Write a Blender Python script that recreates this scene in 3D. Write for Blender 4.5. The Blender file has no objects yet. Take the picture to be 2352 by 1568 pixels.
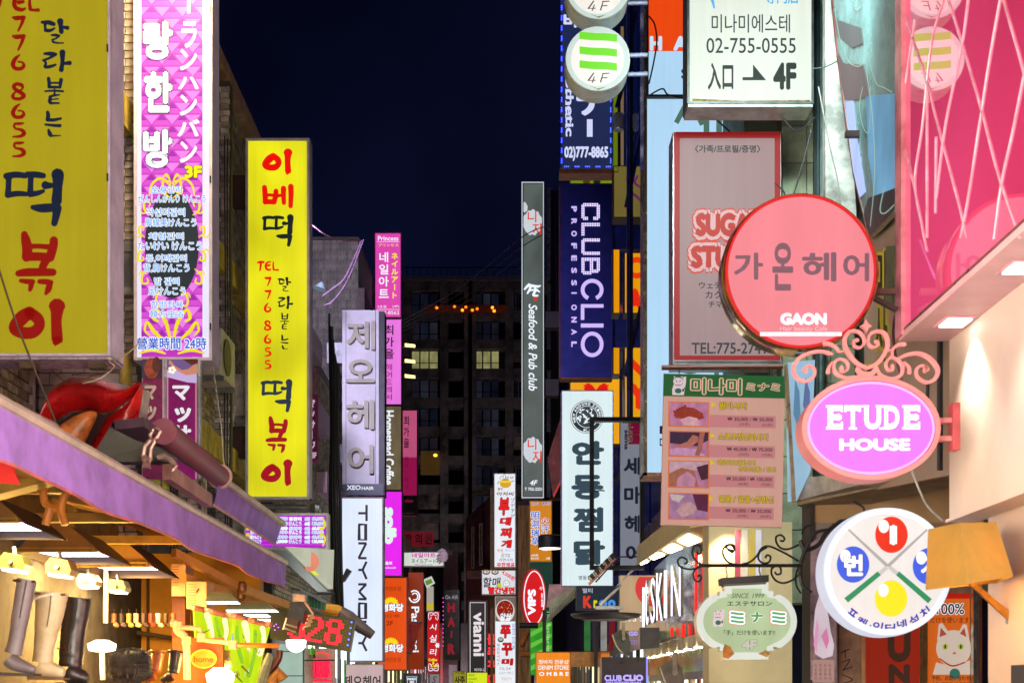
import bpy, math, random
from mathutils import Vector, Matrix, noise
from mathutils.geometry import tessellate_polygon
R = random.Random(7)
SC = bpy.context.scene
COL = SC.collection
# ---------------------------------------------------------------- camera
F, VX, VY, EYE = 3267.0, 1166.0, 1580.0, 1.6      # focal length and vanishing point measured in the photograph
CAM = Vector((0, 0, EYE))
cd = bpy.data.cameras.new('camera'); cam = bpy.data.objects.new('camera', cd); COL.objects.link(cam)
cam.location = CAM; cam.rotation_euler = (math.radians(90), 0, 0)
cd.lens = 50; cd.sensor_width = 36; cd.clip_end = 600; cd.clip_start = .05
cd.shift_x = (1176 - VX) / 2352; cd.shift_y = (VY - 784) / 2352
cd.dof.use_dof = True; cd.dof.focus_distance = 17; cd.dof.aperture_fstop = 5.6
SC.camera = cam
# ---------------------------------------------------------------- night sky
w = bpy.data.worlds.new('World'); SC.world = w; w.use_nodes = True
nt = w.node_tree; bg = nt.nodes['Background']
tc = nt.nodes.new('ShaderNodeTexCoord'); sp = nt.nodes.new('ShaderNodeSeparateXYZ'); cr = nt.nodes.new('ShaderNodeValToRGB')
nt.links.new(tc.outputs['Generated'], sp.inputs[0]); nt.links.new(sp.outputs['Z'], cr.inputs[0]); nt.links.new(cr.outputs[0], bg.inputs[0])
cr.color_ramp.elements[0].position = .15; cr.color_ramp.elements[0].color = (.0030, .0045, .020, 1)
cr.color_ramp.elements[1].position = .55; cr.color_ramp.elements[1].color = (.0009, .0013, .0065, 1)
bg.inputs[1].default_value = 1.0
cl_ = nt.nodes.new('ShaderNodeTexNoise'); cl_.inputs['Scale'].default_value = 5; cl_.inputs['Detail'].default_value = 8; cm = nt.nodes.new('ShaderNodeMapRange'); cx_ = nt.nodes.new('ShaderNodeMixRGB'); cx_.blend_type = 'MULTIPLY'; cx_.inputs[0].default_value = 1
cm.inputs[1].default_value = .3; cm.inputs[2].default_value = .7; cm.inputs[3].default_value = .65; cm.inputs[4].default_value = 1.35
nt.links.new(tc.outputs['Generated'], cl_.inputs[0]); nt.links.new(cl_.outputs[0], cm.inputs[0]); nt.links.new(cr.outputs[0], cx_.inputs[1]); nt.links.new(cm.outputs[0], cx_.inputs[2]); nt.links.new(cx_.outputs[0], bg.inputs[0])
vs = SC.view_settings; vs.view_transform = 'Standard'; vs.look = 'None'; vs.exposure = 0; vs.gamma = 1
SC.cycles.use_denoising = True
SC.cycles.max_bounces = 6; SC.cycles.diffuse_bounces = 3; SC.cycles.glossy_bounces = 3; SC.cycles.transmission_bounces = 4
SC.cycles.sample_clamp_indirect = 4

# ---------------------------------------------------------------- geometry helpers
def W(px, py, d):
    return Vector(((px - VX) * d / F, d, EYE + (VY - py) * d / F))
def lin(h):
    h = h.lstrip('#'); o = []
    for i in (0, 2, 4):
        c = int(h[i:i+2], 16) / 255
        o.append(c / 12.92 if c <= .04045 else ((c + .055) / 1.055) ** 2.4)
    return (*o, 1)

MATS = {}
def _mat(key):
    m = bpy.data.materials.new(key[0]); m.use_nodes = True
    return m, m.node_tree, m.node_tree.nodes['Principled BSDF']
def E(col, s=1.0, var=0.0, samp=False, rough=.5, sc=1.2, base=.14):
    """backlit acrylic, printed film, lamp glass or a surface given its own glow"""
    k = ('lit', col, s, var, samp, rough, sc, base)
    if k in MATS: return MATS[k]
    m, n, b = _mat(k); c = lin(col)
    b.inputs['Base Color'].default_value = (*[x * base for x in c[:3]], 1)
    b.inputs['Roughness'].default_value = rough
    b.inputs['Specular IOR Level'].default_value = .25
    b.inputs['Emission Color'].default_value = c; b.inputs['Emission Strength'].default_value = s
    if var:
        t = n.nodes.new('ShaderNodeTexCoord'); mp = n.nodes.new('ShaderNodeMapping'); no = n.nodes.new('ShaderNodeTexNoise'); mr = n.nodes.new('ShaderNodeMapRange')
        mp.inputs['Scale'].default_value = (sc * 1.3, sc, sc * .8)
        no.inputs['Scale'].default_value = 1.0; no.inputs['Detail'].default_value = 1.5
        n.links.new(t.outputs['Object'], mp.inputs[0]); n.links.new(mp.outputs[0], no.inputs[0]); n.links.new(no.outputs[0], mr.inputs[0])
        mr.inputs[1].default_value = .3; mr.inputs[2].default_value = .7; mr.inputs[3].default_value = s * (1 - var); mr.inputs[4].default_value = s * (1 + var * .6)
        m2 = n.nodes.new('ShaderNodeMapping'); n2 = n.nodes.new('ShaderNodeTexNoise'); r2 = n.nodes.new('ShaderNodeMapRange'); mu = n.nodes.new('ShaderNodeMath'); mu.operation = 'MULTIPLY'
        m2.inputs['Scale'].default_value = (16, 16, .8); n2.inputs['Scale'].default_value = 1; n2.inputs['Detail'].default_value = 4
        r2.inputs[1].default_value = .3; r2.inputs[2].default_value = .7; r2.inputs[3].default_value = .95; r2.inputs[4].default_value = 1.025
        n.links.new(t.outputs['Object'], m2.inputs[0]); n.links.new(m2.outputs[0], n2.inputs[0]); n.links.new(n2.outputs[0], r2.inputs[0])
        n.links.new(mr.outputs[0], mu.inputs[0]); n.links.new(r2.outputs[0], mu.inputs[1]); n.links.new(mu.outputs[0], b.inputs['Emission Strength'])
    m.cycles.emission_sampling = 'FRONT_BACK' if samp else 'NONE'
    MATS[k] = m; return m
def P(col, rough=.6, metal=0, var=.18, sc=6, col2=None, bump=.0, streak=False, trans=0):
    """painted, plastered, metal or fabric surface with grain and wear"""
    k = ('surface', col, rough, metal, var, sc, col2, bump, streak, trans)
    if k in MATS: return MATS[k]
    m, n, b = _mat(k); c = lin(col)
    b.inputs['Roughness'].default_value = rough; b.inputs['Metallic'].default_value = metal
    t = n.nodes.new('ShaderNodeTexCoord'); mp = n.nodes.new('ShaderNodeMapping'); no = n.nodes.new('ShaderNodeTexNoise'); ra = n.nodes.new('ShaderNodeValToRGB')
    mp.inputs['Scale'].default_value = (sc * 3, sc * 3, sc * .25) if streak else (sc, sc, sc)
    no.inputs['Scale'].default_value = 1; no.inputs['Detail'].default_value = 6; no.inputs['Roughness'].default_value = .65
    n.links.new(t.outputs['Object'], mp.inputs[0]); n.links.new(mp.outputs[0], no.inputs[0]); n.links.new(no.outputs[0], ra.inputs[0])
    c2 = lin(col2) if col2 else (*[x * (1 - var * 2) for x in c[:3]], 1)
    c1 = c if col2 else (*[min(.9, x * (1 + var)) for x in c[:3]], 1)
    ra.color_ramp.elements[0].position = .35; ra.color_ramp.elements[0].color = c2
    ra.color_ramp.elements[1].position = .62; ra.color_ramp.elements[1].color = c1
    n.links.new(ra.outputs[0], b.inputs['Base Color'])
    mr = n.nodes.new('ShaderNodeMapRange'); mr.inputs[3].default_value = max(.03, rough - .12); mr.inputs[4].default_value = min(1, rough + .12)
    n.links.new(no.outputs[0], mr.inputs[0]); n.links.new(mr.outputs[0], b.inputs['Roughness'])
    if bump:
        bu = n.nodes.new('ShaderNodeBump'); bu.inputs['Strength'].default_value = bump; bu.inputs['Distance'].default_value = .01
        n.links.new(no.outputs[0], bu.inputs['Height']); n.links.new(bu.outputs[0], b.inputs['Normal'])
    if trans:
        tr = n.nodes.new('ShaderNodeBsdfTranslucent'); mx = n.nodes.new('ShaderNodeMixShader'); mx.inputs[0].default_value = trans
        n.links.new(ra.outputs[0], tr.inputs[0]); out = n.nodes['Material Output']
        n.links.new(b.outputs[0], mx.inputs[1]); n.links.new(tr.outputs[0], mx.inputs[2]); n.links.new(mx.outputs[0], out.inputs[0])
    MATS[k] = m; return m
def GLASS(col='#ffffff', rough=.02, name='glass'):
    k = ('glass', col, rough)
    if k in MATS: return MATS[k]
    m, n, b = _mat(k); b.inputs['Base Color'].default_value = lin(col); b.inputs['Roughness'].default_value = rough
    b.inputs['Transmission Weight'].default_value = 1; b.inputs['IOR'].default_value = 1.45
    MATS[k] = m; return m

class MB:
    def __init__(s): s.v = []; s.f = []
    def add(s, vs, fs):
        o = len(s.v); s.v += vs; s.f += [tuple(i + o for i in f) for f in fs]
    def mesh(s, name, loc, mats):
        me = bpy.data.meshes.new(name)
        me.from_pydata([v - loc for v in s.v], [], s.f); me.materials.append(mats); me.update(); return me
def box_vf(a, b):
    x0, y0, z0 = a; x1, y1, z1 = b
    v = [Vector(p) for p in ((x0,y0,z0),(x1,y0,z0),(x1,y1,z0),(x0,y1,z0),(x0,y0,z1),(x1,y0,z1),(x1,y1,z1),(x0,y1,z1))]
    return v, [(0,3,2,1),(4,5,6,7),(0,1,5,4),(1,2,6,5),(2,3,7,6),(3,0,4,7)]
def hexa_vf(a, b):
    """prism between two quads a (front, 4 points) and b (back, 4 points)"""
    v = [Vector(p) for p in a] + [Vector(p) for p in b]
    return v, [(0,1,2,3),(7,6,5,4),(0,4,5,1),(1,5,6,2),(2,6,7,3),(3,7,4,0)]
def tube_vf(pts, r, n=8, cap=True):
    pts = [Vector(p) for p in pts]; m = len(pts); rs = r if isinstance(r, (list, tuple)) else [r] * m
    v = []; f = []; up = None
    for i, p in enumerate(pts):
        t = (pts[min(i+1, m-1)] - pts[max(i-1, 0)]).normalized()
        if up is None:
            up = Vector((0,0,1)) if abs(t.z) < .9 else Vector((1,0,0))
        up = (up - t * up.dot(t)).normalized(); s = t.cross(up)
        for k in range(n):
            a = 2 * math.pi * k / n; v.append(p + (up * math.cos(a) + s * math.sin(a)) * rs[i])
    for i in range(m-1):
        for k in range(n):
            f.append((i*n+k, i*n+(k+1)%n, (i+1)*n+(k+1)%n, (i+1)*n+k))
    if cap: f += [tuple(range(n-1, -1, -1)), tuple(range((m-1)*n, m*n))]
    return v, f
def lathe_vf(prof, c, ax=(0,0,1), n=20):
    """prof: list of (radius, height) along axis"""
    ax = Vector(ax).normalized(); u = Vector((1,0,0)) if abs(ax.x) < .9 else Vector((0,1,0)); u = (u - ax*u.dot(ax)).normalized(); s = ax.cross(u); c = Vector(c)
    v = []; f = []
    for r, h in prof:
        for k in range(n):
            a = 2*math.pi*k/n; v.append(c + ax*h + (u*math.cos(a) + s*math.sin(a))*r)
    for i in range(len(prof)-1):
        for k in range(n): f.append((i*n+k, i*n+(k+1)%n, (i+1)*n+(k+1)%n, (i+1)*n+k))
    f += [tuple(range(n-1,-1,-1)), tuple(range((len(prof)-1)*n, len(prof)*n))]
    return v, f
def catmull(pts, k=6):
    """smooth a list of tuples of any length"""
    if len(pts) < 3: return [tuple(p) for p in pts]
    o = []; n = len(pts); L = len(pts[0])
    for i in range(n-1):
        p0, p1, p2, p3 = pts[max(i-1,0)], pts[i], pts[i+1], pts[min(i+2,n-1)]
        for j in range(k):
            t = j/k
            o.append(tuple(.5*((2*p1[a]) + (-p0[a]+p2[a])*t + (2*p0[a]-5*p1[a]+4*p2[a]-p3[a])*t*t + (-p0[a]+3*p1[a]-3*p2[a]+p3[a])*t**3) for a in range(L)))
    o.append(tuple(pts[-1])); return o

GL = {}
def glyph(s, ital=0):
    k = (s, ital)
    if k in GL: return GL[k]
    c = bpy.data.curves.new('t', 'FONT'); c.body = s; c.resolution_u = 3; c.shear = ital
    o = bpy.data.objects.new('t', c); me = bpy.data.meshes.new_from_object(o)
    vs = [(v.co.x, v.co.y) for v in me.vertices]; fs = [tuple(p.vertices) for p in me.polygons]
    bpy.data.objects.remove(o); bpy.data.curves.remove(c); bpy.data.meshes.remove(me)
    GL[k] = (vs, fs); return GL[k]

ALL = []
class T:
    """a thing: an Empty at its base that parents its parts.  Its drawing plane goes through W(px,py,d)."""
    def __init__(s, name, label, cat, d=10, at=(1166, 1580), rot=0, group=None, kind=None, roll=0):
        s.name = name; s.label = label; s.cat = cat; s.group = group; s.kind = kind
        s.p0 = W(at[0], at[1], d); a = math.radians(rot); s.n = Vector((math.sin(a), -math.cos(a), 0)); s.parts = {}; s.order = []
        s.at = at; s.roll = math.radians(roll); s.d = d; s.extra = []; s.lyr = 0; s.loc = s.p0.copy(); ALL.append(s)
    def m(s, px, py, off=0):
        if s.roll:
            c, sn = math.cos(s.roll), math.sin(s.roll); dx, dy = px - s.at[0], py - s.at[1]
            px, py = s.at[0] + c*dx + sn*dy, s.at[1] - sn*dx + c*dy
        r = W(px, py, 1.0) - CAM; t = (s.p0 - CAM).dot(s.n) / r.dot(s.n)
        return CAM + r * t + s.n * off
    def part(s, name, mat, new=False, kind=None, label=None):
        k = (name, id(mat))
        if new or k not in s.parts:
            k2 = k if k not in s.parts else (name, id(mat), len(s.parts))
            mb = MB(); mb.info = (name, mat, kind, label); s.parts[k2] = mb; s.parts[k] = mb; s.order.append(mb)
        return s.parts[k]
    # shapes in the drawing plane (photo pixels), off = metres towards the viewer
    def box(s, x0, y0, x1, y1, mat, off=0, th=.02, name='panel', **k):
        s.quad([(x0,y0),(x1,y0),(x1,y1),(x0,y1)], mat, off, th, name, **k)
    def quad(s, p, mat, off=0, th=.02, name='panel', **k):
        s.part(name, mat, **k).add(*hexa_vf([s.m(x, y, off) for x, y in p][::-1], [s.m(x, y, off - th) for x, y in p][::-1]))
    def poly(s, p, mat, off=0, th=.01, name='panel', **k):
        mb = s.part(name, mat, **k); n = len(p); v = [s.m(x, y, off) for x, y in p] + [s.m(x, y, off-th) for x, y in p]
        tr = tessellate_polygon([[Vector((x, y, 0)) for x, y in p]])
        f = [t for t in tr] + [tuple(i+n for i in t[::-1]) for t in tr] + [(i, (i+1)%n, (i+1)%n+n, i+n) for i in range(n)]
        mb.add(v, f)
    def ell(s, cx, cy, rx, ry, mat, off=0, th=.01, name='panel', n=48, a0=0, **k):
        s.poly([(cx + rx*math.cos(2*math.pi*i/n+a0), cy + ry*math.sin(2*math.pi*i/n+a0)) for i in range(n)], mat, off, th, name, **k)
    def ring(s, cx, cy, rx, ry, wd, mat, off=0, th=.01, name='rim', n=64, a0=0, a1=360, **k):
        s.loop([(cx + rx*math.cos(math.radians(a0+(a1-a0)*i/n)), cy + ry*math.sin(math.radians(a0+(a1-a0)*i/n))) for i in range(n + (a1-a0 < 360))], wd, mat, off, th, name, closed=(a1-a0 >= 360), **k)
    def loop(s, p, wd, mat, off=0, th=.01, name='rim', closed=True, **k):
        """band of width wd (pixels) inside a closed outline"""
        mb = s.part(name, mat, **k); n = len(p); q = []
        for i in range(n):
            a = Vector(p[(i-1) % n] if closed or i else p[0]); b = Vector(p[(i+1) % n] if closed or i < n-1 else p[-1]); t = (b-a).normalized()
            q.append((p[i][0] - t.y*wd, p[i][1] + t.x*wd))
        v = [s.m(*x, off) for x in p] + [s.m(*x, off) for x in q] + [s.m(*x, off-th) for x in p] + [s.m(*x, off-th) for x in q]
        f = []
        for i in range(n if closed else n-1):
            j = (i+1) % n; f += [(i, j, n+j, n+i), (2*n+i, 3*n+i, 3*n+j, 2*n+j), (i, 2*n+i, 2*n+j, j), (n+i, n+j, 3*n+j, 3*n+i)]
        mb.add(v, f)
    def frame(s, x0, y0, x1, y1, wd, mat, off=0, th=.05, name='frame', **k):
        s.loop([(x0,y0),(x1,y0),(x1,y1),(x0,y1)], 0, mat, off, th, name, **k) if 0 else None
        mb = s.part(name, mat, **k)
        o = [(x0,y0),(x1,y0),(x1,y1),(x0,y1)]; i = [(x0+wd,y0+wd),(x1-wd,y0+wd),(x1-wd,y1-wd),(x0+wd,y1-wd)]
        v = [s.m(*p, off) for p in o+i] + [s.m(*p, off-th) for p in o+i]; f = []
        for a in range(4):
            b = (a+1) % 4; f += [(a,b,4+b,4+a),(8+a,12+a,12+b,8+b),(a,8+a,8+b,b),(4+a,4+b,12+b,12+a)]
        mb.add(v, f)
    def stroke(s, pts, mat, off=0, th=.002, name='lettering', wsc=1, k=6, jit=0, smooth=True, **kw):
        """brush stroke: list of (x, y, width) in pixels"""
        p = catmull(pts, k) if smooth else list(pts); n = len(p); mb = s.part(name, mat, **kw)
        L = []; Rr = []
        for i in range(n):
            a = Vector(p[max(i-1,0)][:2]); b = Vector(p[min(i+1,n-1)][:2]); t = (b-a)
            t = t.normalized() if t.length > 1e-6 else Vector((1,0)); nn = Vector((-t.y, t.x)); h = p[i][2]*wsc/2 * (1 + jit*R.uniform(-1,1)); c = Vector(p[i][:2])
            if not smooth and 0 < i < n-1:
                t0 = (Vector(p[i][:2])-Vector(p[i-1][:2])).normalized(); t1 = (Vector(p[i+1][:2])-Vector(p[i][:2])).normalized()
                h = h / max(.5, math.cos(t0.angle(t1)/2) if t0.length and t1.length else 1)
            L.append(c + nn*h); Rr.append(c - nn*h)
        def cap(c, t, h, sg):
            return [c + Vector((t.x*math.cos(a) - t.y*math.sin(a), t.x*math.sin(a) + t.y*math.cos(a)))*h for a in [sg*math.radians(x) for x in (60, 20, -20, -60)]]
        if smooth:
            t = (Vector(p[0][:2]) - Vector(p[1][:2])).normalized(); c0 = cap(Vector(p[0][:2]), t, p[0][2]*wsc/2, 1)
            t = (Vector(p[-1][:2]) - Vector(p[-2][:2])).normalized(); c1 = cap(Vector(p[-1][:2]), t, p[-1][2]*wsc/2, 1)
        else: c0 = c1 = []
        V = L + Rr; f = [(i, i+1, n+i+1, n+i) for i in range(n-1)]
        if smooth:
            b = len(V); V += c0; f.append((0, n, b+3, b+2, b+1, b) if 0 else (0, b+3, b+2, b+1, b, n) if False else tuple([n] + [b+i for i in range(4)] + [0]))
            b = len(V); V += c1; f.append(tuple([n-1] + [b+i for i in range(4)] + [2*n-1]))
        s.lyr += 1; z = off + (s.lyr % 12) * .00025
        mb.add([s.m(q.x, q.y, z) for q in V], f)
    def brush(s, glist, mat, src=None, dst=None, sc=None, wsc=1.32, off=.004, name='lettering', **k):
        """strokes given in any units, either scaled by sc=(f,ox,oy) or fitted into dst box"""
        if dst:
            xs = [p[0] for g in glist for p in g]; ys = [p[1] for g in glist for p in g]; wm = max(p[2] for g in glist for p in g)*.4
            x0, x1, y0, y1 = min(xs)-wm, max(xs)+wm, min(ys)-wm, max(ys)+wm
            fx = (dst[2]-dst[0])/(x1-x0); fy = (dst[3]-dst[1])/(y1-y0); ox = dst[0]-x0*fx; oy = dst[1]-y0*fy; fw = min(fx, fy)
        else: fx = fy = fw = sc[0]; ox, oy = sc[1:]
        big = not dst or dst[3]-dst[1] > 30
        for i, g in enumerate(glist): s.stroke([(p[0]*fx+ox, p[1]*fy+oy, p[2]*fw*wsc) for p in g], mat, off, name='character' if big else name, new=(big and i == 0), **k)
    def put(s, vs, fs, mat, fn, off, bold, th, name, bdir=6, **k):
        mb = s.part(name, mat, **k)
        sh = [(0,0)] if not bold else [(bold*math.cos(2*math.pi*i/bdir+.5), bold*math.sin(2*math.pi*i/bdir+.5)) for i in range(bdir)]
        s.lyr += 1; z0 = off + (s.lyr % 6) * .0002
        for j, (dx, dy) in enumerate(sh):
            V = [s.m(*fn(x+dx, y+dy), z0 + j*.00012) for x, y in vs]; Fc = list(fs)
            if th and j in (0,) + tuple(range(bdir)):
                n = len(V); cnt = {}
                for f in fs:
                    for a in range(len(f)):
                        e = (f[a], f[(a+1) % len(f)]); key = (min(e), max(e)); cnt[key] = None if key in cnt else e
                V += [s.m(*fn(x+dx, y+dy), z0 - th) for x, y in vs]
                Fc += [(e[1], e[0], e[0]+n, e[1]+n) for e in cnt.values() if e]
            mb.add(V, Fc)
    def text(s, t, x0, y0, x1, y1, mat, rot=0, bold=0, off=.004, th=0, name='lettering', ol=None, olw=.06, ital=0, fit=True, tilt=0, **k):
        """text fitted to a box; rot 90 reads downwards, -90 upwards; bold in em; ol = outline material"""
        vs, fs = glyph(t, ital)
        if not vs: return
        if len(t) == 1 and name == 'lettering' and max(x1-x0, y1-y0) >= 9: name = 'character'
        if name in ('character', 'letter', 'letter_side'): k['new'] = True
        if rot: vs = [(y, -x) for x, y in vs] if rot == 90 else [(-y, x) for x, y in vs]
        a0, a1 = min(v[0] for v in vs), max(v[0] for v in vs); b0, b1 = min(v[1] for v in vs), max(v[1] for v in vs)
        sx = (x1-x0)/max(a1-a0+2*bold, .05); sy = (y1-y0)/max(b1-b0+2*bold, .05)
        if not fit: sx = sy = min(sx, sy)
        cx, cy = (x0+x1)/2, (y0+y1)/2; ma, mbb = (a0+a1)/2, (b0+b1)/2; ct, st = math.cos(math.radians(tilt)), math.sin(math.radians(tilt))
        def fn(x, y):
            dx, dy = (x-ma)*sx, -(y-mbb)*sy; return cx + dx*ct + dy*st, cy - dx*st + dy*ct
        if ol: s.put(vs, fs, ol, fn, off, bold+olw, 0, name, bdir=8, **k); off += .0015
        s.put(vs, fs, mat, fn, off, bold, th, name, **k)
    def chars(s, lst, mat, **k):
        for c, *b in lst: s.text(c, *b, mat, **k)
    def vtext(s, t, x0, x1, y0, y1, mat, bar=True, **k):
        """column of upright characters between y0 and y1"""
        n = len(t); p = (y1-y0)/n; h = p*.84
        for i, c in enumerate(t):
            if c == ' ': continue
            vs, _ = glyph(c); 
            if not vs: continue
            if c == 'ー': s.box((x0+x1)/2-(x1-x0)*.07, y0+p*i+p*.08, (x0+x1)/2+(x1-x0)*.07, y0+p*i+p*.85, mat, .005, .001, 'lettering'); continue
            wd = max(v[0] for v in vs)-min(v[0] for v in vs); hh = max(v[1] for v in vs)-min(v[1] for v in vs)
            fw = min(1, max(wd/.82, .45)); fh = min(1, max(hh/.84, .3)); cx = (x0+x1)/2; cy = y0+p*i+p/2
            s.text(c, cx-(x1-x0)*fw/2, cy-h*fh/2, cx+(x1-x0)*fw/2, cy+h*fh/2, mat, **k)
    def tube(s, pts, r, mat, name='rod', n=8, **k): s.part(name, mat, **k).add(*tube_vf(pts, r, n))
    def ptube(s, pts, r, mat, name='rod', off=0, n=8, sm=True, **k):
        """tube through pixel points (x, y[, off])"""
        p = catmull([(q[0], q[1], q[2] if len(q) > 2 else off) for q in pts], 8) if sm else [(q[0], q[1], q[2] if len(q) > 2 else off) for q in pts]
        s.part(name, mat, **k).add(*tube_vf([s.m(*q) for q in p], r, n))
    def solid(s, a, b, mat, name='body', **k): s.part(name, mat, **k).add(*box_vf(a, b))
    def lathe(s, prof, c, mat, ax=(0,0,1), n=20, name='body', **k): s.part(name, mat, **k).add(*lathe_vf(prof, c, ax, n))
    def hexa(s, a, b, mat, name='panel', **k): s.part(name, mat, **k).add(*hexa_vf(a, b))
    def finish(s):
        single = len(s.order) == 1 and not s.extra and s.order[0].info[0] in ('body', 'self')
        if single or s.kind:
            for i, mb in enumerate(s.order):
                me = mb.mesh(s.name, s.loc, mb.info[1]); o = bpy.data.objects.new(s.name if single or s.kind else mb.info[0], me)
                o.location = s.loc; COL.objects.link(o)
                if s.kind: o['kind'] = s.kind
                if not s.kind or s.kind == 'stuff':
                    o['label'] = s.label; o['category'] = s.cat
                    if s.group: o['group'] = s.group
                shade(o, mb.info[0])
            return
        e = bpy.data.objects.new(s.name, None); e.location = s.loc; e.empty_display_size = .1; COL.objects.link(e)
        e['label'] = s.label; e['category'] = s.cat
        if s.group: e['group'] = s.group
        s.root = e; byname = {}
        for mb in s.order:
            nm, mat, kind, lab = mb.info; par = e
            if '/' in nm:
                pn, nm = nm.split('/'); par = byname.get(pn, e)
            o = bpy.data.objects.new(nm, mb.mesh(nm, s.loc, mat)); o.parent = par; COL.objects.link(o); byname[nm] = o
            if kind: o['kind'] = kind
            if lab: o['label'] = lab
            shade(o, nm)
        for nm, mesh, mat, loc in s.extra:
            o = bpy.data.objects.new(nm, mesh); o.parent = e; o.location = loc - s.loc; COL.objects.link(o)
ROUND = {'rod','bracket_rod','cable','scroll','lamp_head','pipe','disc','boot_shaft','rim','bulb','roller','tongue','lip','fabric','shaft','foot','hand','crown','palm','dome','lamp_shade_round','valance','fabric_top','banner','bag','drape'}
def shade(o, nm):
    if nm in ROUND:
        for p in o.data.polygons: p.use_smooth = True
        try: o.data.set_sharp_from_angle(angle=math.radians(42))
        except Exception: pass
def light(kind, loc, target, energy, col='#ffffff', size=.1, spot=60, blend=.5, size_y=None):
    l = bpy.data.lights.new('lamp_light', kind); l.energy = energy; l.color = lin(col)[:3]  # serves the lamps and the added fill lights alike
    if kind == 'AREA':
        l.size = size
        if size_y: l.shape = 'RECTANGLE'; l.size_y = size_y
    else: l.shadow_soft_size = size
    if kind == 'SPOT': l.spot_size = math.radians(spot); l.spot_blend = blend
    o = bpy.data.objects.new('lamp_light', l); o.location = loc; COL.objects.link(o)
    o.rotation_euler = (Vector(target) - Vector(loc)).to_track_quat('-Z', 'Y').to_euler(); return o

WHITEFR = P('#d9d6e0', .35, 0, .1)
STEEL = P('#8d8f94', .35, .8, .15)
DARK = P('#1b1c22', .5, 0, .2)
BLACKIR = P('#0d0c0e', .45, .3, .2)
def box_sign(name, label, x0, y0, x1, y1, d, face, rim=3, rimmat=None, depth=.18, side=None, br=(), fx=None, bottom=0, rot=0, group=None, cat='sign', roll=0):
    s = T(name, label, cat, d, ((x0+x1)/2, min(y1, 1700)), rot, group, roll=roll)
    rm = rimmat or WHITEFR; sd = side or rm
    s.box(x0, y0, x1, y1, sd, -.012, depth, 'cabinet')
    s.box(x0+rim*.6, y0+rim*.6, x1-rim*.6, y1-rim*.6, face, .0, .01, 'face')
    if rim: s.frame(x0, y0, x1, y1, rim, rm, .012, .03, 'frame')
    for y in br:
        a = s.m(x0 if fx < 0 else x1, y, -depth*.5); X = fx
        s.solid((min(a.x, X), a.y-.03, a.z-.03), (max(a.x, X), a.y+.03, a.z+.03), STEEL, 'bracket', new=True)
    return s
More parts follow.
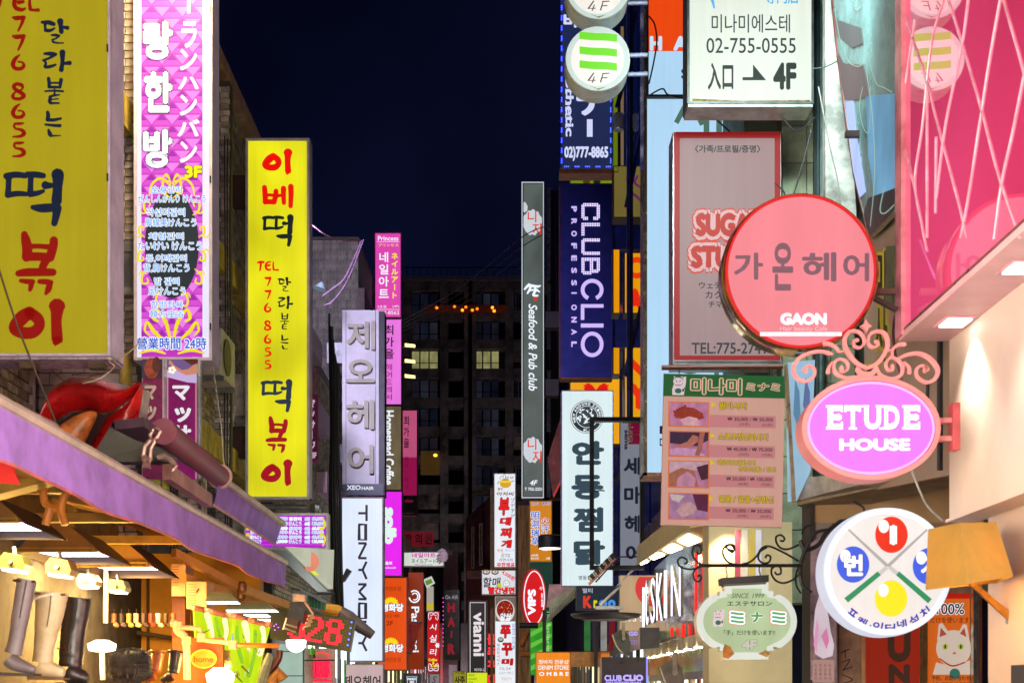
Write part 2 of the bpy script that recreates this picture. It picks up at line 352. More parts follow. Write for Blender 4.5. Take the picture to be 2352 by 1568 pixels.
# ================================================================ brush-written characters (strokes x, y, width)
BR = {
'떡': [[(45,1215,34),(110,1205,34),(178,1212,30)],[(62,1210,34),(60,1280,30),(56,1345,34)],[(56,1345,32),(120,1335,30),(180,1338,26)],
      [(188,1203,30),(250,1205,34),(300,1212,30)],[(215,1210,32),(212,1270,30),(210,1335,34)],[(208,1340,32),(260,1332,28),(300,1318,20)],
      [(315,1278,44),(335,1280,34),(385,1278,20)],[(398,1205,66),(402,1220,62),(398,1300,50),(392,1385,56)],
      [(228,1430,26),(290,1436,46),(390,1430,44)],[(395,1435,50),(388,1490,40),(376,1540,34)]],
'볶': [[(170,48,36),(180,90,50),(190,150,54),(185,205,50)],[(372,88,44),(368,130,46),(345,205,50)],[(195,132,30),(260,128,26),(350,135,30)],[(180,202,44),(260,200,46),(345,205,44)],
      [(322,225,40),(300,260,42),(292,300,38)],[(128,316,34),(200,308,44),(366,308,40)],
      [(145,366,22),(190,372,28),(228,372,26)],[(222,372,26),(215,405,28),(208,430,20)],[(275,372,26),(320,374,30),(352,378,28)],[(348,378,30),(335,425,34),(318,455,18)]],
'이': [[(205,585,64),(150,625,74),(102,690,62),(150,722,62),(225,722,62),(272,680,56),(262,628,60),(205,585,60)],
      [(395,545,88),(394,580,66),(390,650,56),(396,770,60),(394,780,50)]],
'베': [[(180,48,40),(186,110,44),(190,205,44)],[(290,88,40),(288,140,40),(270,205,44)],[(192,132,30),(230,130,26),(285,135,30)],[(185,204,40),(230,202,42),(275,205,40)],
      [(300,140,30),(345,132,24)],[(362,60,44),(362,130,40),(366,215,34)],[(432,40,46),(434,120,42),(430,250,36)]],
'달': [[(292,158,16),(340,160,24),(372,172,22)],[(312,162,20),(312,190,14),(316,212,18)],[(314,212,18),(345,214,18),(378,198,10)],[(416,150,34),(420,185,24),(424,222,26)],[(424,188,12),(466,196,22)],
      [(356,246,10),(385,246,16),(410,250,12)],[(408,252,12),(388,268,10),(362,278,12)],[(368,276,8),(366,292,12),(400,300,10),(438,300,8)]],
'라': [[(308,374,14),(350,374,22),(385,378,18)],[(382,380,18),(340,405,14),(300,420,14)],[(305,418,12),(318,440,14),(312,465,16),(350,462,18),(385,450,12)],[(432,365,32),(432,430,22),(424,485,26)],[(432,442,14),(482,438,24)]],
'붙': [[(335,542,18),(340,572,20),(340,600,18)],[(422,552,20),(418,580,18),(414,604,16)],[(342,574,10),(418,574,12)],[(338,603,16),(414,604,14)],[(312,632,10),(370,628,12),(436,632,12)],
      [(378,618,8),(377,652,12)],[(340,668,8),(370,662,14),(412,656,8)],[(350,668,16),(344,700,20),(352,714,16)],[(350,690,8),(402,684,8)],[(352,714,14),(408,714,10)]],
'는': [[(330,776,18),(334,800,22),(330,828,22)],[(332,828,20),(370,830,18),(420,820,14)],[(314,860,12),(370,866,16),(414,868,18)],[(336,898,14),(345,925,24),(352,936,18)],[(350,938,12),(418,936,6)]],
'7': [[(86,124,14),(110,130,26),(160,124,22)],[(158,126,22),(145,170,18),(122,222,12)]],
'6': [[(142,372,8),(112,400,22),(94,440,26),(110,472,22),(150,474,22),(170,452,20),(158,428,12),(132,424,12)]],
'8': [[(152,586,22),(120,576,20),(96,592,22),(110,618,22),(148,642,24),(166,664,22),(140,684,20),(100,682,18),(90,662,20),(110,634,10),(150,616,10),(158,600,16)]],
'5': [[(162,848,10),(135,852,18),(104,852,12)],[(104,854,14),(100,872,14),(112,890,12)],[(112,888,12),(150,898,20),(165,922,24),(140,942,18),(92,946,10)]],
'T': [[(0,18,14),(30,12,22),(66,14,20)],[(34,14,20),(36,50,18),(26,96,14)]],
'Ee': [[(64,8,12),(30,14,16),(10,40,20),(18,76,20),(50,88,18),(70,80,10)],[(34,44,20),(58,40,16)]],
'L': [[(18,0,14),(16,50,20),(22,90,24)],[(22,92,20),(50,96,18),(86,96,24)]],
}
RED_L = E('#8a0f08', .9, base=.3); NAVY_L = E('#17223a', .8, base=.2); RED_B = E('#e00c06', 1, base=.3); NAVY_B = E('#16242a', .7, base=.2); DRED = E('#9c0d20', 1, base=.3)
GREYFR = P('#8d8791', .4, .2, .15)

# ---- large dim yellow sign nearest on the left
s = box_sign('blade_sign', 'large dim yellow vertical sign with dark brushed characters above the red lips', -70, -420, 254, 818, 8.5, E('#b5a51b', .82, .07, True, sc=2.2), 6, P('#cfc6da', .35, 0, .12), .28)
s.brush(BR['떡'], NAVY_L, sc=(.3335, 0, 0)); s.brush(BR['볶'], RED_L, sc=(.3335, 0, 523)); s.brush(BR['이'], RED_L, sc=(.3335, 0, 523))
for c, y in (('달',0),('라',0),('붙',0),('는',0)): s.brush(BR[c], NAVY_L, sc=(.3335, 0, y))
for c, y0, y1 in (('7',38,75),('7',81,119),('6',124,162),('8',191,231),('6',237,273),('5',281,318),('5',325,363)):
    s.brush(BR[c], RED_L, dst=(27, y0, 59, y1))
s.brush(BR['T'], RED_L, dst=(-18, -12, 16, 26)); s.brush(BR['Ee'], RED_L, dst=(30, -10, 62, 27)); s.brush(BR['L'], RED_L, dst=(66, -10, 91, 28))
for x in (30, 190): s.box(x, 818, x+38, 836, P('#5b4a35', .8, 0, .3), -.1, .08, 'bracket', new=True)
for y in (104, 400): s.box(246, y, 250, y+18, DARK, .016, .004, 'latch', new=True)
# drips and grime of its own on the lower lip
s.box(-70, 814, 254, 823, P('#a89aa6', .5, 0, .3, 20), -.02, .26, 'drip_edge')

# ---- magenta padded sign
PUR = E('#c832cc', 1.0, .06, True)
s = box_sign('blade_sign', 'tall magenta quilted-pattern sign with white characters and gold ornament, white edges', 308, -300, 488, 828, 12, E('#e6e4ff', .95, .05, True), 7, P('#b9b4cc', .35, 0, .1), .26, br=(560, 660), fx=-3.4)
s.box(325, -300, 465, 820, E('#c235c4', .92, .05), .003, .002, 'printed_film')
DL, DD, DM = E('#e67ee8', .95), E('#9f22b0', .9), E('#d04cd2', .95)
for j in range(-6, 30):
    for i in range(-1, 4):
        cx = 325 + 47*i + (23.5 if j % 2 else 0); cy = j*27.5 + 14; hx, hy = 23.5, 27.5
        def cl(p): return [(min(465, max(325, x)), min(820, y)) for x, y in p]
        for tri, mt in (([(cx-hx,cy),(cx,cy-hy),(cx+hx,cy)], DM), ([(cx-hx*.75,cy+3),(cx+hx*.75,cy+3),(cx,cy+hy*.9)], DL), ([(cx-hx*.5,cy-hy*.45),(cx,cy-hy*.98),(cx+hx*.5,cy-hy*.45)], DD)):
            q = cl(tri)
            if abs((q[1][0]-q[0][0])*(q[2][1]-q[0][1]) - (q[2][0]-q[0][0])*(q[1][1]-q[0][1])) > 20 and cy < 810:
                mb = s.part('printed_pattern', mt, kind='stuff'); mb.add([s.m(x, y, .0036 if mt is DM else .0042) for x, y in q], [(0,1,2)])
WH = E('#eef6ff', 1.02); BLK = E('#20202a', .6, base=.1)
s.chars([('랑',328,49,398,139),('한',330,165,397,260),('방',328,297,397,387)], WH, bold=.055, ol=BLK, olw=.02, off=.006)
s.chars([('ラ',417,50,453,112),('ン',413,113,453,163),('ハ',409,177,457,207),('ン',413,218,453,267),('バ',407,275,459,315),('ン',413,325,453,375)], WH, bold=.03, off=.006)
s.box(430, -60, 438, 32, WH, .007, .001, 'lettering')
s.text('3F', 424, 381, 465, 410, E('#f4e812', 1), bold=.06, ol=BLK, olw=.03, off=.007)
s.ell(395, 563, 62, 122, E('#26333c', .8, base=.1), .0065, .002, 'printed_oval')
GOLD = E('#e8da1e', .95)
for sg in (-1, 1):
    for y, r in ((430,26),(475,20),(530,16),(590,18),(640,22),(690,24)):
        xx = 395 + sg*(62*math.sqrt(max(0, 1-((y-563)/132)**2)) + 6); tt = 1 if y < 563 else -1
        s.stroke([(xx-sg*4, y+tt*r, 2), (xx+sg*r*.5, y+tt*r*.4, 5), (xx+sg*r*.5, y-tt*r*.5, 5), (xx-sg*r*.1, y-tt*r*.4, 4), (xx, y, 3)], GOLD, .0075, name='ornament')
        s.stroke([(xx, y+tt*10, 2), (xx+sg*14, y+tt*16, 4), (xx+sg*20, y+tt*6, 2)], GOLD, .0075, name='ornament')
    s.stroke([(395+sg*6, 425, 3), (395+sg*26, 410, 6), (395+sg*46, 425, 5), (395+sg*52, 450, 3)], GOLD, .0075, name='ornament')
    s.stroke([(395+sg*4, 415, 3), (395+sg*12, 402, 6), (395+sg*20, 408, 2)], GOLD, .0075, name='ornament')
    s.stroke([(395+sg*5, 775, 6), (395+sg*14, 740, 9), (395+sg*34, 712, 7), (395+sg*42, 730, 8), (395+sg*32, 738, 5)], GOLD, .0075, name='ornament')
    s.stroke([(395+sg*20, 780, 5), (395+sg*42, 760, 9), (395+sg*56, 740, 6), (395+sg*62, 758, 5), (395+sg*52, 770, 3)], GOLD, .0075, name='ornament')
    s.stroke([(395+sg*15, 812, 4), (395+sg*45, 804, 8), (395+sg*75, 812, 3)], GOLD, .0075, name='ornament')
LB = E('#5a9ce8', .95)
for t, x0, y0, x1, y1 in (('全身관리',347,428,418,445),('ぜんしんかんり けんこう',317,449,473,466),('각선미관리',337,479,425,498),('脚線美けんこう',334,502,451,521),('체형관리',342,535,422,552),('たいけい けんこう',317,556,464,575),('등,어깨관리',336,585,429,603),('背,肩けんこう',330,606,435,626),('발 관리',355,638,412,656),('足けんこう',341,660,426,678),('한방좌욕',347,691,421,709),('韓方座浴',345,713,423,730)):
    s.text(t, x0, y0, x1, y1, LB, bold=.01, ol=WH, olw=.075, off=.009)
s.text('營業時間 24時', 315, 775, 475, 803, E('#2f5fd0', .95), bold=.02, ol=WH, olw=.07, off=.009)
for y in (12, 405, 742): s.box(482, y, 486, y+16, DARK, .016, .004, 'latch', new=True)

# ---- second yellow sign
YF = E('#f0ea1c', .92, .32, True, sc=1.1)
s = box_sign('blade_sign', 'bright yellow backlit vertical sign, middle of the left row, red and black brushed characters', 564, 318, 711, 1146, 17, YF, 6, P('#b5b2c4', .35, 0, .12), .22)
s.brush(BR['이'], RED_B, dst=(603,345,668,402)); s.brush(BR['베'], RED_B, dst=(603,425,673,478)); s.brush(BR['떡'], NAVY_B, dst=(601,494,672,568))
s.brush(BR['T'], RED_B, dst=(590,600,607,623)); s.brush(BR['Ee'], RED_B, dst=(609,600,624,622)); s.brush(BR['L'], RED_B, dst=(626,600,640,622))
for c, y0, y1 in (('7',636,658),('7',666,688),('6',694,717),('8',736,759),('6',766,789),('5',797,819),('5',826,848)): s.brush(BR[c], RED_B, dst=(607,y0,623,y1))
for c, b in (('달',(637,637,669,671)),('라',(637,680,673,710)),('붙',(643,718,664,757)),('는',(644,768,663,803))): s.brush(BR[c], NAVY_B, dst=b)
s.brush(BR['떡'], E('#2c3a4c', .8, base=.2), dst=(598,872,669,948)); s.brush(BR['볶'], DRED, dst=(610,955,660,1042)); s.brush(BR['이'], DRED, dst=(600,1058,668,1116))
for y in (430, 1010): s.box(530, y-35, 566, y+38, P('#3a2220', .7, .2, .3), -.1, .12, 'bracket', new=True)
s.box(564, 1141, 711, 1147, P('#8a857c', .6, 0, .3, 20), -.02, .2, 'drip_edge')
s.ptube([(600,1160,-.12),(650,1161,-.12),(700,1163,-.12)], .035, STEEL, 'rod'); s.lathe([(.02,-.07),(.06,-.05),(.075,0),(.06,.05),(.02,.07)], s.m(722,1164,-.12), STEEL, (1,0,0), 14, 'knob')

# ---- pair of massage banners below the magenta sign
MB1 = P('#7a0f5c', .55, 0, .12, 30); MBL = E('#8a1464', .7, .15, True, sc=20)
def skin(s, pts, m, off=.004, name='printed_photo'): s.poly(pts, m, off, .001, name)
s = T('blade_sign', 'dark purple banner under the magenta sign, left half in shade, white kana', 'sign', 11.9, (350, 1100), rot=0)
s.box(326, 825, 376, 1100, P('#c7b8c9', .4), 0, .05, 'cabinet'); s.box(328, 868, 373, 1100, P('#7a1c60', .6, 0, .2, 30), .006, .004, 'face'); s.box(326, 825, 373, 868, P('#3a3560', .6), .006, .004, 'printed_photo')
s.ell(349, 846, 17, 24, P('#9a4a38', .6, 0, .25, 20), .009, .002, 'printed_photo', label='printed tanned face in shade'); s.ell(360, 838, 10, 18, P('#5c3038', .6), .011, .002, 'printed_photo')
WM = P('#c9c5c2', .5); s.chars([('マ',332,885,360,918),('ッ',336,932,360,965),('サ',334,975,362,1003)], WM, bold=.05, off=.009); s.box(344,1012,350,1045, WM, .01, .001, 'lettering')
s = T('blade_sign', 'bright purple banner under the magenta sign with white kana and printed sleeping woman', 'sign', 11.95, (418, 1100))
s.box(378, 825, 460, 1100, P('#b8c4c8', .3, .3), 0, .05, 'cabinet'); s.box(382, 866, 455, 1100, MBL, .006, .004, 'face'); s.box(384, 825, 455, 866, E('#8a6fb0', .5), .006, .004, 'printed_photo')
s.box(382, 866, 387, 1100, E('#e08aa8', .7), .008, .003, 'trim'); s.box(449, 866, 455, 1100, E('#e08aa8', .7), .008, .003, 'trim')
s.poly([(384,850),(400,846),(430,852),(452,858),(452,880),(430,878),(384,866)], E('#cbb6ea', .8), .009, .001, 'printed_photo')
s.poly([(390,825),(402,840),(418,850),(432,848),(446,838),(455,835),(455,858),(428,862),(404,850),(388,835)], E('#d98f72', .75), .010, .001, 'printed_photo')
s.poly([(420,825),(440,838),(455,834),(455,825)], E('#6b2f22', .6), .011, .001, 'printed_photo')
for k in range(5): s.ell(396+5.5*math.cos(k*1.257), 850+5.5*math.sin(k*1.257), 4.2, 3.6, E('#fff8e8', .9), .0125, .001, 'printed_flower')
s.ell(396, 850, 2.2, 2.2, E('#e8b020', .9), .0135, .001, 'printed_flower')
s.chars([('マ',396,885,437,920),('ッ',401,935,440,970),('サ',395,976,440,1017)], E('#f0eaf4', .85), bold=.05, off=.009, ol=E('#5a0f44', .4), olw=.03); s.box(413,1024,422,1060, E('#f0eaf4', .85), .011, .001, 'lettering')
for x in (379, 458): s.ptube([(x,866,.02),(x,1100,.02)], .02, P('#9fc8d4', .15, .6), 'edge_tube')
# small massage banner right of yellow sign
s = T('blade_sign', 'narrow magenta banner with white kana right behind the bright yellow sign', 'sign', 19.5, (718, 1050))
s.box(706, 905, 729, 1060, P('#8f1560', .5, 0, .2), 0, .1, 'cabinet'); s.box(706, 845, 729, 905, P('#8a5a6a', .6, 0, .4, 10), 0, .1, 'printed_photo')
s.vtext('マッサージ', 710, 724, 915, 1035, E('#dcc8e0', .7), bold=.04); s.text('3F', 716, 1038, 727, 1052, E('#dcc8e0', .7), bold=.04)

# ---- purple price board
s = box_sign('price_board', 'wide magenta price list board with gold corners under the bright yellow sign', 560, 1178, 754, 1262, 16.5, E('#b41ad0', .95, .1, True), 5, P('#c6cbd2', .3), .16)
s.frame(560, 1178, 754, 1262, 0.1, WHITEFR, .012, .02) if 0 else None
for i in range(8):
    s.box(562, 1186+i*9, 748, 1188+i*9, E('#e05ae8', .8), .003, .001, 'printed_pattern', kind='stuff')
for y, yy in ((1187,1),(1198,0),(1209,1),(1218,0),(1229,1),(1239,0)):
    for x0, x1, t in ((575,600,'足けんこう'),(622,660,'60,000' if yy else '90,000'),(664,692,'등관리' if yy else 'けんこう'),(700,712,'60분'),(717,743,'60,000' if yy else '120,000')):
        s.text(t, x0, y, x1, y+8, LB, ol=WH, olw=.09, off=.005, name='lettering')
for sg, x in ((-1, 566), (1, 742)):
    s.stroke([(x,1190,4),(x+sg*5,1205,5),(x-sg*4,1215,5),(x-sg*8,1208,3)], GOLD, .008, name='ornament', new=True); s.stroke([(x,1252,4),(x+sg*5,1236,5),(x-sg*4,1226,5),(x-sg*8,1234,3)], GOLD, .008, name='ornament', new=True)
# white awning-like sign seen from its end below the price board
s = T('shop_sign', 'pale side sign board with yellow band and printed fruit below the purple price board', 'sign', 13, (720, 1350))
a = W(655, 1235, 12.6); b = W(756, 1262, 17); 
s.hexa([W(655,1255,12.7), W(753,1352,16.9), W(756,1262,17), W(662,1262,12.8)], [p + Vector((.06,.0,0)) for p in (W(655,1255,12.7), W(753,1352,16.9), W(756,1262,17), W(662,1262,12.8))], E('#c9ccb4', .75, .15, True), 'face')
s.hexa([W(704,1262,14.6), W(712,1312,14.8), W(722,1320,15.2), W(722,1262,15.2)], [p + Vector((.05,0,0)) for p in (W(704,1262,14.6), W(712,1312,14.8), W(722,1320,15.2), W(722,1262,15.2))], E('#e2ea22', .9), 'printed_band')
s.lathe([(.0,-.02),(.09,0),(.1,.03),(.0,.05)], W(716,1290,14.4), E('#e88a70', .9), (-.5,-1,0), 16, 'printed_fruit')
s.hexa([W(655,1262,12.7), W(753,1358,16.9), W(753,1350,16.9), W(655,1254,12.7)], [p + Vector((-.12,.0,0)) for p in (W(655,1262,12.7), W(753,1358,16.9), W(753,1350,16.9), W(655,1254,12.7))], STEEL, 'rail')

# ---- grey hair salon sign (raised letters)
SHADOW = P('#3c3a3c', .5, 0, .15); GL1 = P('#a8a49c', .5, 0, .1)
s = T('blade_sign', 'grey metal vertical sign with four raised taupe characters and navy plate', 'sign', 27, (835, 1140))
s.box(786, 712, 870, 1113, P('#cfcee6', .5, 0, .06, 3), 0, .05, 'face'); s.box(864, 714, 883, 1137, P('#23253f', .5), -.02, .45, 'side_panel'); s.box(785, 1111, 881, 1137, P('#1d2a52', .4), .02, .1, 'name_plate')
for x in (794, 862): s.box(x, 714, x+1.2, 1110, P('#6c6b80', .5), .006, .004, 'seam', kind='stuff')
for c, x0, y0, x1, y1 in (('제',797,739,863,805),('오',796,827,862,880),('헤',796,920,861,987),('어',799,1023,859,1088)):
    s.text(c, x0+1, y0+1.5, x1+1, y1+1.5, SHADOW, bold=.03, off=.03, th=.0, name='letter_shadow_gap' if 0 else 'lettering'); s.text(c, x0, y0, x1, y1, GL1, bold=.022, off=.09, th=.05, name='letter')  # dark offset copy behind each raised letter is a painted shadow
s.text('XEO', 797, 1114, 829, 1125, E('#e8ecff', .8), bold=.04, off=.03); s.text('HAIR', 831, 1117, 859, 1125, E('#e8ecff', .8), bold=.04, off=.03); s.text('제오헤어 www.xeohair.com', 812, 1128, 852, 1132, E('#7080a8', .5), off=.03)
for y0, y1 in ((785,832),(1018,1061)): s.box(750, y0, 787, y1, P('#c4c8e0', .5), -.05, .3, 'bracket', new=True)
s = box_sign('blade_sign', 'tall white light box with thin dark letters running downwards under the grey sign', 783, 1141, 881, 1519, 26, E('#dfeaff', .97, .06, True), 3, P('#6d6068', .4), .3)
TK = E('#3a2f3c', .6, base=.2)
def cl(pts, ww=5.5): s.stroke([(x, y, ww) for x, y in pts], TK, .01, smooth=False, th=.004)
xa, xb = 823, 842     # letters read downwards: their top is at xb
cl([(xb,1159),(xb,1196)]); cl([(xb-2,1178),(xa,1178)])
cl([(xa+2,1204),(xb-2,1204),(xb-2,1239),(xa+2,1239),(xa+2,1204)]) ; cl([(xa,1204),(xa+4,1204)])
cl([(xa,1247),(xb,1247)]); cl([(xb-1,1247),(xa+1,1281)]); cl([(xa,1281),(xb,1281)])
cl([(xb,1289),(xb-9,1308)]); cl([(xb,1329),(xb-9,1308)]); cl([(xb-9,1308),(xa,1308)])
cl([(xa,1341),(xb,1341)]); cl([(xb-1,1341),(xa+2,1358)]); cl([(xa+2,1358),(xb-1,1375)]); cl([(xb,1375),(xa,1375)])
cl([(xa+2,1385),(xb-2,1385),(xb-2,1419),(xa+2,1419),(xa+2,1385)]); cl([(xa,1385),(xa+4,1385)])
cl([(xb,1427),(xa,1427)]); cl([(xa+1,1427),(xa+1,1453)])
cl([(xb,1458),(xb-9,1476)]); cl([(xb,1494),(xb-9,1476)]); cl([(xb-9,1476),(xa,1476)])
s = box_sign('shop_sign', 'pale pink board with black characters below the tall white light box', 782, 1524, 881, 1640, 25.5, E('#d3b4b4', .75, .05), 2, P('#7a6a68', .5), .2)
s.text('제오헤어', 789, 1550, 874, 1580, E('#2a2024', .5, base=.1), bold=.02)

# ---- stacked pink signs
s = box_sign('blade_sign', 'pink light box with serif title and yellow kana, top of the left far stack', 860, 534, 922, 730, 34, E('#e448b4', .95, .08, True), 2.2, P('#b8187c', .4), .3)
YL = E('#f4f02a', 1); s.text('Princess', 868, 542, 915, 553, WH, bold=.015); s.text('プリンセス', 869, 559, 915, 566, YL); s.box(866, 555, 917, 555.8, WH, .005, .002, 'rule')
s.vtext('네일아트', 870, 893, 577, 688, WH, bold=.02); s.vtext('ネイルアート', 899, 914, 579, 687, YL, bold=.03)
s.text('2호점', 867, 701, 887, 707, WH); s.text('(4F)', 902, 701, 917, 707, WH); s.box(866, 710, 918, 710.8, WH, .005, .002, 'rule'); s.text('777-8562', 868, 714, 917, 722, WH)
s.box(833, 637, 862, 712, P('#74728c', .5), -.1, .2, 'bracket', new=True)
s = box_sign('blade_sign', 'bright orchid pink light box with dark characters, second in the left far stack', 866, 732, 923, 930, 34, E('#f07ae6', .97, .1, True), 2, P('#8c3a68', .4), .3)
s.vtext('최가을', 882, 905, 744, 826, E('#4a1430', .6), bold=.02); s.vtext('헤어드레서', 885, 901, 834, 920, E('#a01458', .8), bold=.01)
s = box_sign('blade_sign', 'taupe sign with bold white sideways lettering, third in the left far stack', 866, 931, 923, 1126, 34, E('#8c7a5c', .55, .25, True, sc=3), 2, P('#3c342c', .4), .3)
s.text('Homestead Coffee', 882, 942, 905, 1113, E('#f4f8ff', .95), rot=90, bold=.035)
s = box_sign('blade_sign', 'vivid magenta light box with fat white sideways lettering, fourth in the left far stack', 862, 1127, 924, 1323, 33, E('#f02af6', .95, .05, True), 2, P('#8a6a8a', .4), .3)
s.text('solb', 881, 1164, 911, 1249, E('#e6fbf4', .95), rot=90, bold=.07); s.text('솔브', 885, 1288, 901, 1296, WH, bold=.03); s.text('www.solb.co.kr', 870, 1300, 910, 1305, WH)
s = box_sign('blade_sign', 'dim rose vertical sign with dark characters hanging farther down the street', 912, 941, 959, 1186, 41, E('#cf5a86', .8, .2, True), 1.6, P('#6c4654', .4), .3)
s.box(914, 1050, 957.5, 1137, E('#b0185a', .6), .004, .003, 'printed_band'); s.box(914, 1137, 957.5, 1184, P('#2c1c28', .5), .005, .003, 'name_band')
s.vtext('최가을', 927, 940, 953, 1030, E('#3c1428', .5), bold=.02); s.vtext('헤어드레서', 929, 938, 1046, 1125, E('#701040', .5)); s.text('choi', 930, 1145, 948, 1153, E('#b0185a', .7), bold=.02); s.text('gaeul', 928, 1154, 952, 1164, E('#c8b8c0', .7)); s.text('www.choigaeul.com', 927, 1176, 950, 1180, E('#a08890', .6))

# ---- orange and red signs
BRN = E('#8a2408', .7); FL = E('#ffd814', 1)
s = box_sign('blade_sign', 'orange vertical light box with yellow half flowers and white brushed characters', 866, 1324, 936, 1539, 28, E('#e8500e', .95, .08, True), 2.5, P('#7c2a10', .5), .3)
for y in (1346, 1509): s.text('색전문점', 884, y, 920, y+10, BRN)
for y in (1385, 1478):
    for k in range(9):
        a = math.pi*(k+.5)/9; s.stroke([(898-6*math.cos(a), y-4*math.sin(a), 3), (898-12*math.cos(a), y-10*math.sin(a), 5.5), (898-16*math.cos(a), y-14*math.sin(a), 3)], FL, .006, name='printed_flower', k=2)
    s.text('명화당', 877, y, 927, y+19, WH, bold=.06, ol=E('#5a1408', .6), olw=.035, off=.009)
s.text('SINCE 1980', 880, 1410, 917, 1417, BRN); s.text('2F', 887, 1425, 903, 1435, BRN, bold=.02)
s = T('blade_sign', 'dark orange vertical board with white ring logo and sideways white letters', 'sign', 29, (955, 1535))
s.box(938, 1314, 972, 1536, P('#b83a10', .5, 0, .1), 0, .3, 'cabinet'); s.box(938, 1314, 972, 1536, E('#a8380c', .55, .1), .012, .01, 'face')
s.ring(952, 1369, 13.5, 15, 3.2, WH, .025, .01, 'logo_ring', a0=-130, a1=170); s.ring(953, 1369, 8, 9, 2.6, WH, .025, .01, 'logo_ring', a0=-150, a1=120)
s.text('Pascucci', 945, 1392, 963, 1497, WH, rot=90, bold=.02, off=.025)
s = T('pennant', 'dark red triangular pennant with vertical dark characters beside the orange board', 'flag', 28, (950, 1500))
s.poly([(936,1427),(969,1431),(947,1499),(936,1495)], P('#9c2c14', .8, 0, .2, trans=.3), .02, .01, 'cloth'); s.vtext('홈스테드커피', 939, 946, 1432, 1488, P('#3a0c08', .8), off=.024); s.ptube([(934,1427,.0),(970,1430,.0)], .02, DARK, 'rod'); s.ptube([(934,1497,.0),(946,1499,.0)], .02, DARK, 'rod')
s = T('shop_sign', 'dark maroon row of three red square panels with grey characters', 'sign', 60, (960, 1255))
for i, c in enumerate('한의원'):
    x = 927+23*i; s.box(x, 1220, x+22, 1253, E('#6c1620', .8, .2), 0, .3, 'panel', new=True); s.text(c, x+3, 1225, x+19, 1249, P('#b8a8ac', .5), bold=.02, off=.01)
s = box_sign('shop_sign', 'small pale green nail salon board held by a white hand', 927, 1267, 1020, 1300, 30, E('#dfe9dc', .85, .05, True), 1.5, P('#a8a8b4', .4), .15)
s.text('네일아트', 946, 1269, 1001, 1280, E('#d81aa8', .9), bold=.03); s.text('ネイルアート', 945, 1282, 1001, 1293, E('#2a1c34', .5), bold=.01); s.text('PRINCESS NAIL', 952, 1295, 994, 1298, E('#2a1c34', .5))
SK = P('#d8bccb', .5, 0, .05)
s = T('hand_figure', 'pale sculpted hand gripping the end of the nail salon board', 'sculpture', 29.9, (1017, 1292))
pts = [[(1022,1262),(1024,1275),(1020,1290)]]
s.part('palm', SK).add(*tube_vf([s.m(*q) for q in ((1013,1263,.05),(1018,1266,.06),(1021,1274,.07),(1021,1282,.06),(1019,1288,.05))], [.04,.065,.085,.08,.05], 12))
for i, (xa_, ya, xb_, yb) in enumerate(((1018,1264,1006,1268),(1017,1272,1004,1277),(1017,1278,1003,1284),(1017,1284,1004,1290),(1019,1288,1009,1293))):
    s.part('finger', SK, new=True).add(*tube_vf([s.m(xa_,ya,.1), s.m((xa_+xb_)/2,(ya+yb)/2-1.5,.13), s.m(xb_,yb,.06)], [.03,.026,.018], 8))
s = box_sign('blade_sign', 'red vertical cafe sign with white curls and yellow lettering', 981, 1402, 1010, 1544, 33, E('#c8101c', .85, .1, True), 1, P('#5a0c10', .4), .25)
s.chars([('시',987,1432,1003,1446),('실',987,1457,1003,1474),('리',987,1489,1003,1504)], WH, bold=.01, ital=.1)
for i, t in enumerate(('Coffee','&','Cake')): s.text(t, (984,993,990)[i], 1511+i*6.5, (1004,998,1008)[i], 1517+i*6.5, YL, bold=.03)
for x, y, a, b in ((985,1407,1,1),(1006,1407,-1,1),(985,1538,1,-1),(1006,1538,-1,-1)):
    s.stroke([(x,y+14*b,1.2),(x,y,1.6),(x+9*a,y,1.4),(x+8*a,y+5*b,1.2),(x+3*a,y+4*b,1)], WH, .006, name='ornament', k=5)
    s.stroke([(x+1*a,y+16*b,1),(x+5*a,y+12*b,1.4),(x+5*a,y+8*b,1)], WH, .006, name='ornament', k=5)
s.ell(1005, 1481, 2.2, 2.2, WH, .006, .002, 'ornament')
for k in range(6): s.ell(1005+4*math.cos(k*1.05), 1481+4*math.sin(k*1.05), 1.8, 1.8, WH, .0065, .002, 'ornament')
s = box_sign('shop_sign', 'small black cafe sign with white cup emblem low on the left', 927, 1545, 966, 1640, 27, P('#14141c', .4), 1, DARK, .2)
s.text('MANGO', 936, 1555, 956, 1561, WH, bold=.04, off=.01); s.text('SIX', 941, 1562, 952, 1568, WH, bold=.04, off=.01); s.loop([(934,1552),(958,1552),(955,1582),(937,1582)], 1, WH, .012, .005, 'cup_outline')
s = box_sign('shop_sign', 'small grey sign with italic letter beside the black cafe sign', 986, 1546, 1010, 1640, 30, E('#a89a9c', .5), 1, DARK, .2); s.text('S', 992, 1552, 1003, 1568, E('#2c2428', .4), ital=.3)
s = T('poster', 'tilted green and white framed poster above the red cafe sign', 'poster', 35, (985, 1345))
s.quad([(972,1330),(991,1322),(999,1338),(980,1350)], E('#d8e4dc', .8, .1), 0, .05, 'face'); s.quad([(976,1334),(990,1328),(994,1337),(980,1344)], E('#7a9c2c', .7), .006, .004, 'printed_photo')
s = box_sign('blade_sign', 'faded white and yellow vertical board below the tilted poster', 979, 1345, 997, 1404, 36, E('#cfc8bc', .6), 1, P('#6a5a5a', .4), .2); s.box(980, 1385, 996, 1398, E('#d8c22c', .8), .006, .004, 'printed_band')
s = T('blade_sign', 'black vertical sign with small title and stacked dark red letters', 'sign', 36, (1037, 1515))
s.box(1019.5, 1354, 1055, 1515, P('#1c1a22', .4), 0, .3, 'cabinet'); s.text('On AIR', 1023, 1366, 1052, 1375, E('#b0acb4', .8), off=.01)
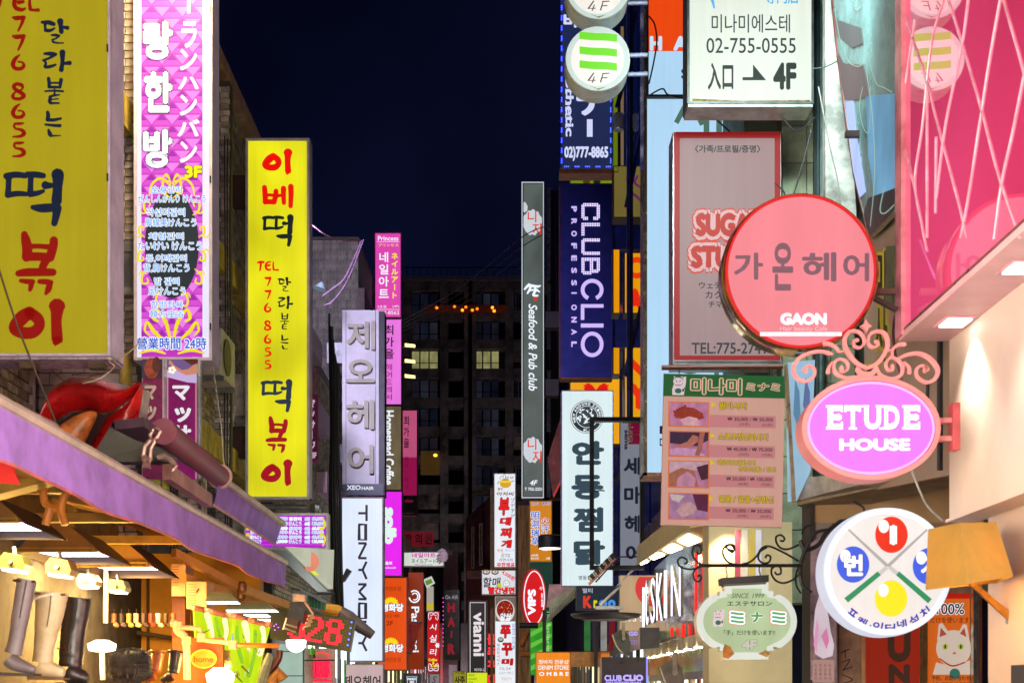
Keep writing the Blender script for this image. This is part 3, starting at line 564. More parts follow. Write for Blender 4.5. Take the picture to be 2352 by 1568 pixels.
RDL = E('#8c1a28', .9); s.chars([('H',1028,1383,1045,1406),('A',1028,1416,1045,1439),('I',1035,1447,1039,1464),('R',1028,1477,1045,1502)], RDL, bold=.06, off=.03, th=.02, name='letter')
for y in range(12): s.ell(1017.5, 1372+y*10, .9, .9, E('#ff4adf', 3), -.05, .02, 'neon_tube', n=8, kind='stuff')
s = box_sign('blade_sign', 'black vertical sign with white outline and sideways white lettering', 1075, 1378, 1119, 1553, 32, P('#141418', .4), 1.5, P('#3a3430', .4), .3)
s.frame(1079, 1382, 1115, 1548, 1.6, E('#e8dcdc', .8), .016, .01, 'outline'); s.text('vianni', 1087, 1405, 1112, 1506, E('#f0e6e8', .85), rot=90, bold=.035, off=.02); s.text('비아니', 1090, 1533, 1112, 1541, E('#e8e0e0', .7), bold=.02, off=.02)
s = T('blade_sign', 'dark vertical sign with glowing red outlined characters beside the black framed sign', 'sign', 37, (1128, 1570))
s.box(1118, 1448, 1139, 1600, P('#1c1014', .5), 0, .2, 'cabinet'); s.vtext('불쭈꾸미', 1120, 1137, 1452, 1575, E('#ff2a3a', 1.6), bold=.045, off=.03)
# ================================================================ middle of the street
s = box_sign('blade_sign', 'white light box with gold pot drawing and red outlined brushed characters', 1134, 1086, 1185, 1303, 36, E('#eef2fa', .96, .05, True), 2, P('#c9b49a', .4), .35)
RR = E('#e01810', 1); BB = E('#2a2438', .5); BRW = E('#8a4a1c', .7); BLU = E('#2a5ad0', .9)
s.ell(1161, 1110, 13, 10, E('#d8a81c', .95), .006, .002, 'printed_pot'); s.ell(1161, 1105, 14.5, 3.2, E('#f0d050', .95), .008, .002, 'printed_pot'); s.ell(1161, 1101, 8, 2.4, E('#c89614', .95), .009, .001, 'printed_pot'); s.stroke([(1146,1106,1.5),(1143,1110,1.5)], BB, .009); s.stroke([(1175,1106,1.5),(1180,1103,1.5)], BB, .009)
s.stroke([(1158,1098,.8),(1152,1093,.9),(1148,1098,.8),(1153,1102,.8)], BB, .008, name='printed_line'); s.stroke([(1155,1095,.8),(1157,1089,.9),(1162,1093,.8),(1160,1098,.8)], BB, .008, name='printed_line')
s.text('보글', 1160, 1093, 1180, 1099, BB, off=.006); s.text('참미', 1143, 1119, 1155, 1126, BRW, bold=.02); s.text('아저씨', 1141, 1129, 1180, 1138, BRW, bold=.03, ital=.1)
s.chars([('부',1145,1142,1170,1183),('대',1148,1187,1175,1206),('찌',1149,1211,1176,1235),('개',1151,1239,1176,1258)], RR, bold=.05, ol=BB, olw=.025, ital=.1, off=.007)
s.vtext('ブデチゲ', 1173, 1183, 1142, 1190, BB); s.text('맛집', 1142, 1260, 1155, 1267, E('#e08a20', .9), bold=.02); s.text('맛있는TV', 1160, 1260, 1182, 1266, E('#8aa0c0', .9)); s.text('공기밥', 1151, 1270, 1172, 1279, BB); s.text('라면사리', 1147, 1281, 1177, 1289, BB); s.text('무한제공', 1141, 1291, 1182, 1302, RR, bold=.04)
s = box_sign('shop_sign', 'white landscape board with bowls, cartoon grandmother and black and red brushed words', 1106, 1308, 1185, 1365, 35.5, E('#e6e6ee', .9, .05, True), 1.6, P('#a08a70', .4), .3)
s.text('할매', 1110, 1325, 1150, 1348, BB, bold=.02, ital=.1); s.text('빨간냉면', 1121, 1347, 1182, 1363, RR, bold=.05, ol=E('#5a1410', .6), olw=.02, off=.007); s.text('4,500원', 1151, 1309, 1184, 1332, RR, bold=.03, tilt=-32, fit=False)
for x in (1117, 1137): s.ell(x, 1313, 8.5, 6, E('#6a5a50', .7), .006, .002, 'printed_bowl'); s.ell(x, 1312, 6, 3.6, E('#e0dcc8', .9), .008, .002, 'printed_bowl'); s.ell(x+1, 1312, 2.5, 1.6, E('#c84a20', .9), .010, .001, 'printed_bowl')
s.ell(1163, 1340, 7.5, 8.5, BB, .006, .001, 'printed_face'); s.ell(1163, 1340, 6.8, 7.8, E('#f2efe8', .92), .0075, .001, 'printed_face'); s.quad([(1141,1341),(1150,1338),(1153,1346),(1144,1349)], E('#c8d828', .9), .009, .001, 'printed_note')
for x in (1160, 1166): s.stroke([(x-1.4,1338,.7),(x+1.4,1338,.7)], BB, .0095, name='printed_line', k=2)
s.stroke([(1160,1344,.7),(1163,1345.5,.8),(1166,1344,.7)], BB, .0095, name='printed_line', k=2)
s = box_sign('blade_sign', 'tall white light box with a round plate of red food and red brushed characters', 1136, 1368, 1185, 1640, 35, E('#f0f4fa', .96, .05, True), 1.6, P('#b8a088', .4), .3)
s.box(1138, 1370, 1183.5, 1426, E('#8a7a70', .6), .005, .003, 'printed_photo'); s.ell(1160, 1402, 22, 26, E('#e8d8d0', .9), .008, .002, 'printed_plate'); s.ell(1160, 1399, 19, 21, E('#8a1c10', .8), .010, .002, 'printed_plate')
for i in range(46):
    a = R.random()*6.28; r = R.random()**.5; x, y = 1160+16*r*math.cos(a), 1398+18*r*math.sin(a)
    s.stroke([(x,y,1.4),(x+R.uniform(-3,3),y+R.uniform(-3,3),2.4)], E(R.choice(['#e8401c','#f0803c','#c02810','#3a2014','#e8a070']), .9), .0125, name='printed_food', k=2, smooth=True)
s.text('알쌈', 1149, 1407, 1175, 1424, WH, bold=.03, ital=.2, off=.016)
s.chars([('쭈',1149,1434,1173,1465),('꾸',1152,1475,1177,1505),('미',1152,1511,1179,1527)], E('#c81018', 1), bold=.06, ol=BB, olw=.02, off=.007, ital=.05)
s.vtext('알쌈무한리필', 1176, 1183, 1430, 1490, BLU); s.vtext('볶음탕서비스', 1141, 1148, 1476, 1528, E('#a02838', .9)); s.ell(1150, 1468, 7, 6, E('#4a4a50', .7), .007, .002, 'printed_bowl'); s.ell(1150, 1467, 5, 3.6, E('#b0b8a0', .9), .009, .002, 'printed_bowl')
s.text('プルゴギ', 1146, 1531, 1174, 1538, BB); s.text('いいーだこ', 1147, 1541, 1180, 1547, BB); s.text('맛있는TV', 1152, 1554, 1176, 1561, E('#d0a070', .9))
for y in (1135, 1200): pass
# small boards at the very bottom
s = box_sign('shop_sign', 'yellow-green square board with black characters at the foot of the street', 1040, 1540, 1072, 1640, 30, E('#a8a018', .6), 1, DARK, .2); s.text('서울', 1044, 1541, 1068, 1547, E('#20200c', .4)); s.text('사주', 1044, 1551, 1068, 1570, E('#20200c', .4), bold=.04)
s = box_sign('shop_sign', 'lime green square shop sign with small dark words', 1072, 1543, 1120, 1640, 31, E('#d8e818', .9), 1, P('#8a9018', .4), .2)
for i, t in enumerate(('too', 'cool', 'for')): s.text(t, 1076, 1546+i*8, (1090,1094,1088)[i], 1552+i*8, E('#4a5210', .6))
for i, (x0, x1, y0, c) in enumerate(((1058,1074,1430,'#2a2430'),(1010,1018,1440,'#7a1420'),(1030,1050,1525,'#5a5060'))):
    s = box_sign('blade_sign', ('narrow unlit dark board right of the stacked red letters sign', 'thin dark red board left of the stacked red letters sign', 'small mauve unlit board under the stacked red letters sign')[i], x0, y0, x1, 1600, 42+i, P(c, .5), 1, DARK, .2)
# ---- seafood sign
s = box_sign('blade_sign', 'very tall narrow grey sign with sideways white italic lettering against the sky', 1198, 418, 1249, 1143, 30, E('#66726c', .66, .3, True, sc=1.6), 2.2, E('#cdd4da', .8), .2, side=P('#5c6064', .5))  # frame edges given their own glow to look brightly lit
s.frame(1201, 421, 1246.5, 1140, 1.4, DARK, .014, .006, 'inner_line')
GW = E('#cfd6dc', .92, .08)
for cy, yy in ((511, 0), (1033, 1)):
    s.poly([(1203+(a/40)*0+20+22*math.cos(2*math.pi*a/40)*(1+.06*math.sin(5*a)), cy+29*math.sin(2*math.pi*a/40)*(1+.07*math.sin(a*1.7))) for a in range(40)], GW, .006, .002, 'printed_cloud')
    s.text('니', 1212, cy-26, 1232, cy, E('#e03018', .95), off=.01, bold=.01); s.text('지', 1223, cy+2, 1243, cy+29, E('#e03018', .95), off=.01, bold=.01)
s.poly([(1201,464),(1207,465),(1212,474),(1211,484),(1205,488),(1201,486)], GW, .006, .002, 'printed_cloud')
s.brush([[(0,40,10),(30,10,16),(60,22,8)],[(30,0,8),(40,30,14),(20,70,10)],[(50,10,10),(90,20,14),(110,14,8)],[(70,20,10),(76,50,14),(60,84,12),(90,88,12)],[(40,50,8),(80,44,12),(104,60,8)]], WH, dst=(1203,650,1243,681), off=.008); s.ell(1230, 686, 4.5, 5, E('#d83820', .9), .008, .002, 'logo_dot')
s.text('Seafood & Pub club', 1214, 698, 1234, 897, WH, rot=90, ital=.25, bold=.015); s.text('4F', 1217, 1102, 1235, 1114, WH, ital=.25, bold=.02); s.text('T 752-2221', 1205, 1119, 1245, 1126, WH, bold=.02)
for y0, y1 in ((712,749),(868,906)): s.box(1249, y0, 1284, y1, P('#2c2233', .6), -.1, .3, 'bracket', new=True)
s = box_sign('blade_sign', 'small orange sign with blue and red Chinese characters below the tall grey sign', 1216, 1149, 1268, 1290, 28, E('#d8860e', .85, .15, True), 2, P('#8c6018', .5), .25)
NB = E('#1c46b8', .9)
s.text('エステ', 1219, 1153, 1238, 1160, NB, bold=.03, ol=WH, olw=.04); s.text('専門店', 1245, 1153, 1264, 1160, NB, bold=.03, ol=WH, olw=.04)
s.vtext('明洞瑞草', 1220, 1239, 1173, 1252, NB, bold=.02, ol=WH, olw=.06, off=.006); s.vtext('火汗蒸幕', 1243, 1261, 1186, 1265, NB, bold=.02, ol=WH, olw=.06, off=.006); s.text('火', 1243, 1187, 1261, 1204, E('#c02010', .9), bold=.03, off=.012)
s.text('24時間', 1219, 1272, 1236, 1277, WH); s.text('男女共用', 1219, 1279, 1237, 1284, WH); s.text('3層', 1254, 1279, 1263, 1284, WH)
# ---- red oval sign
s = T('oval_sign', 'red upright oval sign with white ring and upward white lettering', 'sign', 25, (1226, 1440))
s.ell(1222, 1372, 27, 67, P('#8a0c14', .4), -.06, .16, 'cabinet'); s.ell(1227, 1372, 27, 66, E('#d40c18', .95, .05, True), .0, .05, 'face'); s.ring(1227, 1372, 24.5, 62, 2.2, WH, .006, .004, 'white_ring')
s.text('VIPS', 1212, 1352, 1231, 1412, WH, rot=-90, bold=.06); s.text('SINCE 1997', 1243, 1361, 1248, 1393, WH, rot=-90, bold=.04); s.ring(1243, 1350, 3.4, 3.6, .8, WH, .006, .002, 'mark_ring', n=16); s.text('R', 1241.6, 1348, 1244.4, 1352, WH)
# ---- club sign
NVY = P('#0e1038', .35, 0, .1)
s = T('blade_sign', 'big navy vertical sign with lilac dotted and solid sideways letters', 'sign', 25, (1348, 868))
s.box(1288, 421, 1407, 866, P('#20247c', .4, 0, .12), 0, .3, 'cabinet'); s.box(1288, 864, 1407, 870, P('#6a3a24', .5), -.01, .28, 'bottom_trim'); s.box(1407, 497, 1474, 570, P('#1c2a80', .4), -.05, .15, 'bracket', new=True); s.box(1407, 720, 1474, 796, P('#18246c', .4), -.05, .15, 'bracket', new=True)
s.box(1285, 421, 1288, 866, P('#5a2c44', .4, .3), -.01, .28, 'edge_trim')
LIL = E('#cdb6f6', 1.0); DOT = E('#e8d8ff', 1.2)
for i, c in enumerate('PROFESSIONAL'): s.text(c, 1312, 474+i*28.2, 1325, 474+i*28.2+(13 if c != 'I' else 3.5), LIL, rot=90, bold=.05, off=.012)
def dots(bm, y0, y1):
    """bitmap rows top to bottom; letter turned 90 degrees clockwise"""
    rows = len(bm); cols = len(bm[0])
    for r in range(rows):
        for c in range(cols):
            if bm[r][c] == '#': s.ell(1376 - r*(1376-1337)/(rows-1), y0 + (c+.5)*(y1-y0)/cols, 1.75, 1.75, DOT, .02, .008, 'led_dot', n=7, kind='stuff')
CC = ['.########.','##########','##......##','##......##','##........','##........','##........','##......##','##......##','##########','.########.']
LL = ['##.....'] * 9 + ['#######','#######']
UU = ['##......##'] * 9 + ['##########','.########.']
B2 = ['########..','#########.','##.....##.','##.....##.','#########.','##########','##......##','##......##','##......##','##########','#########.']
dots(CC, 467, 506); dots(LL, 512, 542); dots(UU, 548, 586); dots(B2, 592, 631)
s.ring(1360, 666, 26, 25, 8.5, LIL, .02, .01, 'lettering', a0=-245, a1=65)
s.stroke([(1386,703,8),(1338,703,8)], LIL, .02, smooth=False); s.stroke([(1338,699,8),(1338,735,8)], LIL, .0215, smooth=False); s.stroke([(1386,748,9),(1334,748,9)], LIL, .02, smooth=False)
s.ring(1360, 791, 26, 29, 8.5, LIL, .02, .01, 'lettering')
# ---- stacked coloured boxes behind the navy sign
def back(x0, y0, x1, y1, c, lab, d=29, st=.9, **k): return box_sign('blade_sign', lab, x0, y0, x1, y1, d, E(c, st, .12, True), 1.5, P('#5a4a3a', .5), .3, **k)
s = back(1309, 398, 1420, 500, '#8a9c14', 'olive green sign with leaf marks behind the top of the navy sign', st=.7)
for x in (1347, 1371): s.ell(x, 418, 9, 7, E('#6a4a14', .5) if x < 1360 else E('#1c3a1c', .4), .006, .002, 'printed_leaf', n=6)
s = back(1409, 381, 1475, 500, '#8a7a3c', 'olive box with violet curls behind the blue post', 20.25, .6)
for q in ([(1450,400,5),(1440,412,6),(1452,424,5)],[(1464,405,5),(1458,420,6),(1470,430,5)],[(1444,440,5),(1460,450,7),(1472,462,5)]): s.stroke(q, E('#7a2a6c', .6), .006)
s = back(1408, 572, 1424, 720, '#f09c0a', 'narrow upper orange strip sign right of the navy sign', 20.25); s = back(1434, 580, 1474, 720, '#f0a00c', 'orange sign with large red letters beside the blue post, upper one', 20.25)
s.text('C', 1438, 590, 1478, 640, E('#e83810', .95), bold=.06); s.text('A', 1438, 662, 1480, 716, E('#e82810', .95), bold=.08)
s = back(1309, 868, 1424, 1020, '#f5a80e', 'orange sign with a red letter between navy and white signs'); s.text('Y', 1338, 880, 1400, 950, E('#e01008', .95), bold=.08)
s = back(1434, 797, 1476, 962, '#f0a60e', 'orange sign with large red letters beside the blue post, lower one', 20.25); s.text('N', 1438, 820, 1490, 870, E('#e83010', .95), bold=.08); s.text('Y', 1444, 880, 1490, 940, E('#e83010', .95), bold=.08)
s = back(1407, 190, 1420, 396, '#7c9414', 'olive strip sign right of the blue dotted navy sign', 20.25, .6)
s = back(1424, 60, 1434, 396, '#a08468', 'tan strip sign before the blue posts', 20.3, .5)
s = back(1408, 797, 1424, 860, '#e89c10', 'narrow lower orange strip sign right of the navy sign', 20.25)
# ---- white sign with round emblem
s = box_sign('blade_sign', 'white backlit vertical sign with round black emblem and four dark slate characters', 1289, 896, 1409, 1346, 22, E('#dff2f6', .97, .05, True), 2, P('#a89ac0', .35), .3)
SL = E('#3c5464', .7, base=.2); 
s.ring(1348, 957, 38, 38, 1, BB, .008, .004, 'emblem'); s.ring(1348, 957, 34.5, 34.5, 9, E('#3a4650', .5), .008, .004, 'emblem'); s.ell(1348, 957, 24, 24, E('#4a5a64', .5), .007, .003, 'emblem')
for i, c in enumerate('NEWANDONGZZIMDAK'):
    a = math.radians(-200 + i*14.2 + (6 if i > 2 else 0) + (7 if i > 8 else 0)); x, y = 1348+30*math.cos(a), 957+30*math.sin(a)
    s.text(c, x-2.8, y-3, x+2.8, y+3, WH, bold=.04, off=.011, tilt=-math.degrees(a)-90)
s.text('K.I', 1340, 985, 1356, 990, WH, bold=.04, off=.011)
for i in range(26):
    a = R.random()*6.28; r = 20*R.random()**.5; x, y = 1348+r*math.cos(a), 957+r*math.sin(a); b = R.random()*3.1
    s.stroke([(x,y,1.5),(x+4*math.cos(b),y+4*math.sin(b),3),(x+6*math.cos(b+.7),y+6*math.sin(b+.7),1.2)], WH, .0105, name='emblem_figure', k=3)
s.chars([('안',1313,1012,1388,1067),('동',1312,1090,1386,1147),('찜',1316,1164,1386,1221),('닭',1317,1239,1390,1297)], SL, bold=.055, off=.008); s.text('명동점 776', 1329, 1321, 1378, 1331, BB, bold=.01)
for y in range(20): s.ell(1290, 905+y*22, .8, .8, E('#2a3aff', 5), .02, .01, 'led_dot', n=6, kind='stuff'); s.ell(1408, 905+y*22, .8, .8, E('#2a3aff', 5), .02, .01, 'led_dot', n=6, kind='stuff')
# ---- grey salon sign with maroon square, seen past a thin square frame
s = T('blade_sign', 'light grey vertical sign with maroon square top and dark characters beside the blue glass', 'sign', 21, (1452, 1305))
s.box(1427, 960, 1477, 1305, P('#9a9cae', .5, 0, .06), 0, .2, 'cabinet'); s.box(1427, 960, 1477, 1305, E('#a2a6ba', .5, .05), .01, .008, 'face'); s.box(1443, 965, 1475, 1020, E('#7c0c34', .7), .014, .004, 'maroon_square')
s.text('HAIR', 1441, 969, 1453, 1019, P('#d8ccd8', .5), rot=90, bold=.04, off=.018); s.text('sema', 1434, 987, 1441, 1033, BB, rot=90, bold=.04, off=.018); s.text('KIMGAYOUNG', 1444, 996, 1471, 1000, P('#d8ccd8', .5), off=.02)
s.chars([('세',1432,1050,1471,1090),('마',1433,1117,1472,1157),('헤',1434,1183,1471,1223),('어',1437,1250,1473,1292)], E('#1c2440', .5, base=.1), bold=.04, off=.014)
s = T('steel_bracket', 'empty square frame of thin black steel in front of the white emblem sign', 'frame', 18, (1416, 1308))
s.frame(1355, 957, 1480, 1307, 9.5, P('#10131f', .4, .5), 0, .1, 'bar')
s.ptube([(1366,1128,.02),(1380,1127,.05),(1388,1128,.05)], .008, DARK, 'hook')
s.quad([(1416,1345),(1424,1340),(1478,1288),(1470,1286)], P('#9a9aa8', .4, .6), -.1, .05, 'strut'); s.ptube([(1368,1336,.0),(1421,1278,.0),(1478,1276,-.1)], .01, DARK, 'rod', sm=False)
# ================================================================ right-hand row
# ---- blue LED framed beauty sign
s = T('blade_sign', 'navy vertical sign edged with blue LED dots, white serif and kana lettering', 'sign', 20, (1346, 397))
s.box(1287, -330, 1407, 388, P('#2a3560', .4, 0, .1), 0, .3, 'cabinet'); s.box(1290, -330, 1404, 386, E('#232c55', .9, .1), .01, .008, 'face'); s.box(1285, 388, 1407, 398, P('#b0703c', .4, .3, .2), .01, .3, 'bottom_trim')
s.frame(1287, -330, 1407, 388, 1.6, P('#9aa6e0', .3, .5), .014, .02)
LED = E('#3048ff', 6)
for x in (1290, 1402.5):
    for j in range(17):
        for k in range(3): s.ell(x, -8+j*23.4+k*4.2, 1.25, 1.25, LED, .03, .015, 'led_dot', n=6, kind='stuff')
for j in range(5):
    for k in range(3): s.ell(1297+j*24+k*4.2, 384, 1.25, 1.25, LED, .03, .015, 'led_dot', n=6, kind='stuff')
LW = E('#d6dcff', .95)
s.text('비', 1294, 32, 1325, 65, LW, bold=.05, off=.014); s.text('스', 1332, 30, 1375, 66, LW, bold=.05, off=.014); s.text('テ', 1323, 203, 1395, 267, LW, bold=.045, off=.014); s.box(1348, 275, 1361, 315, LW, .014, .004, 'lettering')
s.text('Aesthetic', 1299, 128, 1318, 315, LW, rot=90, bold=.035, off=.014); s.text('02)777-8865', 1296, 337, 1397, 371, LW, bold=.05, off=.014)
for y in (151, 166, 181, 205, 232, 246, 262, 285): s.box(1298.5, y, 1300.6, y+10, LW, .014, .003, 'lettering')
# ---- green wave round signs
for k, (cy, lab) in enumerate(((135, 'white round lamp sign with three green waves over handwritten floor number'), (-30, 'upper white round lamp sign cut off by the top of the photo'))):
    s = T('round_sign', lab, 'sign', 11.6, (1373, cy+85), group='white round signs with green waves')
    RM = P('#cfe0dd', .3, 0, .08, 4); s.lathe([(.262,.0),(.266,.03),(.266,.12),(.25,.125),(.25,.135),(.262,.14),(.262,.25),(.24,.26)], s.m(1373, cy), RM, (0,1,0), 56, 'rim')
    s.ell(1373, cy, 73, 73, E('#d4e6e2', .85, .05, True), .004, .01, 'face', n=64); s.ell(1372, cy+2, 61, 61, E('#f4efe8', .98, .04), .008, .006, 'glow_disc', n=64)
    GR = E('#74dc2c', .95)
    for y in (73, 107, 139):
        y += cy-135; top = [(1331+86*t/12, y+1+7*(math.sin((t/12-.5)*3.14)+1)/2+1.5*math.sin(t/12*6.28)) for t in range(13)]
        s.poly(top + [(x, yy+17) for x, yy in top[::-1]], GR, .011, .002, 'printed_wave')
    for q in ([(1364,169,2.5),(1351,187,2.5),(1368,186,2.2)],[(1365,178,2.2),(1360,192,2.5)],[(1385,171,2.2),(1379,191,3)],[(1383,171,2.4),(1400,170,2)],[(1382,181,2.2),(1395,180,2)]):
        s.stroke([(x, y+cy-135, w_) for x, y, w_ in q], E('#4a2420', .6), .012, smooth=False)
    for y in (-20, 24): s.ptube([(1445, cy+y, -.1),(1490, cy+y-1, -.1)], .018, P('#9fb0d8', .25, .5), 'bracket_rod', sm=False)
    s.poly([(1355,cy+64),(1372,cy+70),(1392,cy+66),(1375,cy+73)], P('#8a7a4c', .8, 0, .4, 40), .013, .001, 'rust_stain')
# ---- blue posts and silver cloth behind
s = T('post', 'tall blue lit steel post between navy sign and the pale light box', 'post', 19, (1442, 1300))
s.box(1440, -300, 1446, 960, P('#2c3aa0', .3, .5, .2), 0, .06, 'shaft', new=True); s.box(1447, -300, 1455, 960, P('#0c1440', .4, .4, .2), -.05, .08, 'shaft', new=True)
for j in range(28):
    for k in range(3): s.ell(1472, -10+j*23+k*4.2, 1.1, 1.1, LED, .02, .01, 'led_dot', n=6, kind='stuff')
for q in ([(1462,20),(1434,180),(1418,240)],[(1474,300),(1440,470)],[(1474,700),(1436,860)]): s.ptube([(x, y, -.1) for x, y in q], .03, P('#141c50', .4, .4), 'brace', sm=False, new=True)
for x0, x1 in ((1407,1434),(1453,1467)):
    s2 = T('cloth_bundle', 'silver wrapped %s tied to the blue post' % ('wide bundle' if x0 < 1420 else 'slim bundle'), 'cloth', 19, ((x0+x1)/2, 300)); 
    s2.part('fabric', P('#aab4d8', .3, .4, .1)).add(*tube_vf([s2.m((x0+x1)/2, y) for y in (262, 268, 281, 294, 300)], [(x1-x0)*.0029*k for k in (.85,1,.95,1,.8)], 12))
# blue building glass behind
# ---- huge pale blue light box
s = T('light_box', 'huge pale blue light box with orange top and green strokes behind the other signs', 'sign', 15.6, (1600, 1095))
s.box(1481, -330, 1730, 1088, P('#9a9488', .4, .3), -.01, .35, 'cabinet'); s.box(1485, 118, 1727, 1084, E('#b4dcfa', .97, .04, True, sc=.8), .0, .02, 'face'); s.box(1485, -330, 1727, 118, E('#f04a12', .95, .06, True), .0, .02, 'face_orange')
s.box(1478, -330, 1486, 1092, P('#b8a88c', .25, .7, .2), .02, .4, 'edge_trim'); s.box(1478, 1085, 1730, 1094, P('#caa088', .3, .5, .2), .02, .4, 'bottom_trim')
s.text('H', 1492, 84, 1521, 118, E('#cfe4fa', .95), bold=.06, off=.01); s.text('A', 1546, 84, 1580, 118, E('#cfe4fa', .95), bold=.06, off=.01); s.text('S', 1564, 158, 1585, 183, E('#20404c', .5), bold=.05, off=.01)
GN = E('#567c6c', .8); s.quad([(1548,280),(1558,286),(1590,226),(1580,220)], GN, .01, .004, 'lettering'); s.quad([(1576,228),(1588,222),(1622,284),(1608,290)], GN, .01, .004, 'lettering')
s.box(1616, 240, 1629, 330, GN, .01, .004, 'lettering'); s.box(1645, 240, 1658, 330, GN, .01, .004, 'lettering'); s.box(1629, 262, 1645, 272, GN, .01, .004, 'lettering')
s.box(1515, 978, 1522, 996, E('#20304c', .5), .01, .004, 'lettering'); s.text('마사지', 1515, 1004, 1560, 1030, E('#3a1c2c', .5), bold=.03, off=.01); s.ell(1585, 845, 24, 14, GN, .01, .004, 'lettering'); s.box(1640, 836, 1651, 862, GN, .01, .004, 'lettering')
s = T('steel_bracket', 'thin dark steel frame hanging before the orange top of the pale light box', 'frame', 14.2, (1530, 222))
s.frame(1485, -320, 1640, 222, 5, P('#3a3236', .5, .4), 0, .06, 'bar'); s.ptube([(1490,40,.02),(1503,60,.03),(1508,100,.02),(1500,150,.03),(1490,195,.02)], .008, DARK, 'cable'); s.ptube([(1490,222,.02),(1520,209,.05),(1535,220,.02),(1580,232,.03),(1608,246,.03),(1700,300,-.2)], .008, DARK, 'cable')
# ---- white phone sign
s = T('light_box', 'cream white light box with black telephone number, arrow and floor number', 'sign', 12.5, (1720, 270))
s.box(1578, -220, 1868, 240, P('#7d8488', .4, .5, .15), 0, .30, 'cabinet'); s.box(1584, -220, 1864, 238, E('#e9f2e6', .9, .07, True, sc=.9), .01, .01, 'face'); s.frame(1578, -222, 1868, 240, 5, P('#5f6a68', .4, .5, .2), .02, .03)
s.box(1580, 241, 1866, 247, P('#b8c4c4', .4, .4), .015, .3, 'bottom_rail', new=True)
s.poly([(1590,228),(1700,233),(1860,231),(1860,237),(1590,237)], P('#8c7c50', .9, 0, .4, 30), .0115, .0008, 'grime')
K = E('#2c3a36', .55, base=.15); KT = E('#39454a', .6, base=.15)
s.text('미나미에스테', 1634, 35, 1814, 77, KT, bold=.005, off=.013); s.text('02-755-0555', 1622, 89, 1827, 124, KT, bold=.005, off=.013); s.text('入口', 1625, 146, 1684, 208, K, bold=.03, off=.013); s.text('4F', 1775, 145, 1829, 208, K, bold=.05, off=.013)
s.poly([(1705,179),(1729,179),(1729,150),(1759,186),(1705,186)], K, .014, .002, 'arrow')
s.text('専門店', 1757, -24, 1834, 11, E('#5ab4f0', .9), bold=.02, off=.013); s.stroke([(1622,-10,5),(1634,0,7),(1640,20,4)], E('#5ab4f0', .9), .013)
s.text('エステ', 1640, -120, 1814, -60, E('#5ab4f0', .9), bold=.02, off=.013)
# ---- red framed studio sign
s = T('light_box', 'mauve vertical sign with dark red border and red bubble lettering', 'sign', 13, (1670, 838))
s.box(1546, 303, 1794, 836, P('#b4b8bc', .3, .5, .15), 0, .35, 'cabinet'); s.box(1556, 314, 1786, 822, E('#a6888a', .82, .06, True, sc=.7), .006, .01, 'face')
s.frame(1548, 305, 1792, 830, 13, E('#8c1218', .75, base=.5), .016, .03); s.frame(1545, 828, 1795, 838, 3, STEEL, .02, .03, 'bottom_rail')
s.text('〈가족/프로필/증명〉', 1596, 334, 1746, 352, KT, bold=.03, off=.01)
for t, x0, y0, x1, y1 in (('SUGAR', 1597, 490, 1752, 545), ('STUDIO', 1586, 565, 1775, 618)):
    s.text(t, x0, y0, x1, y1, E('#c22812', .9), bold=.075, ol=E('#d23418', .9), olw=.19, off=.010); s.text(t, x0, y0, x1, y1, E('#d8aeb0', .9), bold=.075, ol=E('#d8aeb0', .9), olw=.13, off=.014); s.text(t, x0, y0, x1, y1, E('#b81a0a', .9), bold=.075, off=.019)
s.text('ウェディング', 1605, 647, 1712, 664, KT, bold=.02, off=.01); s.text('カクテル', 1620, 669, 1700, 686, KT, bold=.02, off=.01); s.text('チマチョゴリ', 1627, 691, 1722, 707, KT, bold=.02, off=.01); s.text('TEL:775-2741', 1588, 787, 1758, 813, KT, bold=.02, off=.01)
s.ptube([(1710,303,-.1),(1716,296,-.1),(1723,300,-.1)], .008, STEEL, 'hook')
# ---- pink salon disc
GD = P('#c9a97a', .12, 1, .25, 8)
s = T('round_sign', 'large pink red round salon sign with polished rim and grey characters', 'sign', 7.4, (1838, 806))
s.lathe([(.395,.0),(.405,-.015),(.41,.02),(.405,.05),(.40,.10),(.402,.17),(.38,.18)], s.m(1838, 625, 0), GD, (0,1,0), 72, 'rim')
s.ell(1838, 625, 171, 174, E('#ee8894', .90, .12, True, sc=1.6), .018, .01, 'face', n=96); s.ring(1838, 625, 172, 175, 5, E('#e01c20', .95), .022, .008, 'red_edge', n=96)
GX = E('#85606c', .8); 
s.chars([('가',1684,583,1751,645),('온',1772,560,1820,670),('헤',1840,582,1919,649),('어',1934,584,1994,649)], GX, bold=.028, off=.022)
s.text('GAON', 1790, 721, 1897, 749, WH, bold=.07, off=.024); s.text('Hair beauty Cafe', 1790, 752, 1898, 765, E('#f8c8cc', .9), off=.024); s.box(1744, 765, 1931, 774, WH, .024, .002, 'rule')
s.box(1990, 655, 2065, 668, P('#5a4640', .5, .3), -.05, .04, 'bracket', new=True); s.quad([(2000,672),(2006,666),(2070,700),(2066,708)], P('#3c2c30', .5, .3), -.05, .04, 'bracket', new=True)
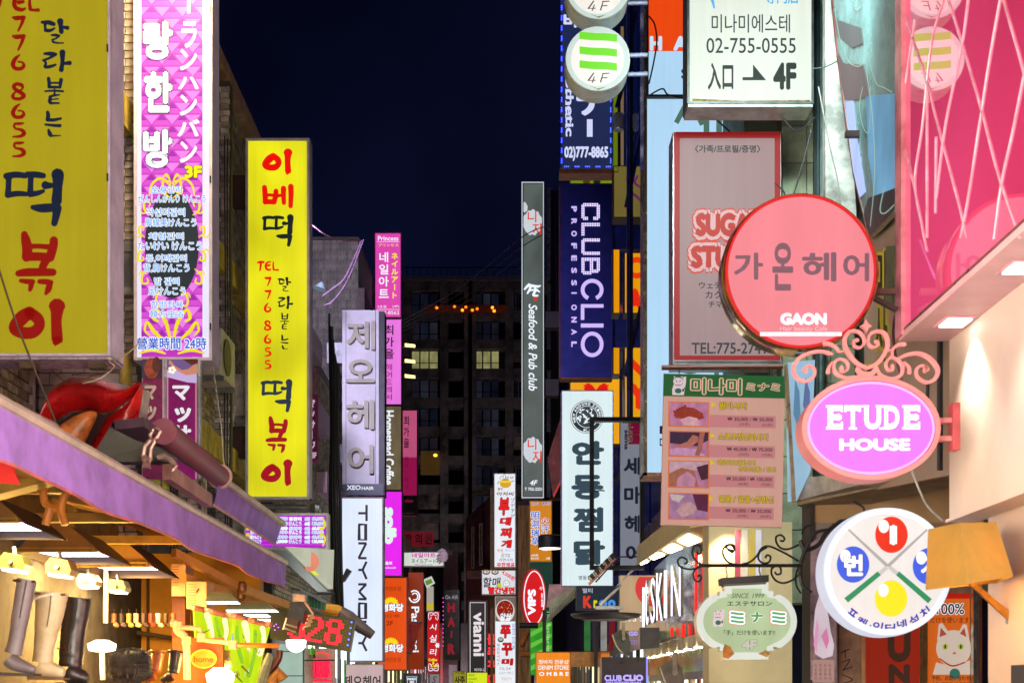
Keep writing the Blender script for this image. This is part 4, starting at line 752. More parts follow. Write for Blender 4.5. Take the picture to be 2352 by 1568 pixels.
# ---- oval cosmetics sign with scroll work
PKM = P('#e48c92', .45, 0, .06, 4)
s = T('oval_sign', 'pink framed oval sign glowing violet with white serif letters under pink scroll work', 'sign', 7.0, (2000, 1100))
def elp(cx, cy, rx, ry, y0, y1, mat, nm, n=72):
    mb = s.part(nm, mat); v = []; f = []
    for rr, off in ((1, y0), (1, y1), (.9, y1)):
        for i in range(n):
            a = 2*math.pi*i/n; v.append(s.m(cx + rx*rr*math.cos(a), cy + ry*rr*math.sin(a), off))
    for j in range(2):
        for i in range(n): f.append((j*n+i, (j+1)*n+i, (j+1)*n+(i+1)%n, j*n+(i+1)%n))
    f.append(tuple(2*n+i for i in range(n))); mb.add(v, f)
elp(2000, 983, 158, 118, 0, -.16, PKM, 'cabinet'); s.ring(2000, 983, 159, 119, 11, PKM, .015, .03, 'rim')
s.ell(2000, 983, 146, 107, E('#e07af8', 1, .05, True), .004, .01, 'face', n=80); s.ring(2000, 983, 146, 106, 5, E('#f2b8ff', 1.05), .009, .004, 'glow_edge')
WHT = E('#fff4fc', 1.15)
for c, x0, x1 in (('E',1897,1935),('T',1938,1976),('U',1981,2024),('D',2027,2066),('E',2072,2112)):
    y0, y1 = 931, 987; s.text(c, x0+2, y0, x1-1, y1, WHT, bold=.05, off=.012)
    se = {'E': [(x0-1,y0,x0+18,y0+6),(x0-1,y1-6,x0+18,y1),(x1-5,y0,x1,y0+16),(x1-5,y1-18,x1,y1),(x1-12,y0+20,x1-8,y0+36)], 'T': [(x0,y0,x0+5,y0+16),(x1-5,y0,x1,y0+16),(x0+10,y1-5,x1-9,y1)], 'U': [(x0-4,y0,x0+14,y0+5),(x1-14,y0,x1+3,y0+5),(x1-6,y1-5,x1+4,y1)], 'D': [(x0-2,y0,x0+12,y0+6),(x0-2,y1-6,x0+12,y1)]}[c]
    for b in se: s.box(*b, WHT, .013, .002, 'serif', kind='stuff')
s.text('HOUSE', 1926, 1007, 2090, 1036, WHT, bold=.06, off=.012)
for y in (955, 997): s.box(2150, y, 2198, y+11, PKM, -.04, .05, 'bracket', new=True)
s.box(2192, 922, 2209, 1030, P('#c4525c', .4), -.02, .08, 'wall_plate')
def scr(pts, r): s.stroke([(x, y, w_) for x, y, w_ in pts], PKM, .02, th=.02, name='scroll_front'); s.ptube([(x, y, -.01) for x, y, w_ in pts], [r*.0021*q for q in [1]]*1 if 0 else r*.0010, PKM, 'scroll')
ox, oy, k_ = 1913.0, 595.8, .18   # zoom frame of the ornament
def z(lst): return [(ox + x*k_, oy + y*k_, w_*k_*.86) for x, y, w_ in lst]
for q in ([(430,1395,45),(300,1330,55),(190,1200,60),(140,1060,55),(180,950,50),(270,920,45),(360,960,40),(395,1060,38),(340,1130,36),(270,1110,34),(262,1050,36),(300,1040,60)],
          [(430,1395,45),(560,1330,55),(660,1190,55),(690,1060,55),(650,950,50),(560,925,45),(470,960,40),(440,1060,38),(490,1125,36),(560,1110,34),(560,1060,36),(535,1060,60)],
          [(330,1500,50),(180,1520,45),(60,1480,45),(0,1400,45),(20,1310,42),(100,1280,38),(180,1330,36),(170,1420,34),(110,1440,34),(100,1390,60)],
          [(540,1380,50),(600,1480,45),(740,1530,45),(860,1480,45),(880,1370,42),(820,1290,40),(730,1260,38),(670,1330,36),(690,1410,34),(750,1420,34),(745,1370,62)],
          [(830,1270,40),(950,1220,50),(1100,1210,55),(1240,1280,60),(1330,1420,60),(1280,1540,52),(1170,1570,45),(1070,1500,40),(1060,1410,38),(1120,1360,36),(1200,1400,36),(1170,1430,50),(1165,1395,66)],
          [(-20,1210,36),(-150,1180,45),(-300,1200,50),(-440,1270,55),(-510,1400,55),(-460,1520,50),(-350,1560,42),(-250,1500,38),(-240,1410,36),(-310,1360,36),(-370,1400,50),(-350,1430,60)],
          [(750,1240,28),(755,1160,36),(820,1100,50),(900,1090,62)],[(900,1320,26),(960,1380,44),(965,1450,60)],[(60,1180,26),(40,1130,38),(-40,1090,50),(-120,1080,60)],[(-20,1320,26),(-60,1390,42),(-70,1450,55)],
          [(690,1165,26),(750,1165,26)],[(130,1180,26),(60,1180,26)],[(300,1400,60),(360,1460,70),(470,1470,70),(540,1400,60)]):
    zz = z(q); s.stroke(zz, PKM, .018, name='scroll_face'); s.ptube([(a, b, -.004) for a, b, c in zz], [c*.00107*.95 for a, b, c in catmull(zz, 8)], PKM, 'scroll')
s.poly([(ox+x*k_, oy+y*k_) for x, y in ((410,770),(435,830),(490,860),(435,890),(425,950),(395,890),(340,860),(395,830))], PKM, .02, .03, 'star')
# ---- price board
s = T('price_board', 'pinkish massage price board with green header, four framed pictures and yellow headings', 'sign', 11, (1660, 1035), roll=-1.2)
s.box(1521, 861, 1800, 1208, P('#c89a8c', .5, 0, .05), 0, .025, 'board'); s.box(1522, 862, 1799, 1207, E('#cf9c8e', .82, .05), .003, .004, 'face'); s.box(1521, 861, 1800, 912, E('#1c5c2c', .75), .008, .006, 'header')
for x in (1556, 1763): s.ptube([(x,861,.0),(x+1,845,.0)], .004, DARK, 'hook'); 
s.ptube([(1516,847,.0),(1794,839,.0)], .02, P('#5a3024', .5, .3), 'rod')
OLC = E('#e0b09a', .85)
s.text('미나미', 1584, 870, 1699, 906, E('#2a6a30', .8), bold=.02, ol=OLC, olw=.065, off=.012); s.text('ミナミ', 1711, 879, 1787, 896, E('#2a6a30', .8), bold=.01, ol=OLC, olw=.08, off=.012)
def cat(s, x0, y0, x1, y1, off, st=.9):
    w_, h_ = x1-x0, y1-y0; C = lambda x, y: (x0+x*w_, y0+y*h_); A = E('#d8c6cc', st)
    s.poly([C(.2,.42),C(.1,.7),C(.12,.97),C(.88,.97),C(.92,.7),C(.8,.42)], A, off, .001, 'printed_cat'); s.ell(*C(.48,.28), w_*.32, h_*.2, A, off+.001, .001, 'printed_cat'); s.poly([C(.2,.2),C(.2,.0),C(.42,.12)], A, off+.0015, .001, 'printed_cat'); s.poly([C(.55,.12),C(.76,.0),C(.78,.2)], A, off+.0015, .001, 'printed_cat')
    s.poly([C(.78,.5),C(.82,.05),C(1,.02),C(1,.3),C(.94,.6)], A, off+.0015, .001, 'printed_cat'); s.poly([C(.24,.16),C(.24,.05),C(.36,.12)], E('#b03048', st), off+.003, .001, 'printed_cat'); s.poly([C(.6,.12),C(.72,.05),C(.73,.16)], E('#b03048', st), off+.003, .001, 'printed_cat')
    s.ell(*C(.5,.76), w_*.22, h_*.13, E('#2a6a5c', st*.8), off+.003, .001, 'printed_cat'); s.box(x0+w_*.28, y0+h_*.45, x0+w_*.7, y0+h_*.49, E('#a82828', st), off+.003, .001, 'printed_cat')
    for x in (.36, .6): s.ell(*C(x,.27), w_*.045, h_*.03, BLK, off+.003, .001, 'printed_cat', n=10)
    s.ell(*C(.48,.34), w_*.03, h_*.016, E('#c05048', st), off+.003, .001, 'printed_cat', n=8)
    s.ell(*C(.82,.72), w_*.07, h_*.08, E('#5a3020', st*.7), off+.003, .001, 'printed_cat', n=10)
cat(s, 1537, 866, 1572, 911, .012, .8)
ORG = E('#d87020', .85); YW = E('#d8b81c', .85); MDK = E('#4a3a10', .5)
PC = [((1533,924,1627,982), '#c07aa0'), ((1535,991,1629,1051), '#b07090'), ((1535,1059,1630,1122), '#b8789a'), ((1537,1133,1631,1195), '#a878a0')]
for i, ((x0,y0,x1,y1), c) in enumerate(PC):
    s.box(x0, y0, x1, y1, ORG, .007, .003, 'picture', new=True); s.box(x0+2.5, y0+2.5, x1-2.5, y1-2.5, E(c, .75, .3, sc=14), .010, .003, 'picture/printed_photo', new=True)
def ph(p, c, off=.012, st=.75): s.poly(p, E(c, st, .2, sc=25), off, .001, 'printed_detail')
ph([(1545,956),(1552,942),(1566,936),(1590,938),(1612,950),(1615,962),(1600,966),(1585,958),(1566,964),(1550,962)], '#9a3424'); ph([(1560,966),(1580,958),(1600,962),(1608,979),(1570,979)], '#d8a0ac', .013)
for k in range(5): s.ell(1547+k*6, 948-k*3.2, 3.2, 3.6, E('#8a2c20', .75), .014, .001, 'printed_detail', n=10)
ph([(1538,994),(1626,994),(1626,1012),(1600,1026),(1538,1020)], '#3c2240'); ph([(1552,1026),(1578,1016),(1590,1000),(1603,1004),(1602,1016),(1588,1026),(1560,1030)], '#b86c5c', .013); ph([(1606,994),(1618,994),(1612,1030),(1606,1048),(1596,1046),(1602,1024)], '#a85c54', .014); ph([(1538,1034),(1560,1030),(1600,1032),(1620,1048),(1538,1048)], '#c890b8', .0125)
ph([(1538,1062),(1627,1062),(1627,1082),(1570,1080),(1538,1090)], '#c8a0b0'); ph([(1538,1090),(1565,1076),(1595,1082),(1606,1119),(1538,1119)], '#a8644c', .013); ph([(1600,1074),(1627,1066),(1627,1100),(1612,1104)], '#4a2030', .014); ph([(1556,1100),(1580,1084),(1600,1100),(1596,1119),(1556,1119)], '#c084a0', .0145)
ph([(1540,1136),(1575,1140),(1560,1156),(1545,1150)], '#c8b4b0'); ph([(1592,1136),(1628,1136),(1628,1176),(1604,1172)], '#5c1c40', .013); ph([(1556,1176),(1570,1158),(1590,1154),(1602,1166),(1598,1180),(1570,1190)], '#c8989c', .0135)
for y in (923, 994, 1055, 1138): s.poly([(1631,y),(1631,y+14),(1642,y+7)], YW, .010, .002, 'printed_arrow')
for t, x0, y0, x1, y1 in (('발마사지',1650,923,1712,940),('스포츠전신마사지',1649,994,1763,1010),('아로마오일마사지',1647,1055,1735,1068),('상반신(등) / 전신',1697,1070,1782,1083),('얼굴 / 얼굴+상반신',1653,1137,1779,1153)):
    s.text(t, x0, y0, x1, y1, YW, bold=.02, ol=MDK, olw=.05, off=.008)
BNK = E('#4a3038', .5)
for y0, y1, a, b, c, d_ in ((953,981,'₩ 30,000','₩ 50,000','(35분)','(65분)'),(1022,1050,'₩ 40,000','₩ 70,000','(35분)','(75분)'),(1090,1118,'₩ 50,000','₩ 100,000','(40분)','(70분)'),(1163,1191,'₩ 30,000','₩ 50,000','(30분)','(60분)')):
    s.box(1628, y0, 1780, y1, E('#c47c80', .8), .006, .002, 'printed_band', new=True); s.text(a+' / '+b, 1669, y0+4, 1774, y0+14, BNK, bold=.015, off=.009); s.text(c, 1696, y0+17, 1720, y0+25, BNK, off=.009); s.text(d_, 1749, y0+17, 1773, y0+25, BNK, off=.009)
# ---- cartouche salon sign on iron bracket
def cart(cx, cy, g):
    """outline of the cartouche: stepped top and bottom, round sides; g grows it"""
    p = []; hw, R0 = 46, 72
    p += [(-hw-g, -84-g), (hw+g, -84-g), (hw+g, -66-g*.4), (hw+12+g, -66-g*.4), (hw+12+g, -56), (hw+26, -56-g*.5)]
    for i in range(13):
        a = math.radians(-62 + 124*i/12); p.append((46+ (R0+g)*.98*math.cos(a), (62+g)*math.sin(a)))
    p += [(hw+12+g, 58), (hw+12+g, 68), (hw+g, 68), (hw+g, 80+g), (-hw-g, 80+g), (-hw-g, 68), (-hw-12-g, 68), (-hw-12-g, 58)]
    for i in range(13):
        a = math.radians(118 + 124*i/12); p.append((-46+(R0+g)*.98*math.cos(a), (62+g)*math.sin(a)))
    p += [(-hw-26, -56-g*.5), (-hw-12-g, -56), (-hw-12-g, -66-g*.4), (-hw-g, -66-g*.4)]
    return [(cx+x*.93, cy+y) for x, y in p]
s = T('hanging_sign', 'cartouche shaped green and white salon sign hanging from scrolled iron', 'sign', 9, (1715, 1512))
s.poly(cart(1715, 1426, 8), P('#e6e4da', .4, 0, .12, 5), 0, .12, 'cabinet'); s.poly(cart(1715, 1426, 7), E('#e4ece2', .8, .1, True), .01, .012, 'border'); s.poly(cart(1715, 1426, -9), E('#b7cda0', .85, .22, True, sc=3), .014, .008, 'face')
s.poly([(1660,1490),(1664,1478),(1676,1484),(1686,1500),(1672,1512),(1660,1508)], P('#9a6428', .9, 0, .4, 20), .016, .004, 'rust_stain'); s.poly([(1740,1500),(1758,1492),(1770,1500),(1760,1508)], P('#b08a50', .9, 0, .4, 20), .016, .004, 'rust_stain')
s.quad([(1656,1327),(1764,1320),(1764,1336),(1658,1342)], DARK, .03, .16, 'cap'); s.quad([(1660,1341),(1760,1335),(1758,1341),(1664,1346)], P('#5c5a50', .5, .4), .02, .12, 'cap_edge')
s.text('SINCE. 1999', 1679, 1362, 1754, 1373, K, ital=.3, off=.018); s.text('エステサロン', 1669, 1380, 1772, 1391, K, bold=.02, off=.018)
for c, x0, x1 in (('ミ',1677,1707),('ナ',1722,1752),('ミ',1772,1802)):
    for y in ((0,1,2) if c == 'ミ' else ()):
        yy = 1407+y*9.2; q = [(x0+2,yy,5),(x0+10,yy+1,5),(x0+20,yy+2.5,5),(x1-2,yy+2.5,5)]
        s.stroke(q, E('#e08850', .9), .016, wsc=3.2); s.stroke(q, WH, .0195, wsc=2.5); s.stroke(q, E('#4aa048', .9), .023, wsc=.9)
    if c == 'ナ': s.text(c, x0, 1404, x1, 1430, E('#e08850', .9), bold=.16, off=.016); s.text(c, x0, 1404, x1, 1430, WH, bold=.12, off=.0195); s.text(c, x0+1, 1405, x1-1, 1429, E('#4aa048', .9), bold=.05, off=.023)
s.text('「手」だけを使います!!', 1662, 1446, 1779, 1458, K, bold=.01, off=.018); s.text('4F', 1703, 1468, 1738, 1492, E('#c8c8b8', .8), bold=.06, off=.018, ol=E('#7c9c7c', .7), olw=.03); cat(s, 1634, 1398, 1663, 1439, .016, .9)
s = T('iron_bracket', 'black wrought iron bracket with scrolls carrying the cartouche sign', 'bracket', 9.05, (1838, 1298))
s.ptube([(1610,1298),(1842,1298)], .011, BLACKIR, 'bar')
for q in ([(1612,1298),(1600,1288),(1590,1270),(1596,1252),(1608,1254),(1611,1266),(1604,1272),(1601,1266)],[(1612,1299),(1596,1305),(1580,1306),(1562,1300),(1557,1286),(1566,1279),(1577,1284),(1577,1292),(1571,1293)],[(1608,1299),(1598,1306),(1592,1318),(1597,1332),(1606,1334),(1611,1326),(1606,1320),(1602,1324)],
          [(1684,1266,.01),(1680,1262,.01),(1676,1262),(1668,1256),(1676,1250),(1684,1256),(1686,1262),(1682,1266)],[(1682,1266),(1673,1262),(1670,1253),(1684,1250),(1688,1264)],
          [(1695,1296),(1676,1292),(1664,1280),(1660,1264),(1668,1252),(1680,1250),(1687,1258),(1683,1267),(1676,1264)],[(1700,1296),(1722,1290),(1738,1276),(1750,1258),(1768,1254),(1800,1268),(1835,1288)],[(1762,1256),(1746,1266),(1742,1282),(1752,1292),(1766,1290),(1770,1278),(1762,1274),(1758,1281)],
          [(1835,1250),(1812,1260),(1794,1258),(1784,1246),(1783,1232),(1794,1228),(1802,1236),(1798,1242),(1792,1240)],[(1842,1226),(1850,1210),(1866,1204)],[(1774,1300),(1772,1316),(1782,1332),(1800,1338),(1822,1330),(1840,1314)],[(1774,1304),(1784,1298),(1793,1304),(1793,1316),(1784,1318),(1780,1312)],[(1834,1302),(1828,1322),(1830,1345),(1840,1362)]):
    s.ptube([(p[0], p[1], 0) for p in q], .0065, BLACKIR, 'scroll', n=6, new=True)
for x in (1669, 1745): s.ptube([(x,1298,0),(x-2,1308,.01),(x+1,1318,0),(x,1328,0)], .004, BLACKIR, 'hook', new=True)
# ---- billiard sign
s = T('round_sign', 'white round billiard hall sign with red, blue and yellow balls over crossed cues', 'sign', 7.7, (2030, 1462))
s.lathe([(.335,-.0),(.345,.02),(.345,.06),(.352,.07),(.352,.17),(.33,.185)], s.m(2038, 1312, 0), E('#dfe4f6', .8, .04), (0,1,0), 72, 'rim'); s.ring(2038, 1312, 146, 146, 14, E('#e6eefe', .98, .03, True), .014, .02, 'light_tube')
s.ell(2038, 1312, 134, 134, E('#e8e4e2', .92, .05, True), .006, .01, 'face', n=80)
for q, t in (([(1947,1215,4),(2038,1300,8)], 1), ([(2129,1215,4),(2038,1300,8)], 1)): s.stroke(q, E('#b0aaa8', .85), .010, smooth=False, name='printed_cue')
for q in ([(2036,1302,9),(2016,1319,9)],[(2042,1302,9),(2062,1319,9)]): s.stroke(q, E('#c8c4c0', .9), .012, smooth=False, name='printed_cue')
for q in ([(2018,1316,11),(1942,1378,13)],[(2060,1316,11),(2134,1380,13)]): s.stroke(q, E('#2c8c5c', .9), .014, smooth=False, name='printed_cue')
for cx, cy, c in ((2046,1228,'#e02c14'),(1958,1296,'#3c5cdc'),(2132,1300,'#3c5cdc'),(2045,1374,'#f6de20')):
    s.ell(cx, cy, 37, 41.5, E(c, .95), .016, .004, 'printed_ball', new=True); s.ell(cx-18, cy-19, 12, 15, E('#f6f6f2', .95), .019, .002, 'printed_gloss', new=True)
WB = E('#f8f8f4', 1); s.text('1', 2040, 1206, 2058, 1252, WB, bold=.09, off=.024, ol=E('#8a6058', .7), olw=.015); s.text('번', 1936, 1273, 1980, 1323, WB, bold=.05, off=.024, ol=E('#405080', .7), olw=.012); s.text('가', 2112, 1275, 2156, 1325, WB, bold=.05, off=.024)
VB = E('#3a30b0', .85)
for c, x, y, t in (('포',1955,1410,-38),('켓',1978,1429,-28),('·',1998,1436,-20),('인',2015,1439,-10),('터',2043,1443,0),('넷',2071,1434,10),('설',2099,1424,22),('치',2124,1406,36)):
    s.text(c, x-(2 if c == '·' else 12), y-(2 if c == '·' else 12), x+(2 if c == '·' else 12), y+(2 if c == '·' else 12), VB, bold=.03, off=.012, tilt=t)
# ---- wall lamp with yellow shade
s = T('wall_lamp', 'wall lamp with faceted mustard paper shade on a slanted arm', 'lamp', 6.9, (2320, 1420))
SH = P('#c4a050', .6, 0, .06, 3, trans=.35); 
tl = [W(2132,1217,6.8), W(2205,1201,6.55), W(2290,1201,6.75), W(2262,1212,7.1)]; bl = [W(2126,1354,6.75), W(2226,1340,6.4), W(2328,1322,6.6), W(2290,1338,7.15)]
for i in range(4):
    j = (i+1) % 4; n_ = (tl[j]-tl[i]).cross(bl[i]-tl[i]).normalized()*.004; s.hexa([bl[i], bl[j], tl[j], tl[i]], [bl[i]+n_, bl[j]+n_, tl[j]+n_, tl[i]+n_], SH, 'shade_panel', new=True)
cb = sum(bl, Vector())/4; ct_ = sum(tl, Vector())/4
s.lathe([(.0,-.05),(.04,-.03),(.05,0),(.035,.05),(.02,.07)], cb+Vector((0,0,.10)), E('#ffb040', 30, samp=True), n=14, name='bulb')
s.hexa(tl, [p+Vector((0,0,.004)) for p in tl], SH, 'top_panel')
s.hexa([W(2222,1336,6.95),W(2232,1330,6.95),W(2326,1408,7.1),W(2316,1422,7.1)], [p+Vector((0,.02,0)) for p in (W(2222,1336,6.95),W(2232,1330,6.95),W(2326,1408,7.1),W(2316,1422,7.1))], P('#a87a30', .3, .6), 'arm'); s.solid(W(2316,1432,7.1), W(2332,1396,7.14), STEEL, 'wall_mount')
light('POINT', cb+Vector((0,0,.03)), (0,0,0), 9, '#ffa848', .05)
# ---- brown panel sign and letters of cosmetics shop
s = T('shop_sign', 'square brushed bronze panel with red crescent logo and white spaced letters', 'sign', 20, (1475, 1448))
s.box(1423, 1320, 1532, 1448, P('#b79a74', .35, .6, .12, 3, streak=True), 0, .15, 'panel'); s.box(1424, 1321, 1531, 1447, E('#cfae88', .8, .18, sc=2), .004, .003, 'film')  # the film's own glow brightens the bronze panel as if lit
rg = s.part('logo_ring', E('#d83c3c', .95)); n_ = 48; cc_ = lambda r, i: (min(1531, 1501+r*math.cos(2*math.pi*i/n_)), max(1324, 1350+r*math.sin(2*math.pi*i/n_)))
v_ = [s.m(*cc_(42, i), .012) for i in range(n_)] + [s.m(*cc_(20, i), .012) for i in range(n_)]; rg.add(v_, [(i, (i+1)%n_, n_+(i+1)%n_, n_+i) for i in range(n_)]); s.text("It'S SK", 1437, 1413, 1493, 1426, WHT, off=.012)
s = T('letter_sign', 'row of white neon letters standing on the chrome shop front', 'sign', 16, (1590, 1440), rot=-90); s.p0 = Vector((2.0, 16, 2.2)); s.loc = s.p0.copy()
NE = E('#f2f2ff', 1.6, samp=True); SD = P('#c8ccd8', .1, .9)
for c, x0, y0, x1, y1 in (('I',1497,1348,1502,1439),("t",1503,1330,1511,1434),('S',1517,1326,1527,1430),('K',1531,1315,1546,1424),('I',1550,1309,1557,1418),('N',1567,1298,1590,1414)):
    y0 -= 0; s.text(c, x0, y0, x1, y1, SD, off=.125, th=.03, name='letter_side'); s.text(c, x0, y0, x1, y1, NE, off=.13, name='letter')
# chrome facade behind
CHR = P('#e0e0ea', .1, 1, .15, 3, bump=.6)
s = T('boutique', 'curved chrome cladding of the cosmetics shop with red lit strips', 'shop', 15, (1640, 1480))
pl = [(2.08,20.2),(2.06,18.5),(2.08,17),(2.12,15.8),(2.2,15),(2.3,14.2)]
for i in range(len(pl)-1):
    (x0,y0),(x1,y1) = pl[i], pl[i+1]; s.hexa([Vector((x0,y0,2.15)),Vector((x1,y1,2.15)),Vector((x1,y1,3.3)),Vector((x0,y0,3.3))], [Vector((x0+.05,y0,2.15)),Vector((x1+.05,y1,2.15)),Vector((x1+.05,y1,3.3)),Vector((x0+.05,y0,3.3))], CHR, 'cladding_panel', new=True)
for k, (x, y) in enumerate(((2.05,17.6),(2.07,16.6),(2.1,15.7),(2.17,15.1))): s.solid((x-.03,y,2.2),(x,y+.05,3.1 if k > 1 else 2.35), E('#e81818', 1.4), 'red_tube', new=True)
s.solid((1.95,13.7,2.03),(2.5,20.3,2.16), P('#d8c498', .4, .1), 'ledge'); s.solid((1.97,14.1,1.78),(2.5,20.0,2.02), P('#d8d0b8', .12, .9, .2, 2, bump=.6), 'lower_cladding'); s.solid((1.9,16,2.16),(1.96,20.2,2.2), P('#8c7c70', .4, .5), 'front_rail')
for i in range(7): s.solid((1.93,14.6+i*.85,2.02),(2.0,14.72+i*.85,2.03), E('#fff0c8', 25, samp=True), 'downlight', new=True)
# canopy wedge with lit soffit
s = T('canopy', 'cream wedge canopy with bright recessed strip lights above the neon letters', 'canopy', 15, (1560, 1298))
pp = [(1.64,18.07),(1.77,13.8),(2.4,13.5),(2.14,14.86)]; zb, zt = EYE+1.56, EYE+1.80
s.hexa([Vector((x,y,zb)) for x,y in pp], [Vector((x,y,zt)) for x,y in pp], P('#c9b47c', .5, 0, .06), 'body')
for (u0, u1) in ((.08,.2),(.28,.44),(.52,.68),(.76,.92)):
    A = Vector((1.64,18.07,zb-.006)); B = Vector((1.77,13.8,zb-.006)); C_ = Vector((2.14,14.86,zb-.006))
    q = [A.lerp(B,u0)+(A.lerp(C_,u0)-A.lerp(B,u0))*.2, A.lerp(B,u1)+(A.lerp(C_,u1)-A.lerp(B,u1))*.2, A.lerp(B,u1)+(A.lerp(C_,u1)-A.lerp(B,u1))*.8, A.lerp(B,u0)+(A.lerp(C_,u0)-A.lerp(B,u0))*.8]
    s.hexa(q, [p-Vector((0,0,.01)) for p in q], E('#fff2c8', 16, samp=True), 'strip_light', new=True)
# ---- row of black spotlights
s = T('spotlight_row', 'row of five black box spotlights on a slanted rail before the white emblem sign', 'lamp', 17, (1352, 1338))
s.ptube([(1352,1342,.05),(1412,1282,.05)], .016, P('#a86a50', .4, .4), 'rail', sm=False)
for i in range(5):
    x, y = 1357+i*11.5, 1328-i*11.3; s.quad([(x-6,y-4),(x+2,y-12),(x+9,y-3),(x+1,y+6)], P('#10182c', .4, .2), .1, .16, 'lamp_head', new=True); s.quad([(x-6,y-2),(x+1,y+7),(x+3,y+5),(x-4,y-4)], P('#b0a8a0', .4, .5), .105, .15, 'lamp_head/reflector', new=True)
# ---- drum lamps
for x0, y0, x1, y1, d, lab in ((1236,1230,1290,1258,25,'black drum floodlight with glowing underside before the orange sign'),(1193,1428,1236,1442,24,'black tubular arm lamp beneath the red oval sign')):
    s = T('floodlight', lab, 'lamp', d, (x1, y1)); sc = d/F
    a, b = s.m(x0, (y0+y1)/2), s.m(x1, (y0+y1)/2)
    if y1-y0 > 20:
        c = (a+b)/2; s.lathe([((x1-x0)/2*sc,-.11),((x1-x0)/2*sc,.10),((x1-x0)/2.4*sc,.12)], c, P('#12121c', .4, .2), n=24, name='lamp_head'); s.lathe([((x1-x0)/2.2*sc,-.12),((x1-x0)/2.2*sc,-.111)], c, E('#fff0d8', 2.5, samp=True), n=24, name='lens')
        light('SPOT', c-Vector((0,0,.15)), c-Vector((0,0,3)), 40, '#ffe8c8', .1, 120)
    else: s.tube([a, b], (y1-y0)/2*sc, P('#12121c', .4, .2), 'lamp_head', 16); s.solid(s.m(1246,1500)-Vector((.0,.05,0)), s.m(1254,1400)+Vector((0,.05,0)), DARK, 'post')
# ---- lower small signs
s = box_sign('shop_sign', 'bright orange square denim shop sign with white lettering at the foot', 1230, 1496, 1311, 1571, 20, E('#f08a18', .95, .1, True), 2, P('#a85c14', .4), .2)
s.text('청바지 전문샵', 1237, 1514, 1306, 1524, WH, bold=.01); s.text('DENIM STORE', 1237, 1527, 1306, 1537, WH, bold=.01); s.text('O M B R E', 1238, 1542, 1306, 1551, WH, bold=.03)
s = box_sign('blade_sign', 'tall green striped restaurant sign behind the red oval sign', 1217, 1290, 1269, 1550, 27, E('#0c4434', .5), 1.5, P('#284838', .5), .3)
s.box(1218, 1426, 1268, 1549, E('#2ca018', .75, .2, sc=3), .004, .003, 'printed_band')
for k in range(4): s.quad([(1219,1450+k*26),(1267,1428+k*26),(1267,1436+k*26),(1219,1462+k*26)], E('#6cd040', .7), .006, .002, 'printed_ray')
s.text('The Restaurant', 1256, 1400, 1264, 1500, E('#b8e8a0', .8), rot=90, off=.009)
s = box_sign('shop_sign', 'dark slate shop board with coloured letters under the emblem sign', 1324, 1345, 1422, 1400, 20.5, E('#243446', .6, .1), 1, DARK, .2)
s.text('멀티', 1338, 1350, 1361, 1361, E('#c8ccd8', .8), bold=.02)
for c, x0, y0, x1, col in (('K',1339,1367,1359,'#d83c28'),('r',1363,1377,1372,'#d8d020'),('o',1375,1376,1395,'#4a94e0'),('o',1396,1376,1414,'#4a94e0')): s.text(c, x0, y0, x1, 1396, E(col, .9), bold=.06, off=.01)
s = T('round_canopy', 'dark shallow round canopy disc on a white strut below the slate board', 'canopy', 18.5, (1360, 1425)); s.lathe([(.02,-.05),(.22,-.045),(.42,-.02),(.46,.01),(.47,.03),(.44,.035)], s.m(1395,1412,-.3), P('#2c2830', .5, .3, .2), n=40, name='disc')
s.lathe([(.30,-.05),(.31,-.04)], s.m(1395,1412,-.3), P('#5a5058', .5, .3), n=40, name='ring')
s.ptube([(1376,1391,.2),(1424,1345,.2)], .018, P('#c8ccd0', .4, .3), 'strut', sm=False); s.box(1366, 1393, 1428, 1400, P('#b8bcc4', .4, .4), .2, .08, 'rail')
s = T('shop_sign', 'low black lit sign of the cosmetics club with lilac lettering at the bottom edge', 'sign', 16.5, (1435, 1568))
s.box(1382, 1508, 1484, 1640, P('#26222e', .3, .1), 0, .3, 'cabinet'); s.text('CLUB', 1388, 1549, 1428, 1563, E('#b0a0ff', 1.2), bold=.05, off=.03); s.text('CLIO', 1430, 1548, 1477, 1563, E('#b0a0ff', 1.2), bold=.07, off=.03); s.text('PROFESSIONAL', 1391, 1564, 1475, 1568, E('#b0a0ff', 1.2), bold=.04, off=.03)
s.box(1484, 1508, 1487, 1640, E('#6a6aff', 2.2), .02, .05, 'neon_edge')
s = T('shop_sign', 'small dark and mauve display box with dotted letters left of the neon letters', 'sign', 17.5, (1480, 1495)); s.quad([(1440,1447),(1470,1447),(1470,1490),(1440,1498)], P('#8a7880', .5), .02, .1, 'panel'); s.quad([(1472,1440),(1515,1440),(1515,1486),(1472,1490)], P('#3a3c48', .5), -.02, .2, 'side'); s.text('CLIO', 1444, 1449, 1464, 1459, E('#b8b0ff', 1), bold=.05, off=.03)
for i in range(6):
    for j in range(3): s.ell(1443+i*3.6, 1470+j*4, .8, .8, E('#a8a0ff', 1.2), .03, .01, 'led_dot', n=6, kind='stuff')
